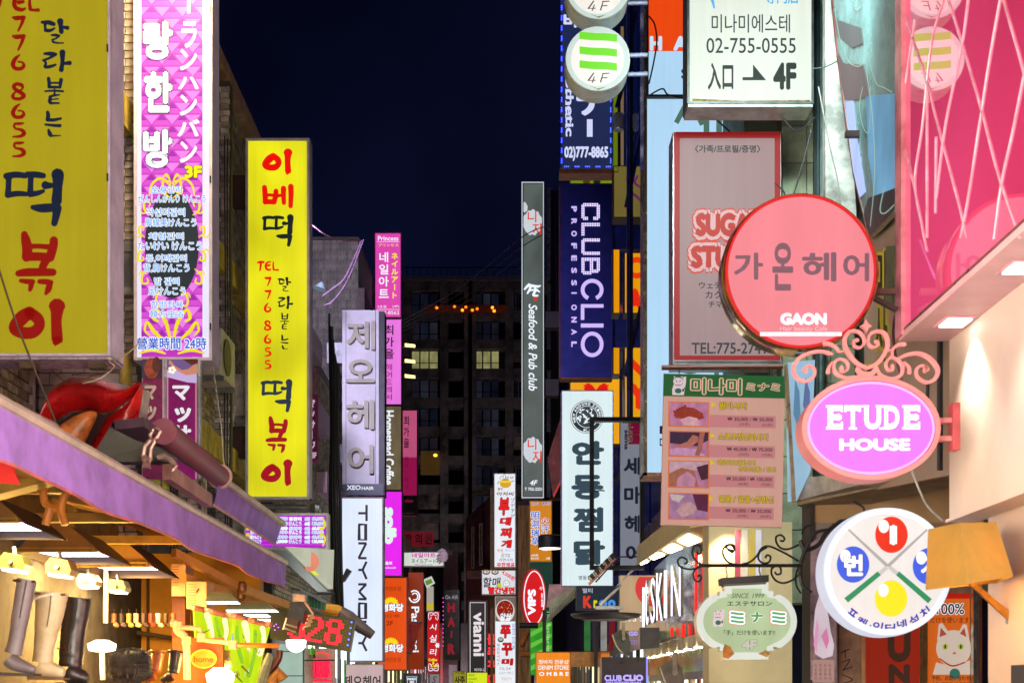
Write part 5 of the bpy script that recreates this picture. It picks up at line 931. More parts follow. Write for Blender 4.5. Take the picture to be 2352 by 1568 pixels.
for k, (cx, cy, r) in enumerate(((1428,1474,34),(1545,1556,46))):
    s = T('floodlight', ('grey quarter-round floodlight beneath the bronze panel','large grey quarter-round floodlight low before the chrome front')[k], 'lamp', (17.2,12)[k], (cx, cy+r)); n_ = 10
    p = [(cx-r*.75, cy-r*.55)] + [(cx-r*.75+r*1.7*math.sin(math.radians(a))*.9+0, cy+r*.95-r*1.5*math.cos(math.radians(a))) for a in range(90, 12, -8)][::-1]
    p = [(cx-r*.62,cy-r*.5),(cx+r*.1,cy-r*.95),(cx+r*.45,cy-r*.5),(cx+r*.6,cy+r*.1),(cx+r*.55,cy+r*.9),(cx+r*.1,cy+r*.8),(cx-r*.35,cy+r*.25)]
    s.poly(p, P('#6a665e' if k else '#454c50', .45, .3, .2), 0, .16, 'housing'); s.poly([(x-1.5, y+1) for x, y in (p[0], p[6], p[5], p[4])] + [(p[4][0]-3, p[4][1]+3), (p[5][0]-4,p[5][1]+4), (p[6][0]-5,p[6][1]+4), (p[0][0]-4,p[0][1]+2)], P('#b8a890', .3, .5), .004, .17, 'reflector_edge') if 0 else s.stroke([(p[0][0],p[0][1],2.4),(p[6][0],p[6][1],2.8),(p[5][0],p[5][1],2.8)], P('#c0b49c', .3, .5), .01, name='reflector_edge')
    s.box(cx, cy-r*1.3, cx+r*.22, cy-r*.2, P('#8a8478', .4, .4), .03, .03, 'yoke'); s.ell(cx+r*.11, cy-r*.25, r*.13, r*.13, P('#a09888', .4, .4), .045, .03, 'pivot')
# ================================================================ setting: street, buildings, shops
def struct(name, a, b, mat):
    me = MB(); me.add(*box_vf(a, b)); c = Vector(((a[0]+b[0])/2, (a[1]+b[1])/2, a[2])); o = bpy.data.objects.new(name, me.mesh(name, c, mat)); o.location = c; o['kind'] = 'structure'; COL.objects.link(o); return o
struct('ground', (-80,-30,-.3), (80,160,0), P('#3a3a3c', .8, 0, .2, 2))
struct('street_paving', (-3.3,-5,0.004), (2.4,90,.012), P('#5a5654', .5, 0, .25, 3))
def pieces(s, name, mesh, locs): 
    for l in locs: s.extra.append((name, mesh, None, l))
def bmesh_box(sx, sy, sz, mat, ch=.004):
    v, f = box_vf((-sx/2,-sy/2,-sz/2), (sx/2,sy/2,sz/2)); me = bpy.data.meshes.new('piece'); me.from_pydata(v, [], f); me.materials.append(mat); return me
def split(s, name, mats, cells, size):
    """cells: centres; nearest 300 become parts, the rest one stuff part"""
    cells = sorted(cells, key=lambda c: (c - CAM).length); ms = [bmesh_box(*size, m) for m in mats]
    for c in cells[:300]: s.extra.append((name, R.choice(ms), None, c))
    for m in mats:
        sub = [c for i, c in enumerate(cells[300:]) if i % len(mats) == mats.index(m)]
        if sub:
            mb = s.part(name, m, new=True, kind='stuff')
            for c in sub: mb.add(*box_vf(c - Vector(size)/2, c + Vector(size)/2))
MORTAR = P('#3a3733', .9, 0, .3, 8)
BR1, BR2, BR3, BR4 = P('#8c8064', .75, 0, .3, 9, bump=.3), P('#a08f6c', .75, 0, .3, 9, bump=.3), P('#77684c', .8, 0, .3, 9, bump=.3), P('#94886f', .75, 0, .35, 9, bump=.3)
PB = [P('#a39a94', .7, 0, .3, 10, bump=.3), P('#8c827c', .75, 0, .3, 10, bump=.3), P('#b0a8a4', .7, 0, .3, 10, bump=.3)]
CONC = P('#6c685c', .85, 0, .3, 3, bump=.3); YLEDGE = P('#a08a2c', .7, 0, .3, 5)
# ---- left building: facade of tan brick with piers and ledges
X0 = -3.4
s = T('brick_building', 'three storey tan brick building with pale brick piers behind the left signs', 'building', 12, (300, 1580)); s.loc = Vector((X0-2, 13, 0))
s.solid((X0-5, 7.2, 0), (X0, 19.4, EYE+7.15), MORTAR, 'wall'); s.solid((X0-.2, 7.2, EYE+7.1), (X0+.14, 19.5, EYE+7.28), P('#9a7a5c', .7, 0, .2), 'parapet_cap')
cells = []
for r in range(int(5.8/.066)):
    z = EYE+1.45+r*.066
    for k in range(int(11.9/.205)):
        y = 7.35+k*.205+(.1 if r % 2 else 0)
        Zr = z-EYE
        if any(abs(Zr-h) < .16 for h in (2.7, 4.9)): continue
        ph_ = (y-9.2) % 2.9
        if any(h+.7 < Zr < h+1.75 for h in (0.9, 3.0)) and .9 < ph_ < 2.5: continue
        cells.append(Vector((X0+.012, y, z)))
split(s, 'brick', [BR1, BR2, BR3, BR4], cells, (.03, .19, .053))
for h in (2.7, 4.9): s.solid((X0, 7.2, EYE+h-.14), (X0+.16, 19.3, EYE+h+.14), YLEDGE, 'ledge', new=True)
pc = []
for yp in (12.3, 14.7, 16.4, 18.3):
    s.solid((X0, yp, EYE+1.2), (X0+.19, yp+.2, EYE+7.0), MORTAR, 'pier', new=True)
    for r in range(84):
        z = EYE+1.25+r*.068
        for k in range(2): pc.append(Vector((X0+.05+k*.1 if r % 2 else X0+.03+k*.11, yp-.008, z)))
split(s, 'pier_brick', PB, pc, (.094, .03, .058))
WG = P('#26262c', .1, .2)
for h in (1.6, 3.7):
    for k in range(4):
        y = 10.1+k*2.9-.0
        s.solid((X0-.05, y, EYE+h), (X0+.03, y+1.6, EYE+h+1.05), P('#b8b0a8', .5), 'window', new=True)
        for q in (0, .8): s.solid((X0+.03, y+.05+q, EYE+h+.05), (X0+.036, y+.75+q, EYE+h+1.0), WG, 'window/pane', new=True)
for k, (yy, zz) in enumerate(((15.2, 3.35), (17.2, 3.3), (16.9, 1.75), (14.2, 5.4))):
    s2 = T('air_conditioner', ['upper of two outdoor air conditioner units between brick piers beside the magenta sign','outdoor air conditioner unit just behind the bright yellow sign, higher one','outdoor air conditioner unit behind the bright yellow sign, lower one','highest outdoor air conditioner unit under the parapet ledge'][k], 'air conditioner', yy, (500, 800)); s2.loc = Vector((X0+.2, yy, EYE+zz))
    s2.solid((X0+.02, yy, EYE+zz), (X0+.34, yy+.75, EYE+zz+.5), P('#a8a498', .5, 0, .2, 6), 'casing'); s2.lathe([(.2,.0),(.2,.012)], (X0+.34, yy+.3, EYE+zz+.25), DARK, (1,0,0), 20, 'fan_grille'); s2.solid((X0, yy+.05, EYE+zz-.05), (X0+.36, yy+.1, EYE+zz-.002), STEEL, 'mounting_arm'); s2.solid((X0, yy+.65, EYE+zz-.05), (X0+.36, yy+.7, EYE+zz-.002), STEEL, 'mounting_arm', new=True)
    s2.tube(catmull([Vector((X0+.1,yy,EYE+zz+.1)), Vector((X0+.08,yy-.15,EYE+zz-.2)), Vector((X0+.05,yy-.12,EYE+zz-.9))], 5) if 0 else [Vector((X0+.1,yy,EYE+zz+.1)), Vector((X0+.08,yy-.15,EYE+zz-.2)), Vector((X0+.05,yy-.12,EYE+zz-.9))], .02, P('#c8c0a8', .6), 'hose')
for k, yy in enumerate((13.4, 16.0, 17.7)):
    s2 = T('cable_run', ['first vertical bundle of black cables on the brick facade','second vertical bundle of black cables on the brick facade','third vertical bundle of black cables on the brick facade'][k], 'cable', yy, (500, 900)); s2.loc = Vector((X0+.2, yy, EYE+3))
    for j in range(3): s2.tube([Vector((X0+.22+.02*j, yy+.05*j+.03*math.sin(q*1.3+j), EYE+.8+q*.6)) for q in range(10)], .008, DARK, 'cable', 6, new=True)
# orange downpipe, duct and cables
s = T('air_duct', 'grey sheet metal duct box between the dim yellow and magenta signs', 'duct', 12.2, (284, 680)); s.box(263, 556, 306, 676, P('#7c7e86', .4, .6, .12, 3), 0, .5, 'body'); s.box(262, 668, 307, 680, P('#5c5e66', .4, .6), .01, .52, 'flange'); s.box(262, 556, 307, 565, P('#8c8e96', .4, .6), .01, .52, 'flange', new=True)
s = T('drain_pipe', 'teal blue pipe running down under the magenta sign', 'pipe', 13, (298, 1100)); s.ptube([(298,775),(298,1110)], .05, P('#2a6a8c', .4, .2), 'pipe', sm=False); s.ptube([(276,777),(310,777)], .03, P('#2a6a8c', .4, .2), 'bracket', sm=False)
s = T('drain_pipe', 'cream yellow pipe beside the blue pipe under the dim yellow sign', 'pipe', 12, (262, 1100)); s.ptube([(264,800),(264,1110)], .06, P('#c0a878', .5, 0, .2), 'pipe', sm=False)
def cable(lab, pts, d, r=.008, mat=None, name='cable', cat='cable'):
    s = T(name, lab, cat, d, pts[len(pts)//2][:2]); s.ptube(pts, r, mat or DARK, 'body'); return s
cable('long dark cable slanting across the dim yellow sign to the awning', [(-20,560,0),(30,720,0),(80,850,0),(120,950,0),(150,1040,0)], 8.1, .006, P('#5a4a38', .6))
cable('thin wire looping below the corner of the dim yellow sign', [(190,880),(230,868),(262,842),(250,828),(280,820),(330,780)], 8.4, .004, P('#a8a088', .5))
cable('reddish wire drooping behind the lips to the yellow sign corner', [(120,850),(160,880),(220,860),(258,855),(262,848)], 8.6, .004, P('#5a2a20', .5))
cable('white wire hanging from the magenta sign corner past the brick piers', [(488,832),(497,900),(508,980),(514,1060),(530,1180)], 12.2, .006, P('#b0b0a0', .5))
cable('thin black wire hanging beside the grey duct box', [(285,380),(292,420),(300,470),(290,520),(278,555)], 12.4, .007)
cable('pink lit cable sagging from the bright yellow sign to the tiled block', [(711,512),(750,540),(790,552),(830,552)], 20, .012, P('#a06a94', .5))
cable('tangled violet cables hanging over the tiled block', [(830,552),(815,590),(790,640),(760,665),(740,680)], 22.5, .016, P('#4a3450', .5))
cable('second violet cable crossing the tiled block to the lamp', [(835,550),(800,640),(765,690),(745,700)], 22.3, .012, P('#4a3450', .5))
for i in range(5): cable(['outer black cable beside the hair sign bracket','thick black cable beside the hair sign bracket','inner black cable near the magenta glow','thin cable crossing the magenta glow','last black cable reaching the orange board'][i], [(756+i*4,720+i*30),(758+i*5,850),(760+i*4,1000),(757+i*6,1150),(764+i*5,1300),(775+i*3,1400)], 20-i*.2, (.016,.03,.02,.012,.02)[i])
for i in range(4): cable(['lowest faint cable crossing the street before the dark hotel','second faint cable crossing the street before the dark hotel','third faint cable crossing the street before the dark hotel','upper cable crossing the tall grey seafood sign'][i], [(925,760-i*8),(1060,700-i*14),(1200,610-i*22),(1262,560-i*14)], 31-i*.5, .010, P('#1c1c24', .5))
# ---- second left building: tiled end block
s = T('tiled_block', 'grey tiled rooftop wall block with pale joints above the hair sign', 'building', 30, (776, 900)); s.loc = W(776, 900, 30); TD = 30
a = W(718, 552, TD); b = W(823, 1000, TD); s.solid((a.x, TD, b.z-4), (b.x, TD+3, a.z), P('#a5a29a', .8, 0, .2), 'wall'); s.solid((a.x-.02, TD-.05, a.z), (b.x+.02, TD+3, a.z+.06), P('#4a4648', .7), 'coping')
cells = []
for r in range(14):
    for k in range(14): cells.append(Vector((a.x+.035+k*.069, TD-.01, a.z-.11-r*.205-(0 if k % 2 else .02))))
split(s, 'tile', [P('#85807f', .5, 0, .2, 9), P('#928d8c', .5, 0, .2, 9), P('#787377', .5, 0, .2, 9)], cells, (.063, .03, .195))
s.solid((b.x-.001, TD, b.z-2), (b.x+.13, TD+6, a.z-1), P('#7a6670', .7, 0, .2), 'side_slab')
s = T('pipe_lamp', 'pale blue domed outdoor lamp on the tiled block', 'lamp', 24, (736, 655)); s.lathe([(.015,.06),(.05,.03),(.09,-.04),(.11,-.07)], s.m(737,655), P('#90a8b8', .4, .1), (.3,.1,1), 18, 'dome'); s.tube([s.m(730,640), s.m(728,610,-.1)], .012, STEEL, 'rod')
s = T('row_building', 'low tan brick building with magenta lit ledges behind the bright yellow sign', 'building', 22, (735, 1580)); s.loc = Vector((-4, 23, 0))
s.solid((-7, 19.6, 0), (-3.25, 40, EYE+5.6), MORTAR, 'wall')
cells = [Vector((-3.24, 19.8+k*.2+(.1 if r % 2 else 0), EYE+1.2+r*.068)) for r in range(62) for k in range(40)]
split(s, 'brick', [BR1, BR3, BR4], cells, (.03, .185, .055))
for y, z in ((20.4,5.3),(21.6,4.3),(24,3.3),(27,2.6)): s.hexa([Vector((-3.25,y,EYE+z)),Vector((-3.05,y,EYE+z)),Vector((-3.05,y+3,EYE+z)),Vector((-3.25,y+3,EYE+z))], [Vector((-3.25,y,EYE+z+.35)),Vector((-3.05,y,EYE+z+.35)),Vector((-3.05,y+3,EYE+z+.35)),Vector((-3.25,y+3,EYE+z+.35))], P('#9a7a8c', .5, 0, .1), 'awning_slab', new=True)  # mauve slab colour stands in for magenta light
s.solid(W(690,880,23)-Vector((0,.1,0)), W(698,620,23), P('#4c1c20', .5), 'downpipe')
s = T('glow_panel', 'tall magenta lit glass panel seen between cables and the grey hair sign', 'sign', 28, (768, 1180)); s.quad([(758,770),(776,900),(776,1235),(758,1200)], E('#e84ae0', .75, .2, True), 0, .1, 'face'); s.quad([(762,1130),(775,1130),(778,1240),(762,1240)], E('#e050e0', .85, .1), .02, .1, 'face_low')
s = T('glow_panel', 'orange lit panel below the magenta panel beside the tall white box', 'sign', 27.5, (770, 1350)); s.box(760, 1235, 784, 1348, E('#e0501a', .8, .1, True), 0, .1, 'face')
s = T('wall_board', 'grey unlit metal board between orange panel and tall white box', 'panel', 26.5, (770, 1480)); s.box(756, 1348, 786, 1490, P('#5a5c6c', .5, .2), 0, .2, 'face'); s.box(700, 1500, 786, 1640, P('#a89c90', .7), -.2, .2, 'wall_face')
s = T('arm_spotlight', 'black spotlight on a bent arm left of the tall white light box', 'lamp', 24, (745, 1360)); s.ptube([(700,1362),(775,1362),(783,1350),(784,1330)], .018, DARK, 'rod'); s.hexa([s.m(781,1340,.08),s.m(792,1334,.08),s.m(805,1314,.08),s.m(795,1308,.08)], [s.m(781,1340,-.08),s.m(792,1334,-.08),s.m(805,1314,-.08),s.m(795,1308,-.08)], DARK, 'lamp_head'); s.hexa([s.m(795,1308,.06),s.m(805,1314,.06),s.m(808,1311,.06),s.m(797,1304,.06)], [s.m(795,1308,-.06),s.m(805,1314,-.06),s.m(808,1311,-.06),s.m(797,1304,-.06)], P('#3c2c28', .5), 'hood')
# ---- far left continuation
s = T('row_building', 'dark plaster building further down the left side of the street', 'building', 50, (940, 1580)); s.loc = Vector((-5, 50, 0)); s.solid((-10, 41, 0), (-3.1, 62, EYE+4.6), P('#6a5c5c', .8, 0, .3, 2), 'wall')
for k in range(4): s.solid((-3.12, 42+k*4, EYE+2.6), (-3.06, 44.2+k*4, EYE+3.9), P('#1c1a20', .2), 'window', new=True)
s = T('row_building', 'mauve rendered house with bare wall below the nail salon board', 'building', 55, (1035, 1400)); s.loc = Vector((-2.3, 56, 0)); s.solid(tuple(W(1018,1400,54)-Vector((0,0,6))), tuple(W(1052,1268,54)+Vector((0,4,0))), P('#8a6a74', .8, 0, .15), 'wall'); s.solid(tuple(W(1015,1274,53.8)), tuple(W(1040,1264,54)+Vector((0,2,0))), P('#a8909c', .7), 'coping')
s.solid(tuple(W(985,1425,56)), tuple(W(1018,1300,56)+Vector((0,2,0))), P('#3a3038', .8), 'annex'); 
s = T('gabled_house', 'dark red timber building with two pale narrow windows beside the pot sign', 'building', 46, (1105, 1330)); s.loc = Vector((-.9, 47, 0)); DR = P('#5a2c30', .7, 0, .3, 4)
q = [(1070,1190),(1136,1130),(1136,1600),(1070,1600)]
s.hexa([W(x,y,46+ (0 if x > 1100 else 2)) for x, y in q[::-1]], [W(x,y,46+(0 if x > 1100 else 2))+Vector((0,3,0)) for x, y in q[::-1]], DR, 'wall')
for x0, x1, y0, y1 in ((1083,1089,1210,1306),(1101,1108,1202,1298)):
    s.hexa([W(x0,y1,45.9),W(x1,y1-2,45.9),W(x1,y0-2,45.9),W(x0,y0,45.9)], [p+Vector((0,.3,0)) for p in (W(x0,y1,45.9),W(x1,y1-2,45.9),W(x1,y0-2,45.9),W(x0,y0,45.9))], P('#9a8c88', .6), 'window', new=True); s.poly([(x0-2,y0),(x1+2,y0-2),((x0+x1)/2,y0-34)], P('#9a8c88', .6), .15, .2, 'gable_trim', new=True) if 0 else None
    s.hexa([W(x0+1.4,y1-3,45.86),W(x1-1.4,y1-5,45.86),W(x1-1.4,y0+2,45.86),W(x0+1.4,y0+4,45.86)], [p+Vector((0,.05,0)) for p in (W(x0+1.4,y1-3,45.86),W(x1-1.4,y1-5,45.86),W(x1-1.4,y0+2,45.86),W(x0+1.4,y0+4,45.86))], P('#2a1c20', .3), 'window/pane', new=True)
s.solid(tuple(W(1072,1318,45.8)-Vector((0,0,.1))), tuple(W(1136,1318,46)+Vector((0,.4,.1))), P('#5c4038', .7), 'sill_beam')
s = T('sign_pole', 'tan steel post carrying the stacked white food signs', 'post', 36.6, (1130, 1600)); s.solid(tuple(W(1126,1640,36.6)-Vector((0,0,1))), tuple(W(1133,1120,36.6)+Vector((0,.15,0))), P('#8a7454', .6), 'shaft'); 
for y in (1180, 1240, 1400): s.solid(tuple(W(1184,y,36.6)), tuple(W(1196,y-12,36.6)+Vector((0,.15,0))), P('#8a7454', .6), 'clamp', new=True)
# weathered timber wall beside the oval sign
s = T('timber_wall', 'peeling brown timber clad wall strip behind the red oval sign', 'building', 33, (1205, 1580)); s.loc = W(1205, 1580, 33)
for i in range(4): s.solid(tuple(W(1190+i*7.5,1600,33)-Vector((0,0,1.4))), tuple(W(1197+i*7.5,1160,33)+Vector((0,.1,0))), P('#a07844', .8, 0, .4, 5, col2='#4c3018', streak=True), 'plank', new=True)
s.solid(tuple(W(1188,1600,33.1)-Vector((0,0,1.4))), tuple(W(1222,1150,33.1)+Vector((0,3,0))), P('#2c2420', .8), 'wall')
for q in ([(1196,1330),(1218,1345)],[(1196,1480),(1218,1430)],[(1196,1500),(1218,1500)]): s.tube([W(x,y,32.9) for x, y in q], .05, P('#a8601c', .5, .2), 'brace', new=True)
# ---- hotel block at the end of the street
HW = P('#4c464c', .85, 0, .42, .9); HD = P('#1a1a24', .5, 0, .2, 1)
s = T('hotel_building', 'dark many storey concrete hotel closing the street, two windows lit', 'building', 95, (1080, 1580)); s.loc = Vector((-2, 96, 0))
x0, x1 = W(925,1580,95).x, W(1420,1580,95).x; zt = W(0,640,95).z
s.solid((x0, 97, 0), (x1, 112, zt), P('#15151e', .8), 'core')
for x in (925, 1010, 1065, 1075, 1160, 1200, 1260, 1340): s.solid((W(x,0,95).x, 95.4, 0), (W(x,0,95).x+.55, 97, zt), HW, 'pillar', new=True)
for i in range(15): s.solid((x0, 95.6, zt-.6-i*1.95), (x1, 97, zt-i*1.95), HW, 'floor_slab', new=True)
for i in range(1, 14):
    for xa_, xb_ in ((930,1008),(1078,1150),(1165,1198)):
        lit = (i == 3 or i == 4) and xa_ < 1100
        if (i > 5 and xa_ == 930 and i % 3) or (i > 6 and xa_ == 1078 and i % 4 == 1) or (xa_ == 1165 and i % 3 == 2):
            s.solid((W(xa_,0,95).x-.1, 96.0+.1*(i%2), zt-2.6-i*1.95), (W(xb_,0,95).x+.05, 96.9, zt-.6-i*1.95), P('#5a5050', .9, 0, .5, .8), 'wall_panel', new=True); continue
        zc = zt-.6-i*1.95
        a_, b_ = W(xa_,0,95).x+.3, W(xb_,0,95).x-.1; n_ = 3; L_ = lit and i == 3
        for q in range(n_):
            u0 = a_+(b_-a_)*q/n_+.05; u1 = a_+(b_-a_)*(q+1)/n_-.05
            s.solid((u0, 96.2, zc+.72+.0), (u1, 96.3, zc+1.88), E('#b8b478', .5, .35, sc=2) if L_ else E(R.choice(['#141826','#1a2030','#221f2a','#10121c','#2a2c38']), .55, .4, sc=1), 'window', new=True)  # dark panes too carry a faint glow of their own
            s.solid((u0, 96.15, zc+1.08), (u1, 96.2, zc+1.12), HD, 'window/bar', new=True)
s.solid((x0-.2, 95.2, zt), (x1, 97.2, zt+.25), P('#4a4a58', .8), 'coping')
for i in range(26): s.solid((x0+.2+i*.45, 95.9, zt+.25), (x0+.24+i*.45, 95.95, zt+1.0), P('#3c3c4c', .6), 'rail_post', kind='stuff')
s.solid((x0, 95.88, zt+1.0), (x1, 95.96, zt+1.06), P('#3c3c4c', .6), 'handrail')
for x, y, st in ((1003,706,4),(1062,712,5),(1131,706,5),(1135,714,5),(1085,712,3),(1096,709,2),(1044,704,2),(1070,705,2)): s.lathe([(.0,-.1),(.09,-.05),(.09,.05),(.0,.1)], W(x,y,95.1), E('#ff7418', st), n=8, name='lamp_globe', new=True)
s.solid(tuple(W(975,718,95.3)), tuple(W(1165,700,95.3)+Vector((0,.05,0))), E('#3c1408', .5, .5, sc=1), 'lounge_glow')
s.lathe([(.0,-.1),(.12,-.06),(.12,.06),(.0,.1)], W(1000,1045,95), E('#ffa030', 5), n=10, name='balcony_lamp'); s.solid(tuple(W(966,1090,95.5)), tuple(W(1010,1035,95.5)+Vector((0,.1,0))), E('#4a3414', .6, .2), 'balcony_glow')
for k, y in enumerate((792, 828, 863)):
    s = T('strip_lamp', ('top','middle','bottom')[k]+' one of three warm bar lamps behind the pink signs', 'lamp', 60, (938, y), group='warm bar lamps on the hotel side'); s.quad([(924,y-5),(930,y-5),(930,y+3),(924,y+3)], P('#9a9aa8', .5), 0, .3, 'mount'); s.quad([(930,y-4),(953,y-1),(953,y+4),(930,y+2)], E('#ffe080', 3.0, samp=True), 0, .15, 'tube')
# back skyline block to the right of the hotel
struct('far_block', (1.5, 62, 0), (12, 80, EYE+16), P('#15151f', .9))
# ---- right facades
s = T('glass_building', 'dark blue glass fronted building behind the right-hand row of signs', 'building', 24, (1440, 1580)); s.loc = Vector((4, 30, 0))
s.solid((2.35, 20.6, 0), (8, 60, EYE+12), P('#141a3c', .3, .2, .2, 1), 'wall')
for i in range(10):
    for j in range(6): s.solid((2.31, 21+i*2.2, EYE+.8+j*1.9), (2.349, 22.9+i*2.2, EYE+2.4+j*1.9), E('#1a2a78', .12, .5, sc=.8, rough=.1), 'pane', new=True)  # panes glow in place of blue LED light falling on them
s = T('concrete_building', 'pale green concrete block wall with pipes behind the white and mauve sign boxes', 'building', 11, (1840, 1580)); s.loc = Vector((3, 14, 0))
CB = P('#b4c4a8', .85, 0, .2, 5, bump=.3); s.solid((2.36, 14.2, EYE+1.2), (6, 20.5, EYE+11), P('#6c7a6c', .85, 0, .2, 4), 'wall')
x_a = W(1795,0,13.8).x; s.solid((x_a, 13.8, EYE+.9), (W(1925,0,13.8).x, 14.0, EYE+10), P('#5c6a5c', .85), 'end_wall')
cells = [Vector((x_a+.12+k*.235, 13.79, EYE+1.0+r*.355)) for r in range(25) for k in range(3)]
split(s, 'block', [CB, P('#a4b49a', .85, 0, .2, 5, bump=.3)], cells, (.225, .04, .343))
for i, (x, r_, c) in enumerate(((1872,.02,'#1c2a2c'),(1879,.03,'#2c4448'),(1887,.035,'#5a7474'),(1893,.016,'#14181c'))): s.tube([W(x,-300,13.2), W(x+1,300,13.2), W(x-1,1000,13.2), W(x,1300,13.2)], r_, P(c, .4, .3), 'pipe', new=True)
s.hexa([W(1896,-200,11.5),W(1925,-200,11.5),W(1970,540,11),W(1896,540,11)][::-1], [p+Vector((.0,.1,0)) for p in (W(1896,-200,11.5),W(1925,-200,11.5),W(1970,540,11),W(1896,540,11))][::-1], P('#a8b0ac', .8, 0, .3, 4, bump=.4), 'plaster_pier')
s.box(1880, 404, 1930, 416, P('#2c1c18', .5), .9, .05, 'angle_iron')
cable('dark cable looping in front of the green concrete blocks', [(1863,300),(1848,360),(1822,450),(1810,470),(1800,440),(1780,420)], 11, .006); cable('sagging black wire from the phone light box to the vertical pipes', [(1790,262),(1830,300),(1872,270)], 11.6, .006); cable('grey coax wire drooping over the plaster pier', [(1880,200),(1905,330),(1925,420),(1935,520)], 10.9, .006, P('#7c8480', .5)); cable('thin wire tied round the vertical pipes', [(1864,158),(1895,154),(1925,140)], 11, .005, P('#3c4c4c', .5))
# blue and grey printed banner along the street
s = T('printed_banner', 'glossy teal and blue curved banner with pale flowing lines above the pink disc', 'banner', 9, (2000, 545), rot=-90); s.p0 = Vector((2.5, 9, EYE+4)); s.loc = Vector((2.5, 9, EYE+3))
s.poly([(1908,-60),(1922,130),(1938,270),(1960,400),(1978,480),(1996,545),(2062,482),(2075,-60)], P('#6a9498', .25, .2, .25, 2, bump=.2), 0, .03, 'fabric')
s.poly([(1943,230),(1962,232),(1968,300),(1990,440),(1975,455),(1958,385)], E('#b8ccff', .85, .1), .006, .003, 'printed_glow'); s.poly([(1990,220),(2060,215),(2060,430),(2010,450),(1996,360)], E('#7ab4dc', .65, .3, sc=3), .005, .003, 'printed_glow'); s.poly([(1925,120),(1940,146),(1985,150),(1998,220),(1945,235),(1932,190)], E('#8c7c80', .5, .2), .006, .003, 'printed_shape')  # emissive patches painted on for the sheen of the reflective fabric
s.poly([(1996,455),(2060,432),(2062,482),(1996,545),(1982,500)], P('#14303c', .3, .1), .006, .003, 'printed_shape'); s.poly([(1915,20),(1922,45),(1980,65),(1984,100),(1960,110),(1925,80)], E('#8a8c90', .45, .2), .006, .003, 'printed_shape')
for q in ([(1920,20,1.5),(1932,90,1.8),(1950,140,1.8),(1975,153,1.8),(1988,140,1.5)],[(1988,140,1.5),(1998,195,1.6),(2008,280,1.5),(2012,400,1.5),(2002,520,1.2)],[(1960,0,1.5),(1968,22,1.6),(1980,14,1.5)],[(1985,200,1.2),(1978,240,1.5),(1985,290,1.5),(2000,300,1.2),(2002,200,1)],[(2000,140,1),(2015,190,1.5),(2035,202,1.5),(2052,212,1.5)],[(2035,430,1.5),(2025,480,2),(2035,490,2),(2058,470,1.5)]): s.stroke(q, E('#b8dccc', .7), .009, name='printed_line')
s.ptube([(1908,-40,.0),(1925,130,.0),(1962,400,.0),(1998,550,.0)], .012, P('#4c1414', .5), 'edge_rod', sm=False); s.ptube([(1998,550,.0),(2068,478,.0)], .015, P('#8c7c5c', .4, .4), 'edge_rod', sm=False)
# beige fascia with black and yellow characters
s = T('fascia_sign', 'grey beige side fascia with tall black characters outlined in yellow behind the pink disc', 'sign', 9, (2080, 1080), rot=-90); s.p0 = Vector((2.56, 9, EYE+2)); s.loc = s.p0.copy()
s.poly([(1985,570),(2180,370),(2180,1090),(1985,1130)], P('#ad9a8c', .5, 0, .08, 2), 0, .05, 'panel'); YO = E('#c0a818', .6)
for c, x0, y0, x1, y1 in (('마', 2012, 575, 2045, 690), ('사', 2012, 695, 2042, 830), ('지', 1992, 830, 2020, 930)): s.text(c, x0, y0, x1, y1, P('#14161c', .5), bold=.03, ol=YO, olw=.06, off=.008)
s.poly([(2130,880),(2136,870),(2134,1000),(2128,1050),(2124,1060)], P('#14161c', .5), .008, .004, 'lettering'); s.poly([(2112,905),(2116,900),(2112,1060),(2106,1065)], P('#14161c', .5), .008, .004, 'lettering')
s.box(2044, 565, 2060, 700, P('#6c7a5c', .5), .03, .03, 'rail'); s.box(2160, 780, 2166, 1080, DARK, .02, .03, 'rail', new=True)
s = T('corner_light_box', 'pale blue lit corner panel left of the violet oval sign', 'panel', 10.4, (1840, 1150)); s.poly([(1808,832),(1872,826),(1868,940),(1862,1082),(1830,1150),(1812,1150)], E('#a4cce8', .75, .2, True, sc=3), 0, .05, 'face'); s.poly([(1803,838),(1809,836),(1828,1152),(1818,1152)], P('#b8a890', .3, .6), .01, .05, 'edge')
s.poly([(1826,870),(1836,900),(1838,950),(1830,975),(1822,950)], E('#6a98c0', .6), .006, .002, 'printed_petal'); s.poly([(1850,865),(1860,900),(1860,960),(1852,970),(1844,930)], E('#6a80b8', .6), .006, .002, 'printed_petal')
# soffit box below fascia
s = T('fascia_box', 'light grey fascia box end with shaded underside above the round billiard sign', 'fascia', 10.2, (1950, 1170)); s.hexa([W(1826,1150,10.6),W(1826,1098,10.6),W(2030,1080,9.4),W(2030,1098,9.4)], [p+Vector((.25,.4,0)) for p in (W(1826,1150,10.6),W(1826,1098,10.6),W(2030,1080,9.4),W(2030,1098,9.4))], P('#a8a4a0', .6), 'body'); s.hexa([W(1830,1160,10.6),W(1830,1150,10.6),W(2175,1070,9.2),W(2175,1085,9.2)], [p+Vector((.3,.5,0)) for p in (W(1830,1160,10.6),W(1830,1150,10.6),W(2175,1070,9.2),W(2175,1085,9.2))], P('#8c806c', .6), 'lower_rail')
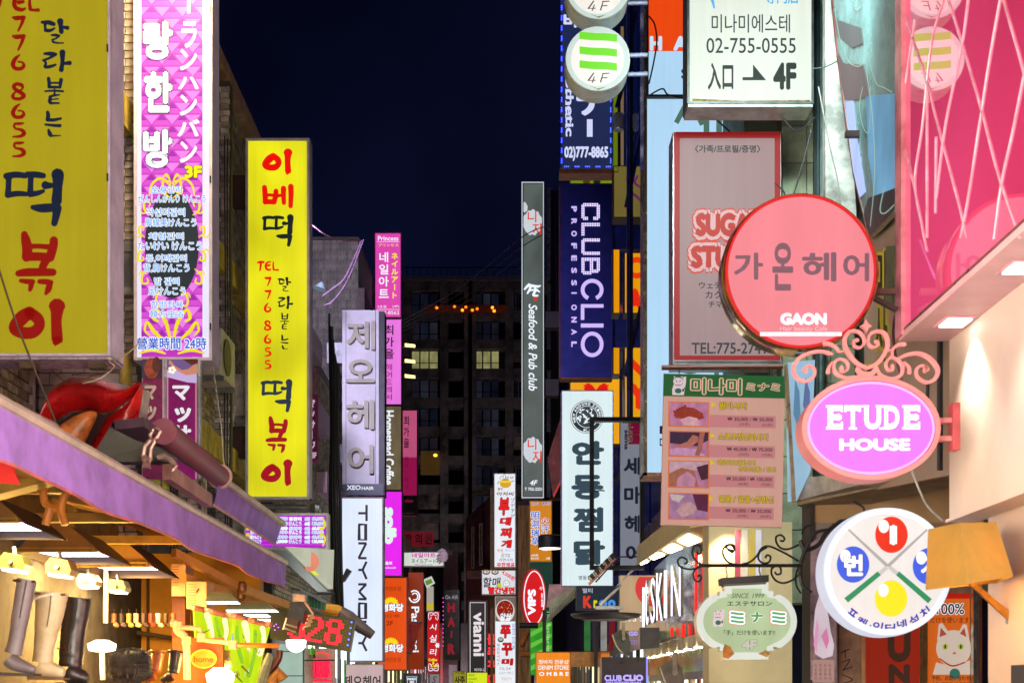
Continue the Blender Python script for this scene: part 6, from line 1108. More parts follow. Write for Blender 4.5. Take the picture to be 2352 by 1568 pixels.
# return wall facing the camera with posters
TN = P('#b08c64', .7, 0, .1, 2)
s = T('shop_entrance', 'tan shop entrance wall with posters behind the round billiard sign', 'shop', 10.6, (2050, 1580)); s.loc = W(2050, 1580, 10.6)
s.box(1862, 1120, 2260, 1200, TN, 0, .2, 'upper_wall'); s.box(1862, 1200, 1925, 1900, P('#8c7c78', .6), -.02, .2, 'pillar'); s.box(1925, 1200, 2260, 1900, P('#a88c78', .6), -.04, .2, 'lower_wall'); s.box(1978, 1400, 1989, 1900, P('#c8a880', .5), .02, .05, 'door_frame'); s.box(1858, 1120, 1866, 1900, P('#2a2824', .7), .05, .3, 'dark_post')
for x in (1862, 1912, 1925): s.box(x, 1200, x+1.5, 1900, P('#5c4c44', .5), .01, .02, 'trim', kind='stuff')
s = T('poster', 'tall red panel with two big grey letters under the round billiard sign', 'poster', 10.4, (2050, 1600)); s.box(1990, 1380, 2112, 1900, E('#9c2410', .72, .12, sc=1), 0, .03, 'face'); s.text('U', 2038, 1440, 2092, 1520, E('#4a2c20', .5), bold=.06); s.text('N', 2040, 1524, 2090, 1570, E('#4a2c20', .5), bold=.07)
s = T('poster', 'orange poster with white lucky cat and price text beside the metal frame', 'poster', 10.3, (2190, 1600)); s.box(2134, 1362, 2228, 1900, E('#e06a20', .75, .12, sc=1), 0, .03, 'face'); s.box(2134, 1362, 2228, 1374, E('#c01c10', .75), .004, .003, 'band')
s.text('100%', 2150, 1385, 2214, 1410, E('#2c1c14', .5), bold=.02, ol=WH, olw=.04, off=.006); s.text('だけを使います', 2136, 1416, 2226, 1430, E('#8a1c10', .7), bold=.01); s.text('予約、お問い合わせ', 2138, 1550, 2226, 1562, E('#3a1c14', .5), bold=.01, off=.02); s.text('02-755-0555', 2138, 1566, 2226, 1585, E('#3a1c14', .5), bold=.02, off=.02)
CW = E('#d8c4b4', .8, .08); s.ell(2190, 1488, 40, 42, CW, .007, .002, 'printed_cat'); s.poly([(2152,1470),(2156,1432),(2164,1430),(2182,1456)], CW, .008, .002, 'printed_cat'); s.poly([(2198,1456),(2212,1432),(2220,1434),(2226,1470)], CW, .008, .002, 'printed_cat'); s.poly([(2157,1462),(2160,1440),(2174,1456)], E('#b85038', .7), .010, .001, 'printed_cat'); s.poly([(2204,1454),(2214,1440),(2219,1462)], E('#b85038', .7), .010, .001, 'printed_cat')
s.poly([(2150,1520),(2142,1548),(2228,1548),(2228,1515),(2190,1530)], CW, .006, .002, 'printed_cat'); s.stroke([(2158,1512,3),(2185,1528,3.5),(2215,1520,3)], E('#b01c18', .8), .011, name='printed_cat')
for x in (2170, 2206): s.ell(x, 1484, 6.5, 6.5, E('#a8b828', .8), .010, .001, 'printed_cat', n=16); s.ell(x, 1484, 2, 5.5, BLK, .012, .001, 'printed_cat', n=12)
s.ell(2191, 1499, 4, 3, E('#d86848', .8), .011, .001, 'printed_cat', n=10); s.ell(2192, 1546, 12, 12, E('#3c7c6c', .6), .012, .001, 'printed_cat')
for x in (2118, 2236): s2 = T('metal_post', ('polished brass post left of the lucky cat poster' if x < 2200 else 'polished steel door post right of the lucky cat poster'), 'post', 10.2, (x, 1600)); s2.box(x, 1345, x+12, 1900, P('#c8a878' if x < 2200 else '#c8c4b4', .15, .9, .2), 0, .06, 'body')
s = T('plastic_banner', 'crumpled clear and pink plastic banner hanging left of the round billiard sign', 'banner', 9.8, (1890, 1560)); s.poly([(1862,1246),(1888,1232),(1920,1236),(1922,1560),(1862,1560)], P('#a890a0', .2, .1, .3, 3, bump=.6), 0, .01, 'sheet')
s.poly([(1872,1400),(1880,1370),(1888,1360),(1896,1375),(1902,1410),(1908,1450),(1916,1480),(1912,1505),(1890,1512),(1872,1500),(1868,1450)], E('#e8d4e0', .75, .15, sc=6), .004, .002, 'printed_shape'); s.poly([(1886,1460),(1898,1440),(1904,1470),(1898,1490)], E('#e080b0', .8), .007, .002, 'printed_shape'); s.poly([(1868,1480),(1876,1420),(1880,1440),(1876,1500)], E('#e8a0c8', .8), .007, .002, 'printed_shape')
s.box(1866, 1514, 1916, 1566, E('#c89c94', .6), .005, .002, 'printed_note')
for i in range(4): s.vtext('料金案内', 1870+i*11, 1876+i*11, 1522, 1562, E('#8c5c58', .5), off=.008)
cable('thick black cable bundle looping beside the pink plastic banner', [(1990,1180),(1930,1200),(1900,1220),(1880,1250),(1850,1262),(1838,1240)], 9.3, .014); cable('black cable hanging in a wide loop left of the billiard sign', [(1900,1216),(1868,1228),(1840,1290),(1842,1340),(1864,1360)], 9.2, .012); cable('second looping cable beneath the grey fascia box', [(1960,1150),(1985,1170),(1960,1200),(1930,1195),(1900,1225)], 9.4, .008)
cable('pale wire arcing down right of the violet oval sign', [(2095,1080),(2110,1120),(2130,1160),(2165,1195)], 8.6, .008, P('#c8c4c0', .4)); cable('dark pink wire hanging behind the oval sign scroll work', [(2063,690),(2052,760),(2060,830),(2080,900),(2090,960)], 8.6, .008, P('#6a3c48', .5)); 
s = T('graffiti', 'black handwritten graffiti down the pillar below the plastic banner', 'graffiti', 10.55, (1912, 1560))
for q in ([(1930,1498,2),(1948,1490,2.5)],[(1938,1492,2.5),(1940,1510,2)],[(1932,1520,2),(1950,1514,2.5),(1936,1535,2)],[(1934,1538,2.5),(1956,1530,2)],[(1932,1548,2),(1956,1560,2.5),(1934,1568,2)]): s.stroke(q, P('#14120f', .7), .03, th=.001, name='body')
# ---- cosmetics building on the right: red glass box, cream wall
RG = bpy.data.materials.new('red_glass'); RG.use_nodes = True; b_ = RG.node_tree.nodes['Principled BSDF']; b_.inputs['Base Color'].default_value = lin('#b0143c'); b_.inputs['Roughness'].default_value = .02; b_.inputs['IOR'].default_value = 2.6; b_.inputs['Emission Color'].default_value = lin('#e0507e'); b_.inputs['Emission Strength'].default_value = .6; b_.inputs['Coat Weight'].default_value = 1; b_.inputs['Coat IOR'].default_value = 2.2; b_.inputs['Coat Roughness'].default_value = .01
n_ = RG.node_tree; tt = n_.nodes.new('ShaderNodeTexCoord'); no = n_.nodes.new('ShaderNodeTexNoise'); mr = n_.nodes.new('ShaderNodeMapRange'); no.inputs['Scale'].default_value = .55; no.inputs['Detail'].default_value = .5; n_.links.new(tt.outputs['Object'], no.inputs[0]); n_.links.new(no.outputs[0], mr.inputs[0]); mr.inputs[1].default_value = .35; mr.inputs[2].default_value = .65; mr.inputs[3].default_value = .3; mr.inputs[4].default_value = 1.0; n_.links.new(mr.outputs[0], b_.inputs['Emission Strength'])  # uneven glow put into the glass for inner light and reflections
s = T('cosmetics_shop', 'cream corner shop front with overhanging glossy red glass box and lit soffit', 'shop', 7, (2300, 1580)); s.loc = Vector((3, 5, 0))
zs = EYE+1.865
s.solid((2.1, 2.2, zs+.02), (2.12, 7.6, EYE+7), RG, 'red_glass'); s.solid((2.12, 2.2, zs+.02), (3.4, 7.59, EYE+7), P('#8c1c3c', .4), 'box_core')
s.solid((2.09, 2.2, zs-.012), (3.2, 7.6, zs+.02), P('#f0c4cc', .35, 0, .05), 'soffit'); s.solid((2.088, 2.2, zs+.021), (2.1, 7.62, zs+.035), P('#8c5c58', .3, .5), 'edge_trim'); s.solid((2.075, 7.5, zs+.0), (2.1, 7.62, EYE+7), P('#e890a0', .2, .2), 'corner_trim')
CR = P('#dcc8bc', .55, 0, .04, 2)
s.solid((2.354, 2, EYE+.9), (4.2, 7.58, zs-.013), CR, 'upper_wall'); s.solid((2.5, 2, 0), (4.2, 7.4, EYE+.9), P('#d4b8a4', .55, 0, .05, 2), 'lower_wall'); s.solid((2.34, 2, EYE+.885), (2.5, 7.6, EYE+.9), CR, 'ledge_trim')
for yd in (7.18, 6.25, 5.3, 4.4):
    s.solid((2.18, yd-.1, zs-.02), (2.335, yd+.1, zs-.013), P('#e8a8b8', .4), 'downlight', new=True); s.solid((2.2, yd-.075, zs-.026), (2.32, yd+.075, zs-.0205), E('#fffaf0', 6, samp=True), 'downlight/lens', new=True)
    light('SPOT', (2.27, yd, zs-.035), (2.34, yd, EYE+.3), 70, '#fff0dc', .05, 100, .6)
# crossing decorative strips on the glass
SP = P('#f8b4cc', .25, 0)
s.n = Vector((-1,0,0)); s.p0 = Vector((2.098,7,EYE+3))
for q in ([(750,0),(850,300),(940,570),(985,760),(1140,1340),(1190,1560)],[(850,130),(790,540),(757,880)],[(1040,0),(960,280),(900,820),(850,1200),(900,1500)],[(1200,0),(1160,290),(1050,830),(990,1300)],[(1070,0),(1170,320),(1290,730),(1400,1150),(1540,1560)],[(1410,0),(1340,400),(1290,720),(1200,1300),(1150,1560)],[(1420,-40),(1540,380),(1600,600)],[(1590,380),(1490,880),(1420,1200),(1370,1568)],[(770,900),(840,1200),(900,1500),(930,1650)],[(930,600),(930,1560)],[(990,900),(985,1400)]):
    s.ptube([(1803.2+.35*x, .35*y) for x, y in q], .0055, SP, 'glass_strip', n=6, new=True)
# street-level fronts further down, both sides (lit shop windows)
def shopwin(lab, x, y0, y1, zt_, glow, st, fr='#3c3a3c'):
    s = T('shop_window', lab, 'shop', (y0+y1)/2, (1166, 1580)); s.loc = Vector((x, (y0+y1)/2, 0)); sg = 1 if x > 0 else -1
    s.solid((min(x,x+sg*.05), y0, .3), (max(x,x+sg*.05), y1, zt_), E(glow, st, .35, True, sc=2), 'lit_interior'); n_ = max(2, int((y1-y0)/1.2))
    for i in range(n_+1): y = y0+(y1-y0)*i/n_; s.solid((x-sg*.06, y-.03, 0), (x, y+.03, zt_+.1), P(fr, .4, .4), 'mullion', new=True)
    s.solid((x-sg*.08, y0, zt_), (x, y1, zt_+.25), P(fr, .4, .4), 'header')
    for i in range(n_*2): y = y0+(y1-y0)*(i+.5)/(n_*2); s.solid((min(x-sg*.02,x), y-.12, .9+.5*R.random()), (max(x-sg*.02,x), y+.12, 1.7+.6*R.random()), P(R.choice(['#8a3c3c','#3c5c8a','#c8a85c','#5c8a5c','#c8c4bc','#2c2c34']), .6), 'goods_display', new=True)
shopwin('white lit shop window beyond the left awning', -2.9, 20, 27, 2.5, '#dfe8e0', 4); shopwin('warm lit shop window farther down the left side', -2.8, 30, 40, 2.4, '#f4d8a0', 2.5); shopwin('pink lit shop window at the far left side', -2.7, 42, 60, 2.3, '#f0b8c8', 2.5)
shopwin('warm lit shop window under the chrome front', 2.1, 14.4, 20.4, 1.7, '#f4e0b8', 5, '#8a8478'); shopwin('cool lit shop window past the chrome front', 2.0, 21.5, 30, 2.2, '#d8e4f4', 2.5); shopwin('yellow lit shop window at the far right side', 1.9, 32, 45, 2.2, '#f4dca0', 2.5)
shopwin('bright cosmetics shop window under the cream wall', 2.5, 2.2, 7.2, 1.2, '#ffe6e0', 15, '#e8a0b0')  # unseen window, added to throw fill light upward
shopwin('tall bright clothing shop window behind the viewpoint, right side of the street', 2.6, -14, 1.6, 3.6, '#fff0e0', 25)  # out of view, added as front fill for the signs
shopwin('tall bright shoe shop window behind the viewpoint, left side of the street', -3.3, -14, 3.4, 3.6, '#fff2dc', 27)  # its opposite number, also added for front fill
for x, y in ((-1.6, 78), (1.0, 78), (-1.4, 40)):  # unseen road lights added to brighten the hotel and the houses
    s = T('ground_floodlight', 'floodlight on the road lighting the mauve house and gabled house' if y < 50 else 'floodlight on the road before the hotel, %s of the pair' % ('west' if x < 0 else 'east'), 'lamp', y, (1120 if x < 0 else 1210, 1560)); L = s.loc = Vector((x, y, .5)); s.solid(L-Vector((.2,.15,.5)), L+Vector((.2,.15,-.1)), DARK, 'base'); s.lathe([(.15,-.1),(.25,.1),(.25,.14)], L, DARK, (0,.6,.8), 16, 'housing'); s.lathe([(.23,.141),(.23,.15)], L, E('#e8e0ff', 5), (0,.6,.8), 16, 'lens'); light('SPOT', L+Vector((0,.2,.25)), (x*3, 96, 15) if y > 50 else (-1.0, 55, 8), 4500 if y > 50 else 1500, '#c0b0a8', .3, 110, .8)
# canopy with corrugated slats right of oval sign
s = T('slatted_canopy', 'slanted pink and green corrugated slat canopy below the white emblem sign', 'canopy', 24, (1290, 1425))
for i in range(16):
    x = 1262+i*4; y = 1420-i*3.6; s.quad([(x,y-42+i*1.4),(x+2.8,y-44+i*1.4),(x+2.8,y+2),(x,y+4)], P('#b8c4a4', .5, .1), .0, .06, 'slat', new=True)
s.quad([(1256,1392),(1262,1340),(1326,1340),(1290,1392)], P('#c89ca0', .5), -.1, .1, 'backing'); s.quad([(1254,1424),(1260,1428),(1326,1356),(1322,1350)], P('#8c8474', .5), .05, .05, 'edge_rail')
s = T('blade_sign', 'tilted dark rose glossy board half hidden left of the white emblem sign', 'sign', 24.5, (1274, 1140)); s.quad([(1258,1052),(1290,950),(1290,1098),(1270,1136)], P('#7c4444', .25, .3, .2), 0, .05, 'face'); s.quad([(1270,1136),(1290,1098),(1290,1106),(1272,1142)], E('#c83c34', .7), .01, .05, 'edge')
s = T('wall_strip', 'pair of pale vertical trunking strips beside the tall grey sign', 'trunking', 31, (1262, 900))
for y0, y1 in ((430,640),(652,800),(850,990),(1048,1140)): s.box(1256, y0, 1265, y1, P('#9a9ca8', .5), 0, .05, 'trunking', new=True)
for x in (1272, 1278): s.ptube([(x,425,0),(x+5,560,0),(x+9,800,0)], .01, P('#8c94b8', .2, .8), 'cable', new=True)
s.box(1264, 430, 1288, 1140, P('#0c0c14', .6), -.2, .5, 'dark_fin')
for i, c in enumerate(('#3c8c3c','#2c2c30','#b8b4ac','#8c1c24','#7c6c64')):
    s = T('display_panel', ['green standing display panel in the lit arcade','black standing display panel in the lit arcade','white standing display panel in the lit arcade','dark red standing display panel in the lit arcade','taupe standing display panel in the lit arcade'][i], 'panel', 26, (1350+i*18, 1500)); s.box(1342+i*19, 1424, 1356+i*19, 1494, E(c, .5, .4, sc=6), 0, .05, 'face'); s.box(1341+i*19, 1422, 1357+i*19, 1424, STEEL, .01, .08, 'cap')
s = T('cafe_awning', 'amber fabric valance of the arcade at street level', 'awning', 23, (1390, 1568)); s.box(1312, 1496, 1400, 1530, P('#c88c50', .7), 0, .1, 'fabric'); s.box(1380, 1500, 1400, 1560, E('#e8822c', .7), .05, .1, 'lit_box'); s.box(1364, 1420, 1372, 1620, P('#2c2224', .6), .1, .1, 'post')
s = T('cream_wall', 'warm lit cream wall with pink and white film strips above the cartouche sign', 'wall', 12.9, (1730, 1500)); s.solid((W(1628,0,13).x, 13, 0), (2.6, 13.4, EYE+1.52), P('#e0cfa4', .6, 0, .05, 2), 'wall')
for x, c in ((1688,'#e0607c'),(1704,'#f4e8d0'),(1722,'#d8c060'),(1736,'#e8e4ec')): s.box(x, 1216, x+13, 1340, E(c, .75, .2, sc=4), 0, .01, 'film_strip', new=True)
s.loc = W(1730,1500,13); s.p0 = s.loc
light('SPOT', (W(1675,0,12.9).x, 12.85, EYE+1.5), (W(1675,0,12.9).x, 12.98, EYE+.3), 60, '#ffe4b0', .04, 90)  # added spot without a fitting, brightens the cream wall
# ================================================================ left shop: awnings, lips, lamps, boots
PU = P('#b48cec', .75, 0, .12, 5, trans=.2, bump=.35); UND = P('#5a3c14', .85, 0, .15, 2); BAR = P('#c4b4a4', .4, .2, .12); BEI = P('#d09a58', .45, .1, .08)
s = T('awning', 'long purple fabric awning with pale front bar over the left shop', 'awning', 8, (300, 1200)); XA = -2.0; s.loc = Vector((XA-.7, 9, EYE+1.1))
y0, y1 = 4.4, 12.8; zb = EYE+1.13
N = 40
def strip(nm, mat, fn0, fn1, th=Vector((0,0,-.006)), n=N):
    mb = s.part(nm, mat); v = []
    for i in range(n+1):
        t = i/n; v += [fn0(t), fn1(t)]
    m = len(v); v += [p+th for p in v]; f = []
    for i in range(n): a = 2*i; f += [(a,a+1,a+3,a+2),(m+a,m+a+2,m+a+3,m+a+1)]
    f += [(0,m,m+1,1),(2*n,2*n+1,m+2*n+1,m+2*n)]; f += [(2*i,2*i+2,m+2*i+2,m+2*i) for i in range(n)] + [(2*i+1,m+2*i+1,m+2*i+3,2*i+3) for i in range(n)]
    mb.add(v, f)
Y = lambda t: y0+(y1-y0)*t
strip('fabric_top', PU, lambda t: Vector((XA-.02, Y(t), zb+.03)), lambda t: Vector((XA-1.35, Y(t), zb+.34+.01*math.sin(t*20))))
s.tube([Vector((XA, y0, zb)), Vector((XA, y1, zb))], .028, BAR, 'front_bar')
strip('valance', PU, lambda t: Vector((XA+.006, Y(t), zb-.02)), lambda t: Vector((XA+.012+.016*math.sin(t*55)+.02*noise.noise(Vector((t*30,0,0))), Y(t), zb-.24-.012*math.sin(t*25))), Vector((-.004,0,0)), 120)
s.tube([Vector((XA+.014+.01*math.sin(t/40*55), Y(t/40), zb-.245-.012*math.sin(t/40*25))) for t in range(41)], .007, P('#c86a70', .6), 'hem')
strip('valance', P('#6a4a9c', .75, 0, .08, 2, trans=.25), lambda t: Vector((XA-.02+.7*t*.0, y1+.0, zb)), lambda t: Vector((XA, y1, zb-.2)), n=1) if 0 else None
strip('underside', P('#8a6424', .85, 0, .15, 2), lambda t: Vector((XA-.05, Y(t), zb-.01)), lambda t: Vector((XA-1.35, Y(t), zb+.28)))
s.tube([W(-60,905,5.4), W(120,987,8.0)], .045, P('#d8c8c0', .4, .1), 'roller_tube', 14)
for (a, b, c) in ((W(405,1268,11.6),W(555,1348,12.2),W(675,1393,12.9)),(W(428,1326,11.8),W(552,1366,12.4),W(668,1412,12.9))):
    for p, q in ((a,b),(b,c)): h = Vector((0,0,.034)); s.hexa([p-h, q-h, q+h, p+h], [x+Vector((-.05,.03,0)) for x in (p-h, q-h, q+h, p+h)], BEI, 'folding_arm', new=True)
    s.lathe([(.03,-.05),(.045,-.03),(.045,.03),(.03,.05)], b, P('#8a5c28', .4, .4), n=12, name='elbow_joint', new=True)
s.solid(W(672,1385,12.8), W(690,1364,12.9)+Vector((0,.1,0)), P('#d8b8a4', .4), 'end_cap')
# second awning, half rolled
s = T('awning', 'second purple awning with dark hood and rose roller above the long awning', 'awning', 9, (450, 1110)); s.loc = W(450,1110,9)
a_, b_ = W(375,990,8.6), W(505,1094,11.0)
s.tube([a_, b_], .08, P('#8c4a5c', .5, 0, .08, 2), 'roller', 20); s.lathe([(.092,-.03),(.098,0),(.08,.03)], b_, P('#d8b0a0', .4), (b_-a_), 20, 'end_cap')
s.hexa([W(205,1060,8.2),W(262,964,8.2),W(415,1005,9.2),W(392,1060,9.2)], [p+Vector((0,.12,0)) for p in (W(205,1060,8.2),W(262,964,8.2),W(415,1005,9.2),W(392,1060,9.2))], P('#24201f', .4, .1), 'hood')
s.hexa([W(262,965,8.15),W(330,958,8.15),W(500,1078,10.9),W(498,1090,10.9)], [p+Vector((0,.02,-.05)) for p in (W(262,965,8.15),W(330,958,8.15),W(500,1078,10.9),W(498,1090,10.9))], P('#4c3a44', .35, .2), 'hood_lip')
q = [W(504,1108,10.9), W(648,1203,14.0), W(633,1250,14.0), W(492,1160,10.9)]
mb = s.part('valance', PU); n = 24; v = []
for i in range(n+1):
    t = i/n; v += [q[0].lerp(q[1], t)+Vector((0,0,0)), q[3].lerp(q[2], t)+Vector((.02*math.sin(t*22), 0, 0))]
m_ = len(v); v += [p+Vector((-.005,0,0)) for p in v]; mb.add(v, [(2*i,2*i+1,2*i+3,2*i+2) for i in range(n)] + [(m_+2*i,m_+2*i+2,m_+2*i+3,m_+2*i+1) for i in range(n)])
s.tube([W(506,1098,10.9), W(650,1202,14.0)], .032, BAR, 'front_bar'); s.tube([q[3], q[2]], .012, P('#d8a890', .5), 'hem')
h = Vector((0,0,.05))
for p, r_ in ((W(392,1082,9.0), W(488,1150,10.8)),): s.hexa([p-h, r_-h, r_+h, p+h], [x+Vector((-.06,.03,0)) for x in (p-h, r_-h, r_+h, p+h)], P('#c09080', .45, .1), 'folding_arm')
for pts, r_ in (([(352,985),(344,1000),(350,1012),(360,1005),(368,990),(358,982)], .013), ([(346,1010),(332,1025),(328,1050),(334,1062)], .016), ([(356,1012),(346,1030),(344,1058)], .013), ([(362,1050),(378,1046),(392,1056),(404,1070),(395,1080)], .016), ([(328,1050),(345,1056),(344,1070),(330,1066)], .02)): s.tube([W(x,y,8.4) for x, y in pts], r_, P('#b8988c', .35, .4), 'arm_linkage', new=True)
# red lips sign
s = T('lips_sign', 'large glossy red lips sculpture with orange tongue on weathered white shell', 'sculpture', 9.2, (215, 1040))
top = [(98,960),(106,923),(124,889),(145,876),(166,868),(220,869),(262,882),(300,892),(329,883)]; mid = [(104,1010),(112,985),(125,965),(145,952),(164,943),(200,939),(236,947),(280,929),(328,888)]
SHELL = P('#c8c0b4', .5, 0, .25, 4); LIP = P('#c01818', .28, 0, .25, 3, bump=.3)
def surf(nm, mat, rows, off):
    mb = s.part(nm, mat); v = []; m = len(rows); n = len(rows[0])
    for j, r in enumerate(rows):
        for i, (x, y) in enumerate(r): v.append(s.m(x, y, off[j]))
    mb.add(v, [(j*n+i, (j+1)*n+i, (j+1)*n+i+1, j*n+i+1) for j in range(m-1) for i in range(n-1)])
def lerp(A, B, t): return [(a[0]+(b[0]-a[0])*t, a[1]+(b[1]-a[1])*t) for a, b in zip(A, B)]
T3 = catmull(top, 5); M3 = catmull(mid, 5)
surf('lip', LIP, [lerp(T3, M3, t/8) for t in range(9)], [0, .05, .09, .12, .13, .125, .10, .06, -.02])
SH3 = [(x-(6 if x < 200 else -4), y-10-(4 if x < 250 else 0)) for x, y in T3]; surf('shell', SHELL, [SH3, lerp(SH3, T3, .5), T3], [-.12, -.03, .002])
low = catmull([(200,1030),(215,1005),(232,975),(246,955),(265,942),(290,926),(328,889)], 5); low2 = catmull([(240,1075),(262,1060),(285,1040),(300,1015),(312,985),(322,940),(329,893)], 5)
surf('lip', LIP, [lerp(low, low2, t/6) for t in range(7)], [-.02, .04, .07, .08, .07, .04, 0]); surf('shell', SHELL, [low2, [(x+6, y+2) for x, y in low2]], [0, -.12])
tg = catmull([(180,1090),(172,1060),(172,1020),(180,985),(195,955),(215,932),(228,926)], 4)
mb = s.part('tongue', P('#d8823c', .35, 0, .3, 9, bump=.4)); cen = [(132,1085,.12),(150,1040,.118),(170,1002,.112),(186,978,.098),(198,962,.066),(203,954,.02)]
cc = catmull(cen, 5); v = []; n = 14
for x, y, r_ in cc:
    for k in range(n):
        a = math.pi*2*k/n; v.append(s.m(x, y, .10) + Vector((r_*1.35*math.cos(a), -r_*.7*math.sin(a), r_*.45*math.cos(a))))
mb.add(v, [(j*n+k, j*n+(k+1)%n, (j+1)*n+(k+1)%n, (j+1)*n+k) for j in range(len(cc)-1) for k in range(n)])
s.poly([(108,1010),(130,968),(165,945),(200,941),(236,949),(262,940),(238,975),(200,1040),(110,1050)], P('#2a0c0c', .6), -.03, .05, 'mouth_hollow')
# grey block wall below the dim yellow sign
s = T('block_wall', 'grey painted block wall behind the red lips under the dim yellow sign', 'wall', 10.2, (150, 1050)); s.loc = W(150,1050,10.2)
s.solid(tuple(W(34,1120,10.25)), tuple(W(250,822,10.25)+Vector((0,.3,0))), P('#5c5650', .9), 'wall')
cells = []; a = W(38,832,10.2)
for r in range(9):
    for k in range(4 if r % 2 else 4): cells.append(Vector((a.x+.07+k*.165+(.08 if r % 2 else 0), 10.23, a.z-.03-r*.088)))
split(s, 'block', [P('#8e8680', .8, 0, .25, 8, bump=.4), P('#7d7670', .8, 0, .25, 8, bump=.4)], cells, (.158, .05, .08))
s.solid(tuple(W(-60,1200,10.4)), tuple(W(34,820,10.4)+Vector((0,.1,0))), P('#101018', .7), 'dark_recess')  # near-black sheet stands in for the shade of a gap
# shop room
OR = P('#c88a0c', .6, 0, .12, 2); OR2 = P('#c0541c', .5, 0, .12, 2)
s = T('shoe_shop', 'warm lit shoe shop room with ochre walls under the purple awnings', 'shop', 13, (200, 1580)); s.loc = Vector((-3.5, 10, 0))
s.solid((-5.2, 3.5, 0), (-4.2, 13.3, EYE+1.4), OR, 'side_wall'); s.solid((-4.2, 13.2, 0), (-2.3, 13.4, EYE+1.25), OR, 'end_wall'); s.solid((-4.2, 4, EYE+1.22), (-3.36, 13.2, EYE+1.42), P('#7c6428', .7, 0, .2), 'ceiling')
s.solid(tuple(W(395,1570,12.6)), tuple(W(425,1365,12.6)+Vector((0,.2,0))), P('#a8401c', .4, 0, .2), 'red_pillar'); s.solid(tuple(W(396,1600,10.95)-Vector((0,0,.3))), tuple(W(512,1464,10.95)+Vector((0,.06,0))), OR2, 'orange_panel')
s.solid(tuple(W(336,1500,13.1)), tuple(W(338,1180,13.1)+Vector((0,.08,0))), P('#4c3420', .5), 'corner_strip'); s.tube([W(210,1436,13), W(400,1465,13.1)], .02, P('#4a3c28', .5), 'conduit'); s.tube([W(243,1270,11.5), W(242,1430,11.5)], .02, P('#b8a8a0', .4), 'pole')
for y in (5.2, 6.6, 8.0, 9.4, 10.8): s.solid((-4.2, y, EYE+1.1), (-2.1, y+.08, EYE+1.16), P('#9a7c30', .6), 'rafter', new=True)
s.solid((-3.6, 4.2, EYE-.12), (-1.98, 8.2, EYE-.04), P('#1c1818', .4), 'shelf'); s.solid((-3.9, 8.4, EYE-.02), (-2.2, 12, EYE+.03), P('#8a5424', .5), 'shelf', new=True)
for z in (.35,.8): s.solid((-4.2, 8, EYE+z), (-4.0, 12.8, EYE+z+.03), P('#8a6a34', .5), 'wall_shelf', new=True)
for k in range(9): s.solid((-4.18, 8.3+k*.5, EYE+.38), (-4.02, 8.5+k*.5, EYE+.38+.2+.1*R.random()), P(R.choice(['#6a3c1c','#c88c4c','#e0b060','#3c2818','#a04c20']), .5), 'shoe_box', new=True)
for k, (px, py, wd, d) in enumerate(((3,1206,150,8.5),(163,1269,153,10.2),(285,1301,143,11.3))):
    s = T('shade_lamp', ('shade lamp with dark arched hood at the left edge','middle shade lamp with dark arched hood above the boots','farthest shade lamp with dark arched hood by the ochre wall')[k], 'lamp', d, (px, py), group='dark hooded shade lamps'); HD_ = P('#6c5028', .5, 0, .15)
    w2 = wd/2; pr = [(px-w2*1.15,py+8),(px-w2*.95,py-12),(px-w2*.5,py-48),(px-w2*.1,py-60),(px+w2*.35,py-52),(px+w2*.9,py-18),(px+w2*1.28,py+8)]
    a1 = [s.m(x, y, .36) for x, y in pr]; c_ = s.m(px+w2*.05, py-30); 
    s.poly(pr, P('#8a6428', .6, 0, .1), .34, .02, 'hood_front'); s.poly([(x+wd*.07, y+10) for x, y in pr], P('#3c2c20', .5), -.36, .02, 'hood_back')
    for i in range(len(pr)-1): s.hexa([s.m(*pr[i],.33), s.m(*pr[i+1],.33), s.m(pr[i+1][0]+wd*.07,pr[i+1][1]+10,-.36), s.m(pr[i][0]+wd*.07,pr[i][1]+10,-.36)], [p+Vector((0,0,-.008)) for p in (s.m(*pr[i],.33), s.m(*pr[i+1],.33), s.m(pr[i+1][0]+wd*.07,pr[i+1][1]+10,-.36), s.m(pr[i][0]+wd*.07,pr[i][1]+10,-.36))], P('#2c2018', .6), 'hood_top')
    z_ = s.m(px, py).z; x0, x1 = s.m(px-w2, py).x, s.m(px+w2, py).x
    s.solid((x0, d-.30, z_-.0), (x1, d+.30, z_+.02), E('#e8e4ff', 5, samp=True), 'light_panel'); s.frame(px-w2*1.1, py-2, px+w2*1.1, py+9, 3, P('#a8882c', .4), .35, .03, 'lip')
    light('AREA', ((x0+x1)/2, d, z_-.03), ((x0+x1)/2, d, z_-1), 60, '#ffcc70', .25, size_y=.45)
def flood(lab, px, py, d, mt, col, st, sc=1, r=0):
    s = T('floodlight', lab, 'lamp', d, (px, py)); sp_ = light('SPOT', W(px, py+8, d-.1), W(px-60, 1560, 6.4) if d < 9.5 else W(px, 1560, d+.6), 22 if d < 9.5 else 14, '#ffcc68', .05, 110, .8); q = [(-22,-10),(-14,-22),(16,-20),(24,-4),(22,6),(-20,6)]; ca, sa = math.cos(r), math.sin(r)
    p = [(px+(x*ca-y*sa)*sc, py+(x*sa+y*ca)*sc) for x, y in q]; s.poly(p, mt, .08, .16, 'housing'); p2 = [(px+(x*ca-y*sa)*sc, py+(x*sa+y*ca)*sc) for x, y in ((-17,5),(19,5),(17,11),(-14,11))]; s.poly(p2, E(col, st, samp=True), .085, .15, 'lens'); s.ell(px, py-6*sc, 4*sc, 4*sc, STEEL, .1, .03, 'pivot'); s.ptube([(px, py-18*sc, .0), (px-4*sc, py-34*sc, -.02)], .012, STEEL, 'rod', sm=False)
    return s
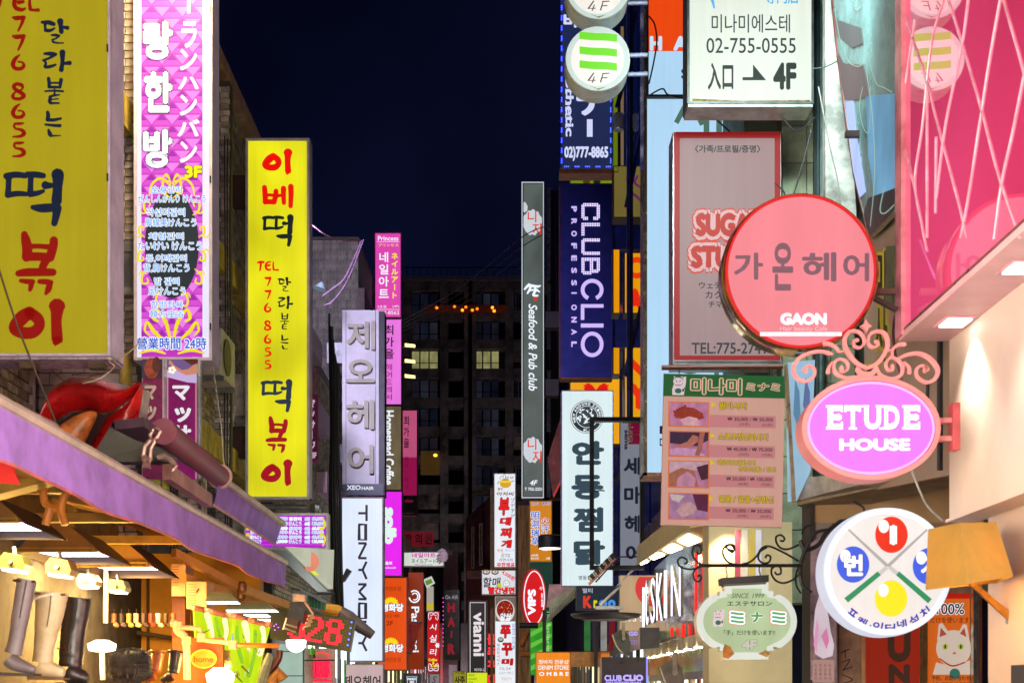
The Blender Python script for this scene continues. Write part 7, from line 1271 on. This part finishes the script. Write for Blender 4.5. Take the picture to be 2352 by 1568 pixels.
GW_ = P('#7c8868', .4); flood('pale green floodlight head over the tall black boot', 272, 1352, 10.5, GW_, '#f4fff0', 2.5, .95, .05); flood('small pale green floodlight with slanted lens beside the pole', 204, 1340, 10.6, GW_, '#fff8f0', 2.5, 1.0, -.05); flood('cream floodlight hanging under the first hooded lamp', 140, 1312, 9, P('#a88458', .4), '#fff0d8', 2.2, 1.3, .1); flood('olive floodlight at the left edge above the boots', 35, 1300, 8.6, P('#54582c', .5), '#e8fff4', 2.2, 1.3, .1); flood('grey yoke floodlight in front of the yellow-green banner', 530, 1520, 11.3, P('#9a7c50', .4, .2), '#ffe8a8', 2, 1.2, .15)
s = T('bare_lamp', 'blazing white work lamp above the fur bag', 'lamp', 11, (234, 1498)); s.lathe([(.05,-.04),(.10,-.03),(.11,.02),(.05,.05)], s.m(234,1484), E('#fff4d8', 5, samp=True), n=18, name='bulb'); s.tube([s.m(234,1498), s.m(236,1560)], .02, P('#e8d0b0', .4), 'stem'); light('POINT', s.m(234,1480,.25), (0,0,0), 110, '#ffcc68', .08)
s = T('bare_lamp', 'glowing yellow lamp low in front of the orange panel', 'lamp', 10.7, (512, 1568)); s.lathe([(.03,-.08),(.10,-.03),(.11,.03),(.05,.08)], s.m(506,1556), E('#fff0b0', 4, samp=True), n=18, name='bulb'); s.tube([s.m(512,1568), s.m(520,1600)], .02, STEEL, 'stem'); light('POINT', s.m(506,1545,.25), (0,0,0), 35, '#ffc060', .08)
# boots
def boot(lab, pts, rad, foot, col, d, sole='#2a1c18', rough=.35, extra=None):
    s = T('boot', lab, 'boot', d, (pts[-1][0], foot[-1][1]), group='boots on the display shelf'); m = P(col, rough, 0, .12, 8, bump=.2)
    k = d/F; p = catmull([(x, y, r_) for (x, y), r_ in zip(pts, rad)], 5)
    s.part('shaft', m).add(*tube_vf([s.m(x, y) for x, y, r_ in p], [r_*k*(1+.07*noise.noise(Vector((x*.3,y*.13,0)))) for x, y, r_ in p], 18))
    fp = catmull([(x, y, r_) for (x, y), r_ in zip(foot, (rad[-1]*.95, rad[-1]*.9, rad[-1]*.72, rad[-1]*.6, rad[-1]*.4))], 5); v, f = tube_vf([s.m(x, y) for x, y, r_ in fp], [r_*k for x, y, r_ in fp], 16); s.part('foot', m).add(v, f)
    yb = foot[-1][1]+rad[-1]*.45; s.poly([(foot[0][0]-rad[-1]*.9, yb-4),(foot[0][0]-rad[-1]*.9,yb+4),(foot[-1][0]+6,yb+5),(foot[-1][0]+8,yb-1)], P(sole, .5), .05, .10, 'sole')
    s.ptube([(pts[0][0]-rad[0], pts[0][1]+2, 0),(pts[0][0]-rad[0]+1,pts[0][1]+4,rad[0]*k*.9),(pts[0][0]+rad[0], pts[0][1]+6, rad[0]*k*.5)], .006, P(sole, .5), 'top_binding'); s.ptube([(pts[0][0]+rad[0]*.3, pts[0][1]+5, rad[0]*k),(pts[1][0]+rad[1]*.3, pts[1][1], rad[1]*k),(pts[2][0]+rad[2]*.3, pts[2][1], rad[2]*k)], .003, P(sole, .5), 'seam')
    if extra: extra(s)
    return s
boot('tall grey leather boot, leftmost on the shelf', [(62,1330),(55,1370),(46,1420),(38,1466),(30,1500)], (22,21,19,18,20), [(22,1512),(34,1522),(54,1530),(70,1535),(80,1538)], '#6e6468', 6.6)
boot('tall cream leather boot with small top strap', [(118,1360),(115,1400),(108,1440),(101,1488),(98,1520)], (37,33,28,23,24), [(92,1528),(108,1534),(126,1540),(138,1543),(147,1545)], '#c8b48c', 6.8, '#6c5430', .4, lambda s: s.ptube([(85,1378,.07),(108,1372,.09),(133,1364,.07)], .008, P('#e8dcc0', .5), 'strap'))
def studs(s):
    for i in range(5): s.lathe([(.0,-.006),(.008,0),(.0,.006)], s.m(140+i*5.5, 1488+(i%2)*3, .055), P('#e0b040', .2, .9), n=8, name='stud', new=True)
boot('tall black leather boot with gold studs at the ankle', [(178,1372),(174,1410),(168,1450),(164,1498),(162,1530)], (32,30,28,27,26), [(158,1540),(170,1548),(184,1553),(194,1556),(202,1558)], '#2e2624', 7.0, '#141010', .3, studs)
boot('brown lace boot farther along the shelf', [(363,1492),(362,1505),(360,1520),(358,1533),(354,1540)], (17,15,14,14,13), [(354,1548),(347,1552),(340,1556),(334,1558),(330,1560)], '#7c4420', 10.5, '#3c2010')
boot('black lace boot next to the brown lace boot', [(405,1492),(404,1506),(402,1520),(400,1535),(398,1545)], (17,16,15,14,13), [(396,1550),(388,1554),(382,1557),(376,1559),(370,1560)], '#20242c', 10.4, '#0c0c10')
s = T('fur_bag', 'grey black furry handbag beside the bare lamp', 'bag', 10.2, (300, 1560)); mb = s.part('bag', P('#2c3038', .9, 0, .4, 12, bump=.8)); c0 = s.m(300, 1525)
v, f = [], []; nn = 20
for j in range(nn+1):
    th = math.pi*j/nn
    for k in range(nn*2):
        a = math.pi*k/nn; dv = Vector((math.sin(th)*math.cos(a)*.17, math.sin(th)*math.sin(a)*.09, math.cos(th)*.11)); sgn = lambda q: (abs(q)**.6)*(1 if q > 0 else -1)
        dv = Vector((sgn(dv.x/.17)*.15, sgn(dv.y/.09)*.08, sgn(dv.z/.11)*.10)); v.append(c0 + dv*(1+.12*noise.noise(dv*40)))
f = [(j*nn*2+k, j*nn*2+(k+1)%(nn*2), (j+1)*nn*2+(k+1)%(nn*2), (j+1)*nn*2+k) for j in range(nn) for k in range(nn*2)]; mb.add(v, f)
hr = s.part('fur', P('#4a5058', .8, 0, .3), kind='stuff')
for i in range(2600):
    p = R.choice(v); dr = (p-c0).normalized()*.028 + Vector((R.uniform(-.012,.012), R.uniform(-.012,.012), -.006)); t = Vector((.0022,0,.001)); hr.add([p-t, p+t, p+dr], [(0,1,2)])
# shoes on the shelf and small goods hanging from the rail
for i in range(9):
    x = 262+i*17; d_ = 11.2+i*.05; c_ = ['#5c3418','#20181a','#a86a30','#c8a878','#3a2c28','#7a2c1c','#d8c8a8','#4c3820','#8a5830'][i]
    s = T('ankle_shoe', ['brown','black','tan','sand','charcoal','rust','cream','olive','chestnut'][i]+' ankle shoe hanging in the row on the shop wall rail', 'shoe', d_, (x, 1438), group='ankle shoes on the wall rail'); m = P(c_, .4, 0, .1, 8)
    s.part('shaft', m).add(*tube_vf([s.m(x, 1408), s.m(x, 1420), s.m(x-1, 1430)], [.022,.02,.02], 10)); s.part('foot', m).add(*tube_vf([s.m(x, 1432), s.m(x+6, 1435), s.m(x+11, 1437)], [.02,.018,.01], 10)); s.ptube([(x, 1398),(x, 1408)], .002, DARK, 'hanger', sm=False)
# pipes, boxes, oval plate
s = T('water_pipe', 'painted white elbow pipes in front of the orange panel', 'pipe', 10.75, (430, 1500)); PV = P('#e0b890', .4); s.tube([W(x,y,10.75) for x, y in catmull([(392,1430),(404,1432),(408,1448),(424,1460),(428,1478),(430,1560)], 5)], .028, PV, 'pipe'); s.tube([W(x,y,10.75) for x, y in catmull([(404,1440),(450,1442),(460,1448),(462,1464),(480,1470),(520,1474),(536,1480)], 5)], .018, PV, 'pipe', new=True); s.tube([W(536,1480,10.75), W(640,1482,10.75)], .018, P('#d86820', .4), 'orange_pipe')
for x, y in ((408,1436),(428,1470),(462,1464),(536,1480)): s.lathe([(.034,-.03),(.034,.03)], W(x,y,10.75), PV, n=14, name='coupling', new=True)
for k, (x0,y0_,x1,y1_) in enumerate(((394,1294,426,1368),(428,1335,474,1397))):
    s = T('utility_box', ('tall ribbed beige box on the shop pillar','square beige vented box right of the pillar')[k], 'box', 11.9-k*.2, ((x0+x1)/2, y1_)); s.box(x0,y0_,x1,y1_, P('#d8a070', .5, 0, .08), 0, .3, 'casing')
    for j in range(8): s.box(x0+3, y0_+6+j*6, x0+(x1-x0)*.5, y0_+8+j*6, P('#a87448', .5), .006, .008, 'louvre', new=True)
    if k: s.quad([(450,1358),(456,1350),(458,1352),(452,1361)], DARK, .01, .01, 'slot')
s = T('oval_plate', 'orange oval name plate with worn dark letters', 'sign', 10.85, (468, 1535)); s.ell(468, 1512, 30, 22, P('#e88c20', .4), 0, .03, 'plate'); s.ring(468, 1512, 30, 22, 3, P('#f4c040', .3), .006, .01, 'rim'); s.text('home', 446, 1506, 490, 1520, P('#9a4410', .5), bold=.02, off=.008)
# fluorescent row under the awning
for i, (x0, y_, x1) in enumerate(((474,1384,552),(520,1403,640),(560,1414,622),(592,1424,650))):
    s = T('tube_lamp', ('first','second','third','fourth')[i]+' fluorescent tube fitting from the boots under the long awning', 'lamp', 11.6+i*.35, ((x0+x1)/2, y_), group='fluorescent fittings under the awning'); s.quad([(x0+6,y_-(26-i*5)),(x1-22,y_-(24-i*5)),(x1,y_-1),(x0-4,y_-1)], P('#3a3a24', .5), .0, .1, 'reflector'); s.quad([(x0,y_-3),(x1-6,y_-3),(x1,y_+2),(x0+4,y_+3)], E('#f0fff0', 4, samp=True), .03, .04, 'tube')
# yellow green printed banner
s = T('printed_banner', 'wavy backlit yellow and green printed banner hanging inside the shop end', 'banner', 11.2, (530, 1560)); YG = [E('#c8e81c', .9, .2, True, sc=4), E('#7cc814', .85), E('#f4f0c0', .95)]
tp = catmull([(442,1396),(470,1402),(512,1412),(558,1420),(590,1430),(624,1436)], 6); bt = catmull([(452,1560),(480,1572),(520,1580),(560,1584),(582,1575),(592,1562)], 6); n = len(tp)
mb = s.part('fabric', YG[0]); v = [s.m(x, y, .05*math.sin(i*.9)) for i, (x, y) in enumerate(tp)] + [s.m(x, y, .05*math.sin(i*.9)) for i, (x, y) in enumerate(bt)]; v += [p+Vector((0,.006,0)) for p in v]; mb.add(v, [(i, n+i, n+i+1, i+1) for i in range(n-1)] + [(2*n+i, 2*n+i+1, 3*n+i+1, 3*n+i) for i in range(n-1)])
s.part('fabric_hem', P('#c87c70', .6)).add(*tube_vf([s.m(x, y-2, .05*math.sin(i*.9)) for i, (x, y) in enumerate(tp)], .022, 8))
for q, c in (([(480,1412,14),(488,1440,12),(494,1462,6)], 2), ([(520,1424,12),(524,1450,10),(520,1470,8)], 2), ([(566,1432,16),(572,1460,12),(574,1490,6)], 2), ([(606,1442,12),(610,1470,10),(600,1500,14)], 2), ([(500,1420,8),(505,1445,7),(512,1465,6)], 1), ([(548,1440,8),(550,1480,10),(560,1520,8)], 1), ([(590,1450,8),(588,1500,8),(575,1550,10)], 1), ([(540,1455,3),(536,1478,5),(542,1490,3)], 3), ([(458,1440,2),(470,1452,3),(486,1446,2)], 4), ([(560,1530,5),(575,1545,3)], 4), ([(545,1550,4),(560,1565,3)], 4)):
    s.stroke(q, (YG + [E('#8cc8e8', .8), E('#8a7c20', .6)])[c], .07, name='printed_shape')
R2 = random.Random(3)
for i in range(26): x = R2.uniform(460, 610); y = 1450+R2.uniform(0, 100); s.stroke([(x,y,1.2),(x+R2.uniform(-6,6),y+R2.uniform(4,12),1.8)], E(R2.choice(['#6a6a18','#b06a30','#5c4c80','#e8f4e0']), .7), .072, name='printed_mark', k=2)
# LED display
s = T('led_display', 'tilted LED number display with red digits on amber dots', 'display', 12.2, (715, 1490)); Q = [(621,1392),(816,1420),(803,1496),(621,1466)]
s.quad(Q, P('#3c3c14', .4, .1), 0, .12, 'casing'); s.quad([(626,1397),(811,1424),(799,1489),(626,1461)], P('#2c2c0c', .5), .004, .004, 'screen')
def bil(u, v_): 
    a = (626+(811-626)*u, 1397+(1424-1397)*u); b = (626+(799-626)*u, 1461+(1489-1461)*u); return a[0]+(b[0]-a[0])*v_, a[1]+(b[1]-a[1])*v_
GLY = {'9': ['.####.','##..##','##..##','##..##','.#####','....##','....##','##..##','.####.'], '2': ['.####.','##..##','....##','....##','...##.','..##..','.##...','##....','######'], '8': ['.####.','##..##','##..##','.####.','.####.','##..##','##..##','##..##','.####.']}
AM, RDD = E('#c8b83c', .55), E('#ff2c40', 2.2); on = set()
for c, ox_ in (('9', 10), ('2', 22), ('8', 35)):
    for r, row in enumerate(GLY[c]):
        for k, ch in enumerate(row):
            if ch == '#':
                for a in range(2):
                    for b in range(2): on.add((ox_+k*2-0+a, 1+r*2+b) if 1 else 0)
nu, nv = 52, 20
for i in range(nu):
    for j in range(nv):
        x, y = bil((i+.5)/nu, (j+.5)/nv); 
        if (i, j) in on: s.ell(x, y, 1.3, 1.3, RDD, .02, .012, 'red_led', n=6, kind='stuff')
        elif i > 12: s.ell(x, y, .75, .75, AM, .012, .006, 'amber_led', n=5, kind='stuff')
for k in range(5): s.ell(808-k*2.2, 1428+k*13.2, 2, 2, E('#5a6aff', 4), .02, .01, 'blue_led', n=6, kind='stuff')
for x, y in ((630,1437),(635,1433),(632,1446),(640,1440)): s.ell(x, y, 1.5, 1.5, E('#c060ff', 3), .02, .01, 'blue_led', n=6, kind='stuff')
s = T('projector_lamp', 'black box projector with coiled cord hanging from the awning arm', 'lamp', 11.9, (688, 1455)); BX = P('#1c120c', .3, .2, .2)
s.hexa([s.m(664,1418,.1),s.m(672,1382,.1),s.m(706,1384,.1),s.m(698,1432,.1)], [s.m(664,1418,-.12),s.m(672,1382,-.12),s.m(706,1384,-.12),s.m(698,1432,-.12)], BX, 'housing'); s.hexa([s.m(656,1446,.12),s.m(664,1418,.12),s.m(690,1424,.12),s.m(684,1452,.12)], [s.m(656,1446,-.05),s.m(664,1418,-.05),s.m(690,1424,-.05),s.m(684,1452,-.05)], P('#4c3420', .4, .2), 'front_box')
for q in ([(656,1446),(664,1420)],[(656,1442),(684,1452)],[(662,1434),(688,1442)]): s.ptube([(x, y, .13) for x, y in q], .008, P('#c8bcb0', .3, .5), 'grille_rod', sm=False, new=True)
s.ptube([(704,1384,.1),(716,1400,.1),(722,1412,.1),(714,1416,.14),(724,1419,.1),(712,1423,.14),(720,1428,.1),(708,1432,.14),(716,1436,.1),(704,1441,.12),(701,1446,.1)], .009, P('#e0b090', .4), 'cord'); s.box(684, 1366, 704, 1382, P('#d8b0a0', .4), .1, .1, 'mount_block')
s = T('dome_lamp', 'white half dome lamp glowing under the LED display', 'lamp', 12.0, (680, 1495)); s.lathe([(.005,-.10),(.05,-.085),(.078,-.05),(.088,0),(.08,.01)], s.m(680,1471), E('#ffffff', 2.2, samp=True), n=28, name='dome'); s.ell(680, 1483, 5, 1.2, DARK, .09, .004, 'slot', n=12)
s = T('bottle', 'small green bottle hanging by a wire below the LED display', 'bottle', 12.1, (717, 1512)); s.lathe([(.015,-.05),(.027,-.045),(.028,.02),(.02,.035),(.01,.045),(.01,.055)], s.m(717,1498), P('#4ca01c', .15, .1), n=16, name='shaft'); s.tube([s.m(717,1483), s.m(718,1474)], .003, DARK, 'wire'); s.lathe([(.0285,-.045),(.0285,-.015)], s.m(717,1498), P('#1c2c10', .4), n=16, name='label_band')
s = T('neon_banner', 'bundle of vivid pink red neon cords hung on a pale board', 'sign', 15, (741, 1560)); s.box(700, 1488, 768, 1640, P('#c8b8b0', .6, 0, .1), -.02, .1, 'board'); PN = E('#ff2048', 1.3)
for i in range(10): x = 723+i*3.9; s.ptube([(x,1512,.02),(x+R.uniform(-2,2),1532,.03),(x+R.uniform(-2,2),1554,.02)], .008, PN, 'neon_cord', new=True)
s.ptube([(722,1500,.02),(740,1498,.03),(760,1505,.02)], .008, E('#ff5030', 1.2), 'neon_cord', new=True); s.ptube([(720,1562,.02),(740,1560,.03),(761,1563,.02)], .012, PN, 'neon_cord', new=True); s.ptube([(700,1516,.04),(770,1515,.04)], .008, P('#2c4c3c', .5), 'rail', new=True)
s = T('glass_cabinet', 'pale green lit glass cabinet behind the dome lamp', 'cabinet', 15.4, (675, 1600)); s.box(640, 1478, 700, 1640, E('#b8d4c4', .75, .2, True, sc=3), 0, .3, 'back'); 
for y in (1494, 1550): s.box(640, y, 700, y+2, P('#5c6c64', .4), .05, .1, 'shelf', new=True)
s.box(697, 1480, 700, 1640, STEEL, .06, .1, 'post')
s = T('small_awning', 'small green striped awning end with metal rail beyond the purple awning', 'awning', 13.4, (728, 1398)); 
for i in range(11): s.quad([(706+i*3.9,1366+i*1.8),(709.9+i*3.9,1368+i*1.8),(709.6+i*3.7,1392+i*.9),(706+i*3.7,1391+i*.9)], P('#1c5c4c' if i % 2 else '#2c7c68', .6), .0+(i%2)*.01, .02, 'valance_strip', new=True)
s.hexa([W(690,1352,12.8),W(690,1356,12.8),W(750,1384,13.6),W(750,1378,13.6)], [p+Vector((-.1,.1,.02)) for p in (W(690,1352,12.8),W(690,1356,12.8),W(750,1384,13.6),W(750,1378,13.6))], STEEL, 'rail')
s = T('folded_umbrella', 'folded umbrella with amber canopy and grey tip poking before the tall white sign', 'umbrella', 14, (780, 1410)); s.tube([s.m(x, y) for x, y in ((728,1390),(750,1398),(775,1402),(784,1404))], [.02,.055,.06,.05], P('#c8942c', .6, 0, .15), 'canopy', 12); s.tube([s.m(x, y) for x, y in ((782,1403),(800,1418),(830,1440),(856,1458))], [.055,.075,.06,.045], P('#5c5660', .5, .2, .15), 'tip', 12)
s = T('red_flag', 'bright red cloth corner hanging at the left edge under the awning', 'flag', 6.0, (10, 1120)); s.poly([(-80,990),(0,1030),(28,1065),(45,1112),(0,1108),(-80,1100)], P('#d8180c', .7, 0, .1, trans=.3), 0, .01, 'cloth')
s = T('wood_brackets', 'pair of splayed orange wooden struts under the long awning', 'bracket', 7.6, (120, 1210))
for q in ([(98,1105),(102,1150),(114,1165),(104,1205)],[(160,1118),(140,1162),(150,1205)],[(112,1165),(134,1168)]): s.ptube([(x, y, 0) for x, y in q], .022, P('#c07828', .5, 0, .15), 'strut', new=True)
s = T('ochre_beam', 'ochre beam with lit lower edge at the left under the awning', 'beam', 7.4, (40, 1150)); s.quad([(-60,1112),(112,1092),(112,1104),(-60,1150)], P('#a8882c', .6), 0, .15, 'body')
s = T('horn_sculpture', 'brown curved leather shoulder ornament beside the yellow-green banner', 'ornament', 11.5, (625, 1568)); s.tube([s.m(x, y) for x, y in catmull([(642,1492),(640,1510),(628,1530),(612,1550),(600,1570)], 5)], [.03+.0*i for i in range(21)], P('#6a2418', .3, 0, .2), 'shaft', 12); s.tube([s.m(x, y) for x, y in ((622,1500),(612,1530),(600,1570))], [.03,.05,.05], P('#a8a48c', .5), 'lining', 10); s.tube([s.m(x, y) for x, y in ((650,1560),(640,1545),(625,1560),(615,1600))], .05, P('#b87430', .5, 0, .2), 'fur_trim', 12)
# ---- wash lights added to brighten the facades, with invented fittings
def wash(lab, loc, tgt, e, col, size=.25):
    s = T('wall_floodlight', lab, 'lamp', loc[1], (1166, 1580)); L = Vector(loc); s.loc = L; dr = (Vector(tgt)-L).normalized(); s.lathe([(.05,-.12),(.11,-.02),(.12,.0)], L, DARK, dr, 16, 'housing'); s.lathe([(.105,.001),(.105,.006)], L, E(col, 6), dr, 16, 'lens'); light('SPOT', L+dr*.03, tgt, e, col, size, 110, .8)
wash('black floodlight under the parapet cap lighting the brick piers from above', (-2.6, 11.0, EYE+6.9), (-3.4, 15, EYE+2.0), 1500, '#ffe0a8')
wash('black floodlight on the end of the brick parapet behind the bright yellow sign', (-3.1, 19.8, EYE+6.4), (-2.8, 28, EYE+4.5), 2200, '#e8dcf4')
wash('black floodlight near the top right of the concrete wall', (2.0, 9.4, EYE+5.6), (2.4, 13, EYE+3.0), 800, '#e4f4ec')
for t_ in ALL: t_.finish()
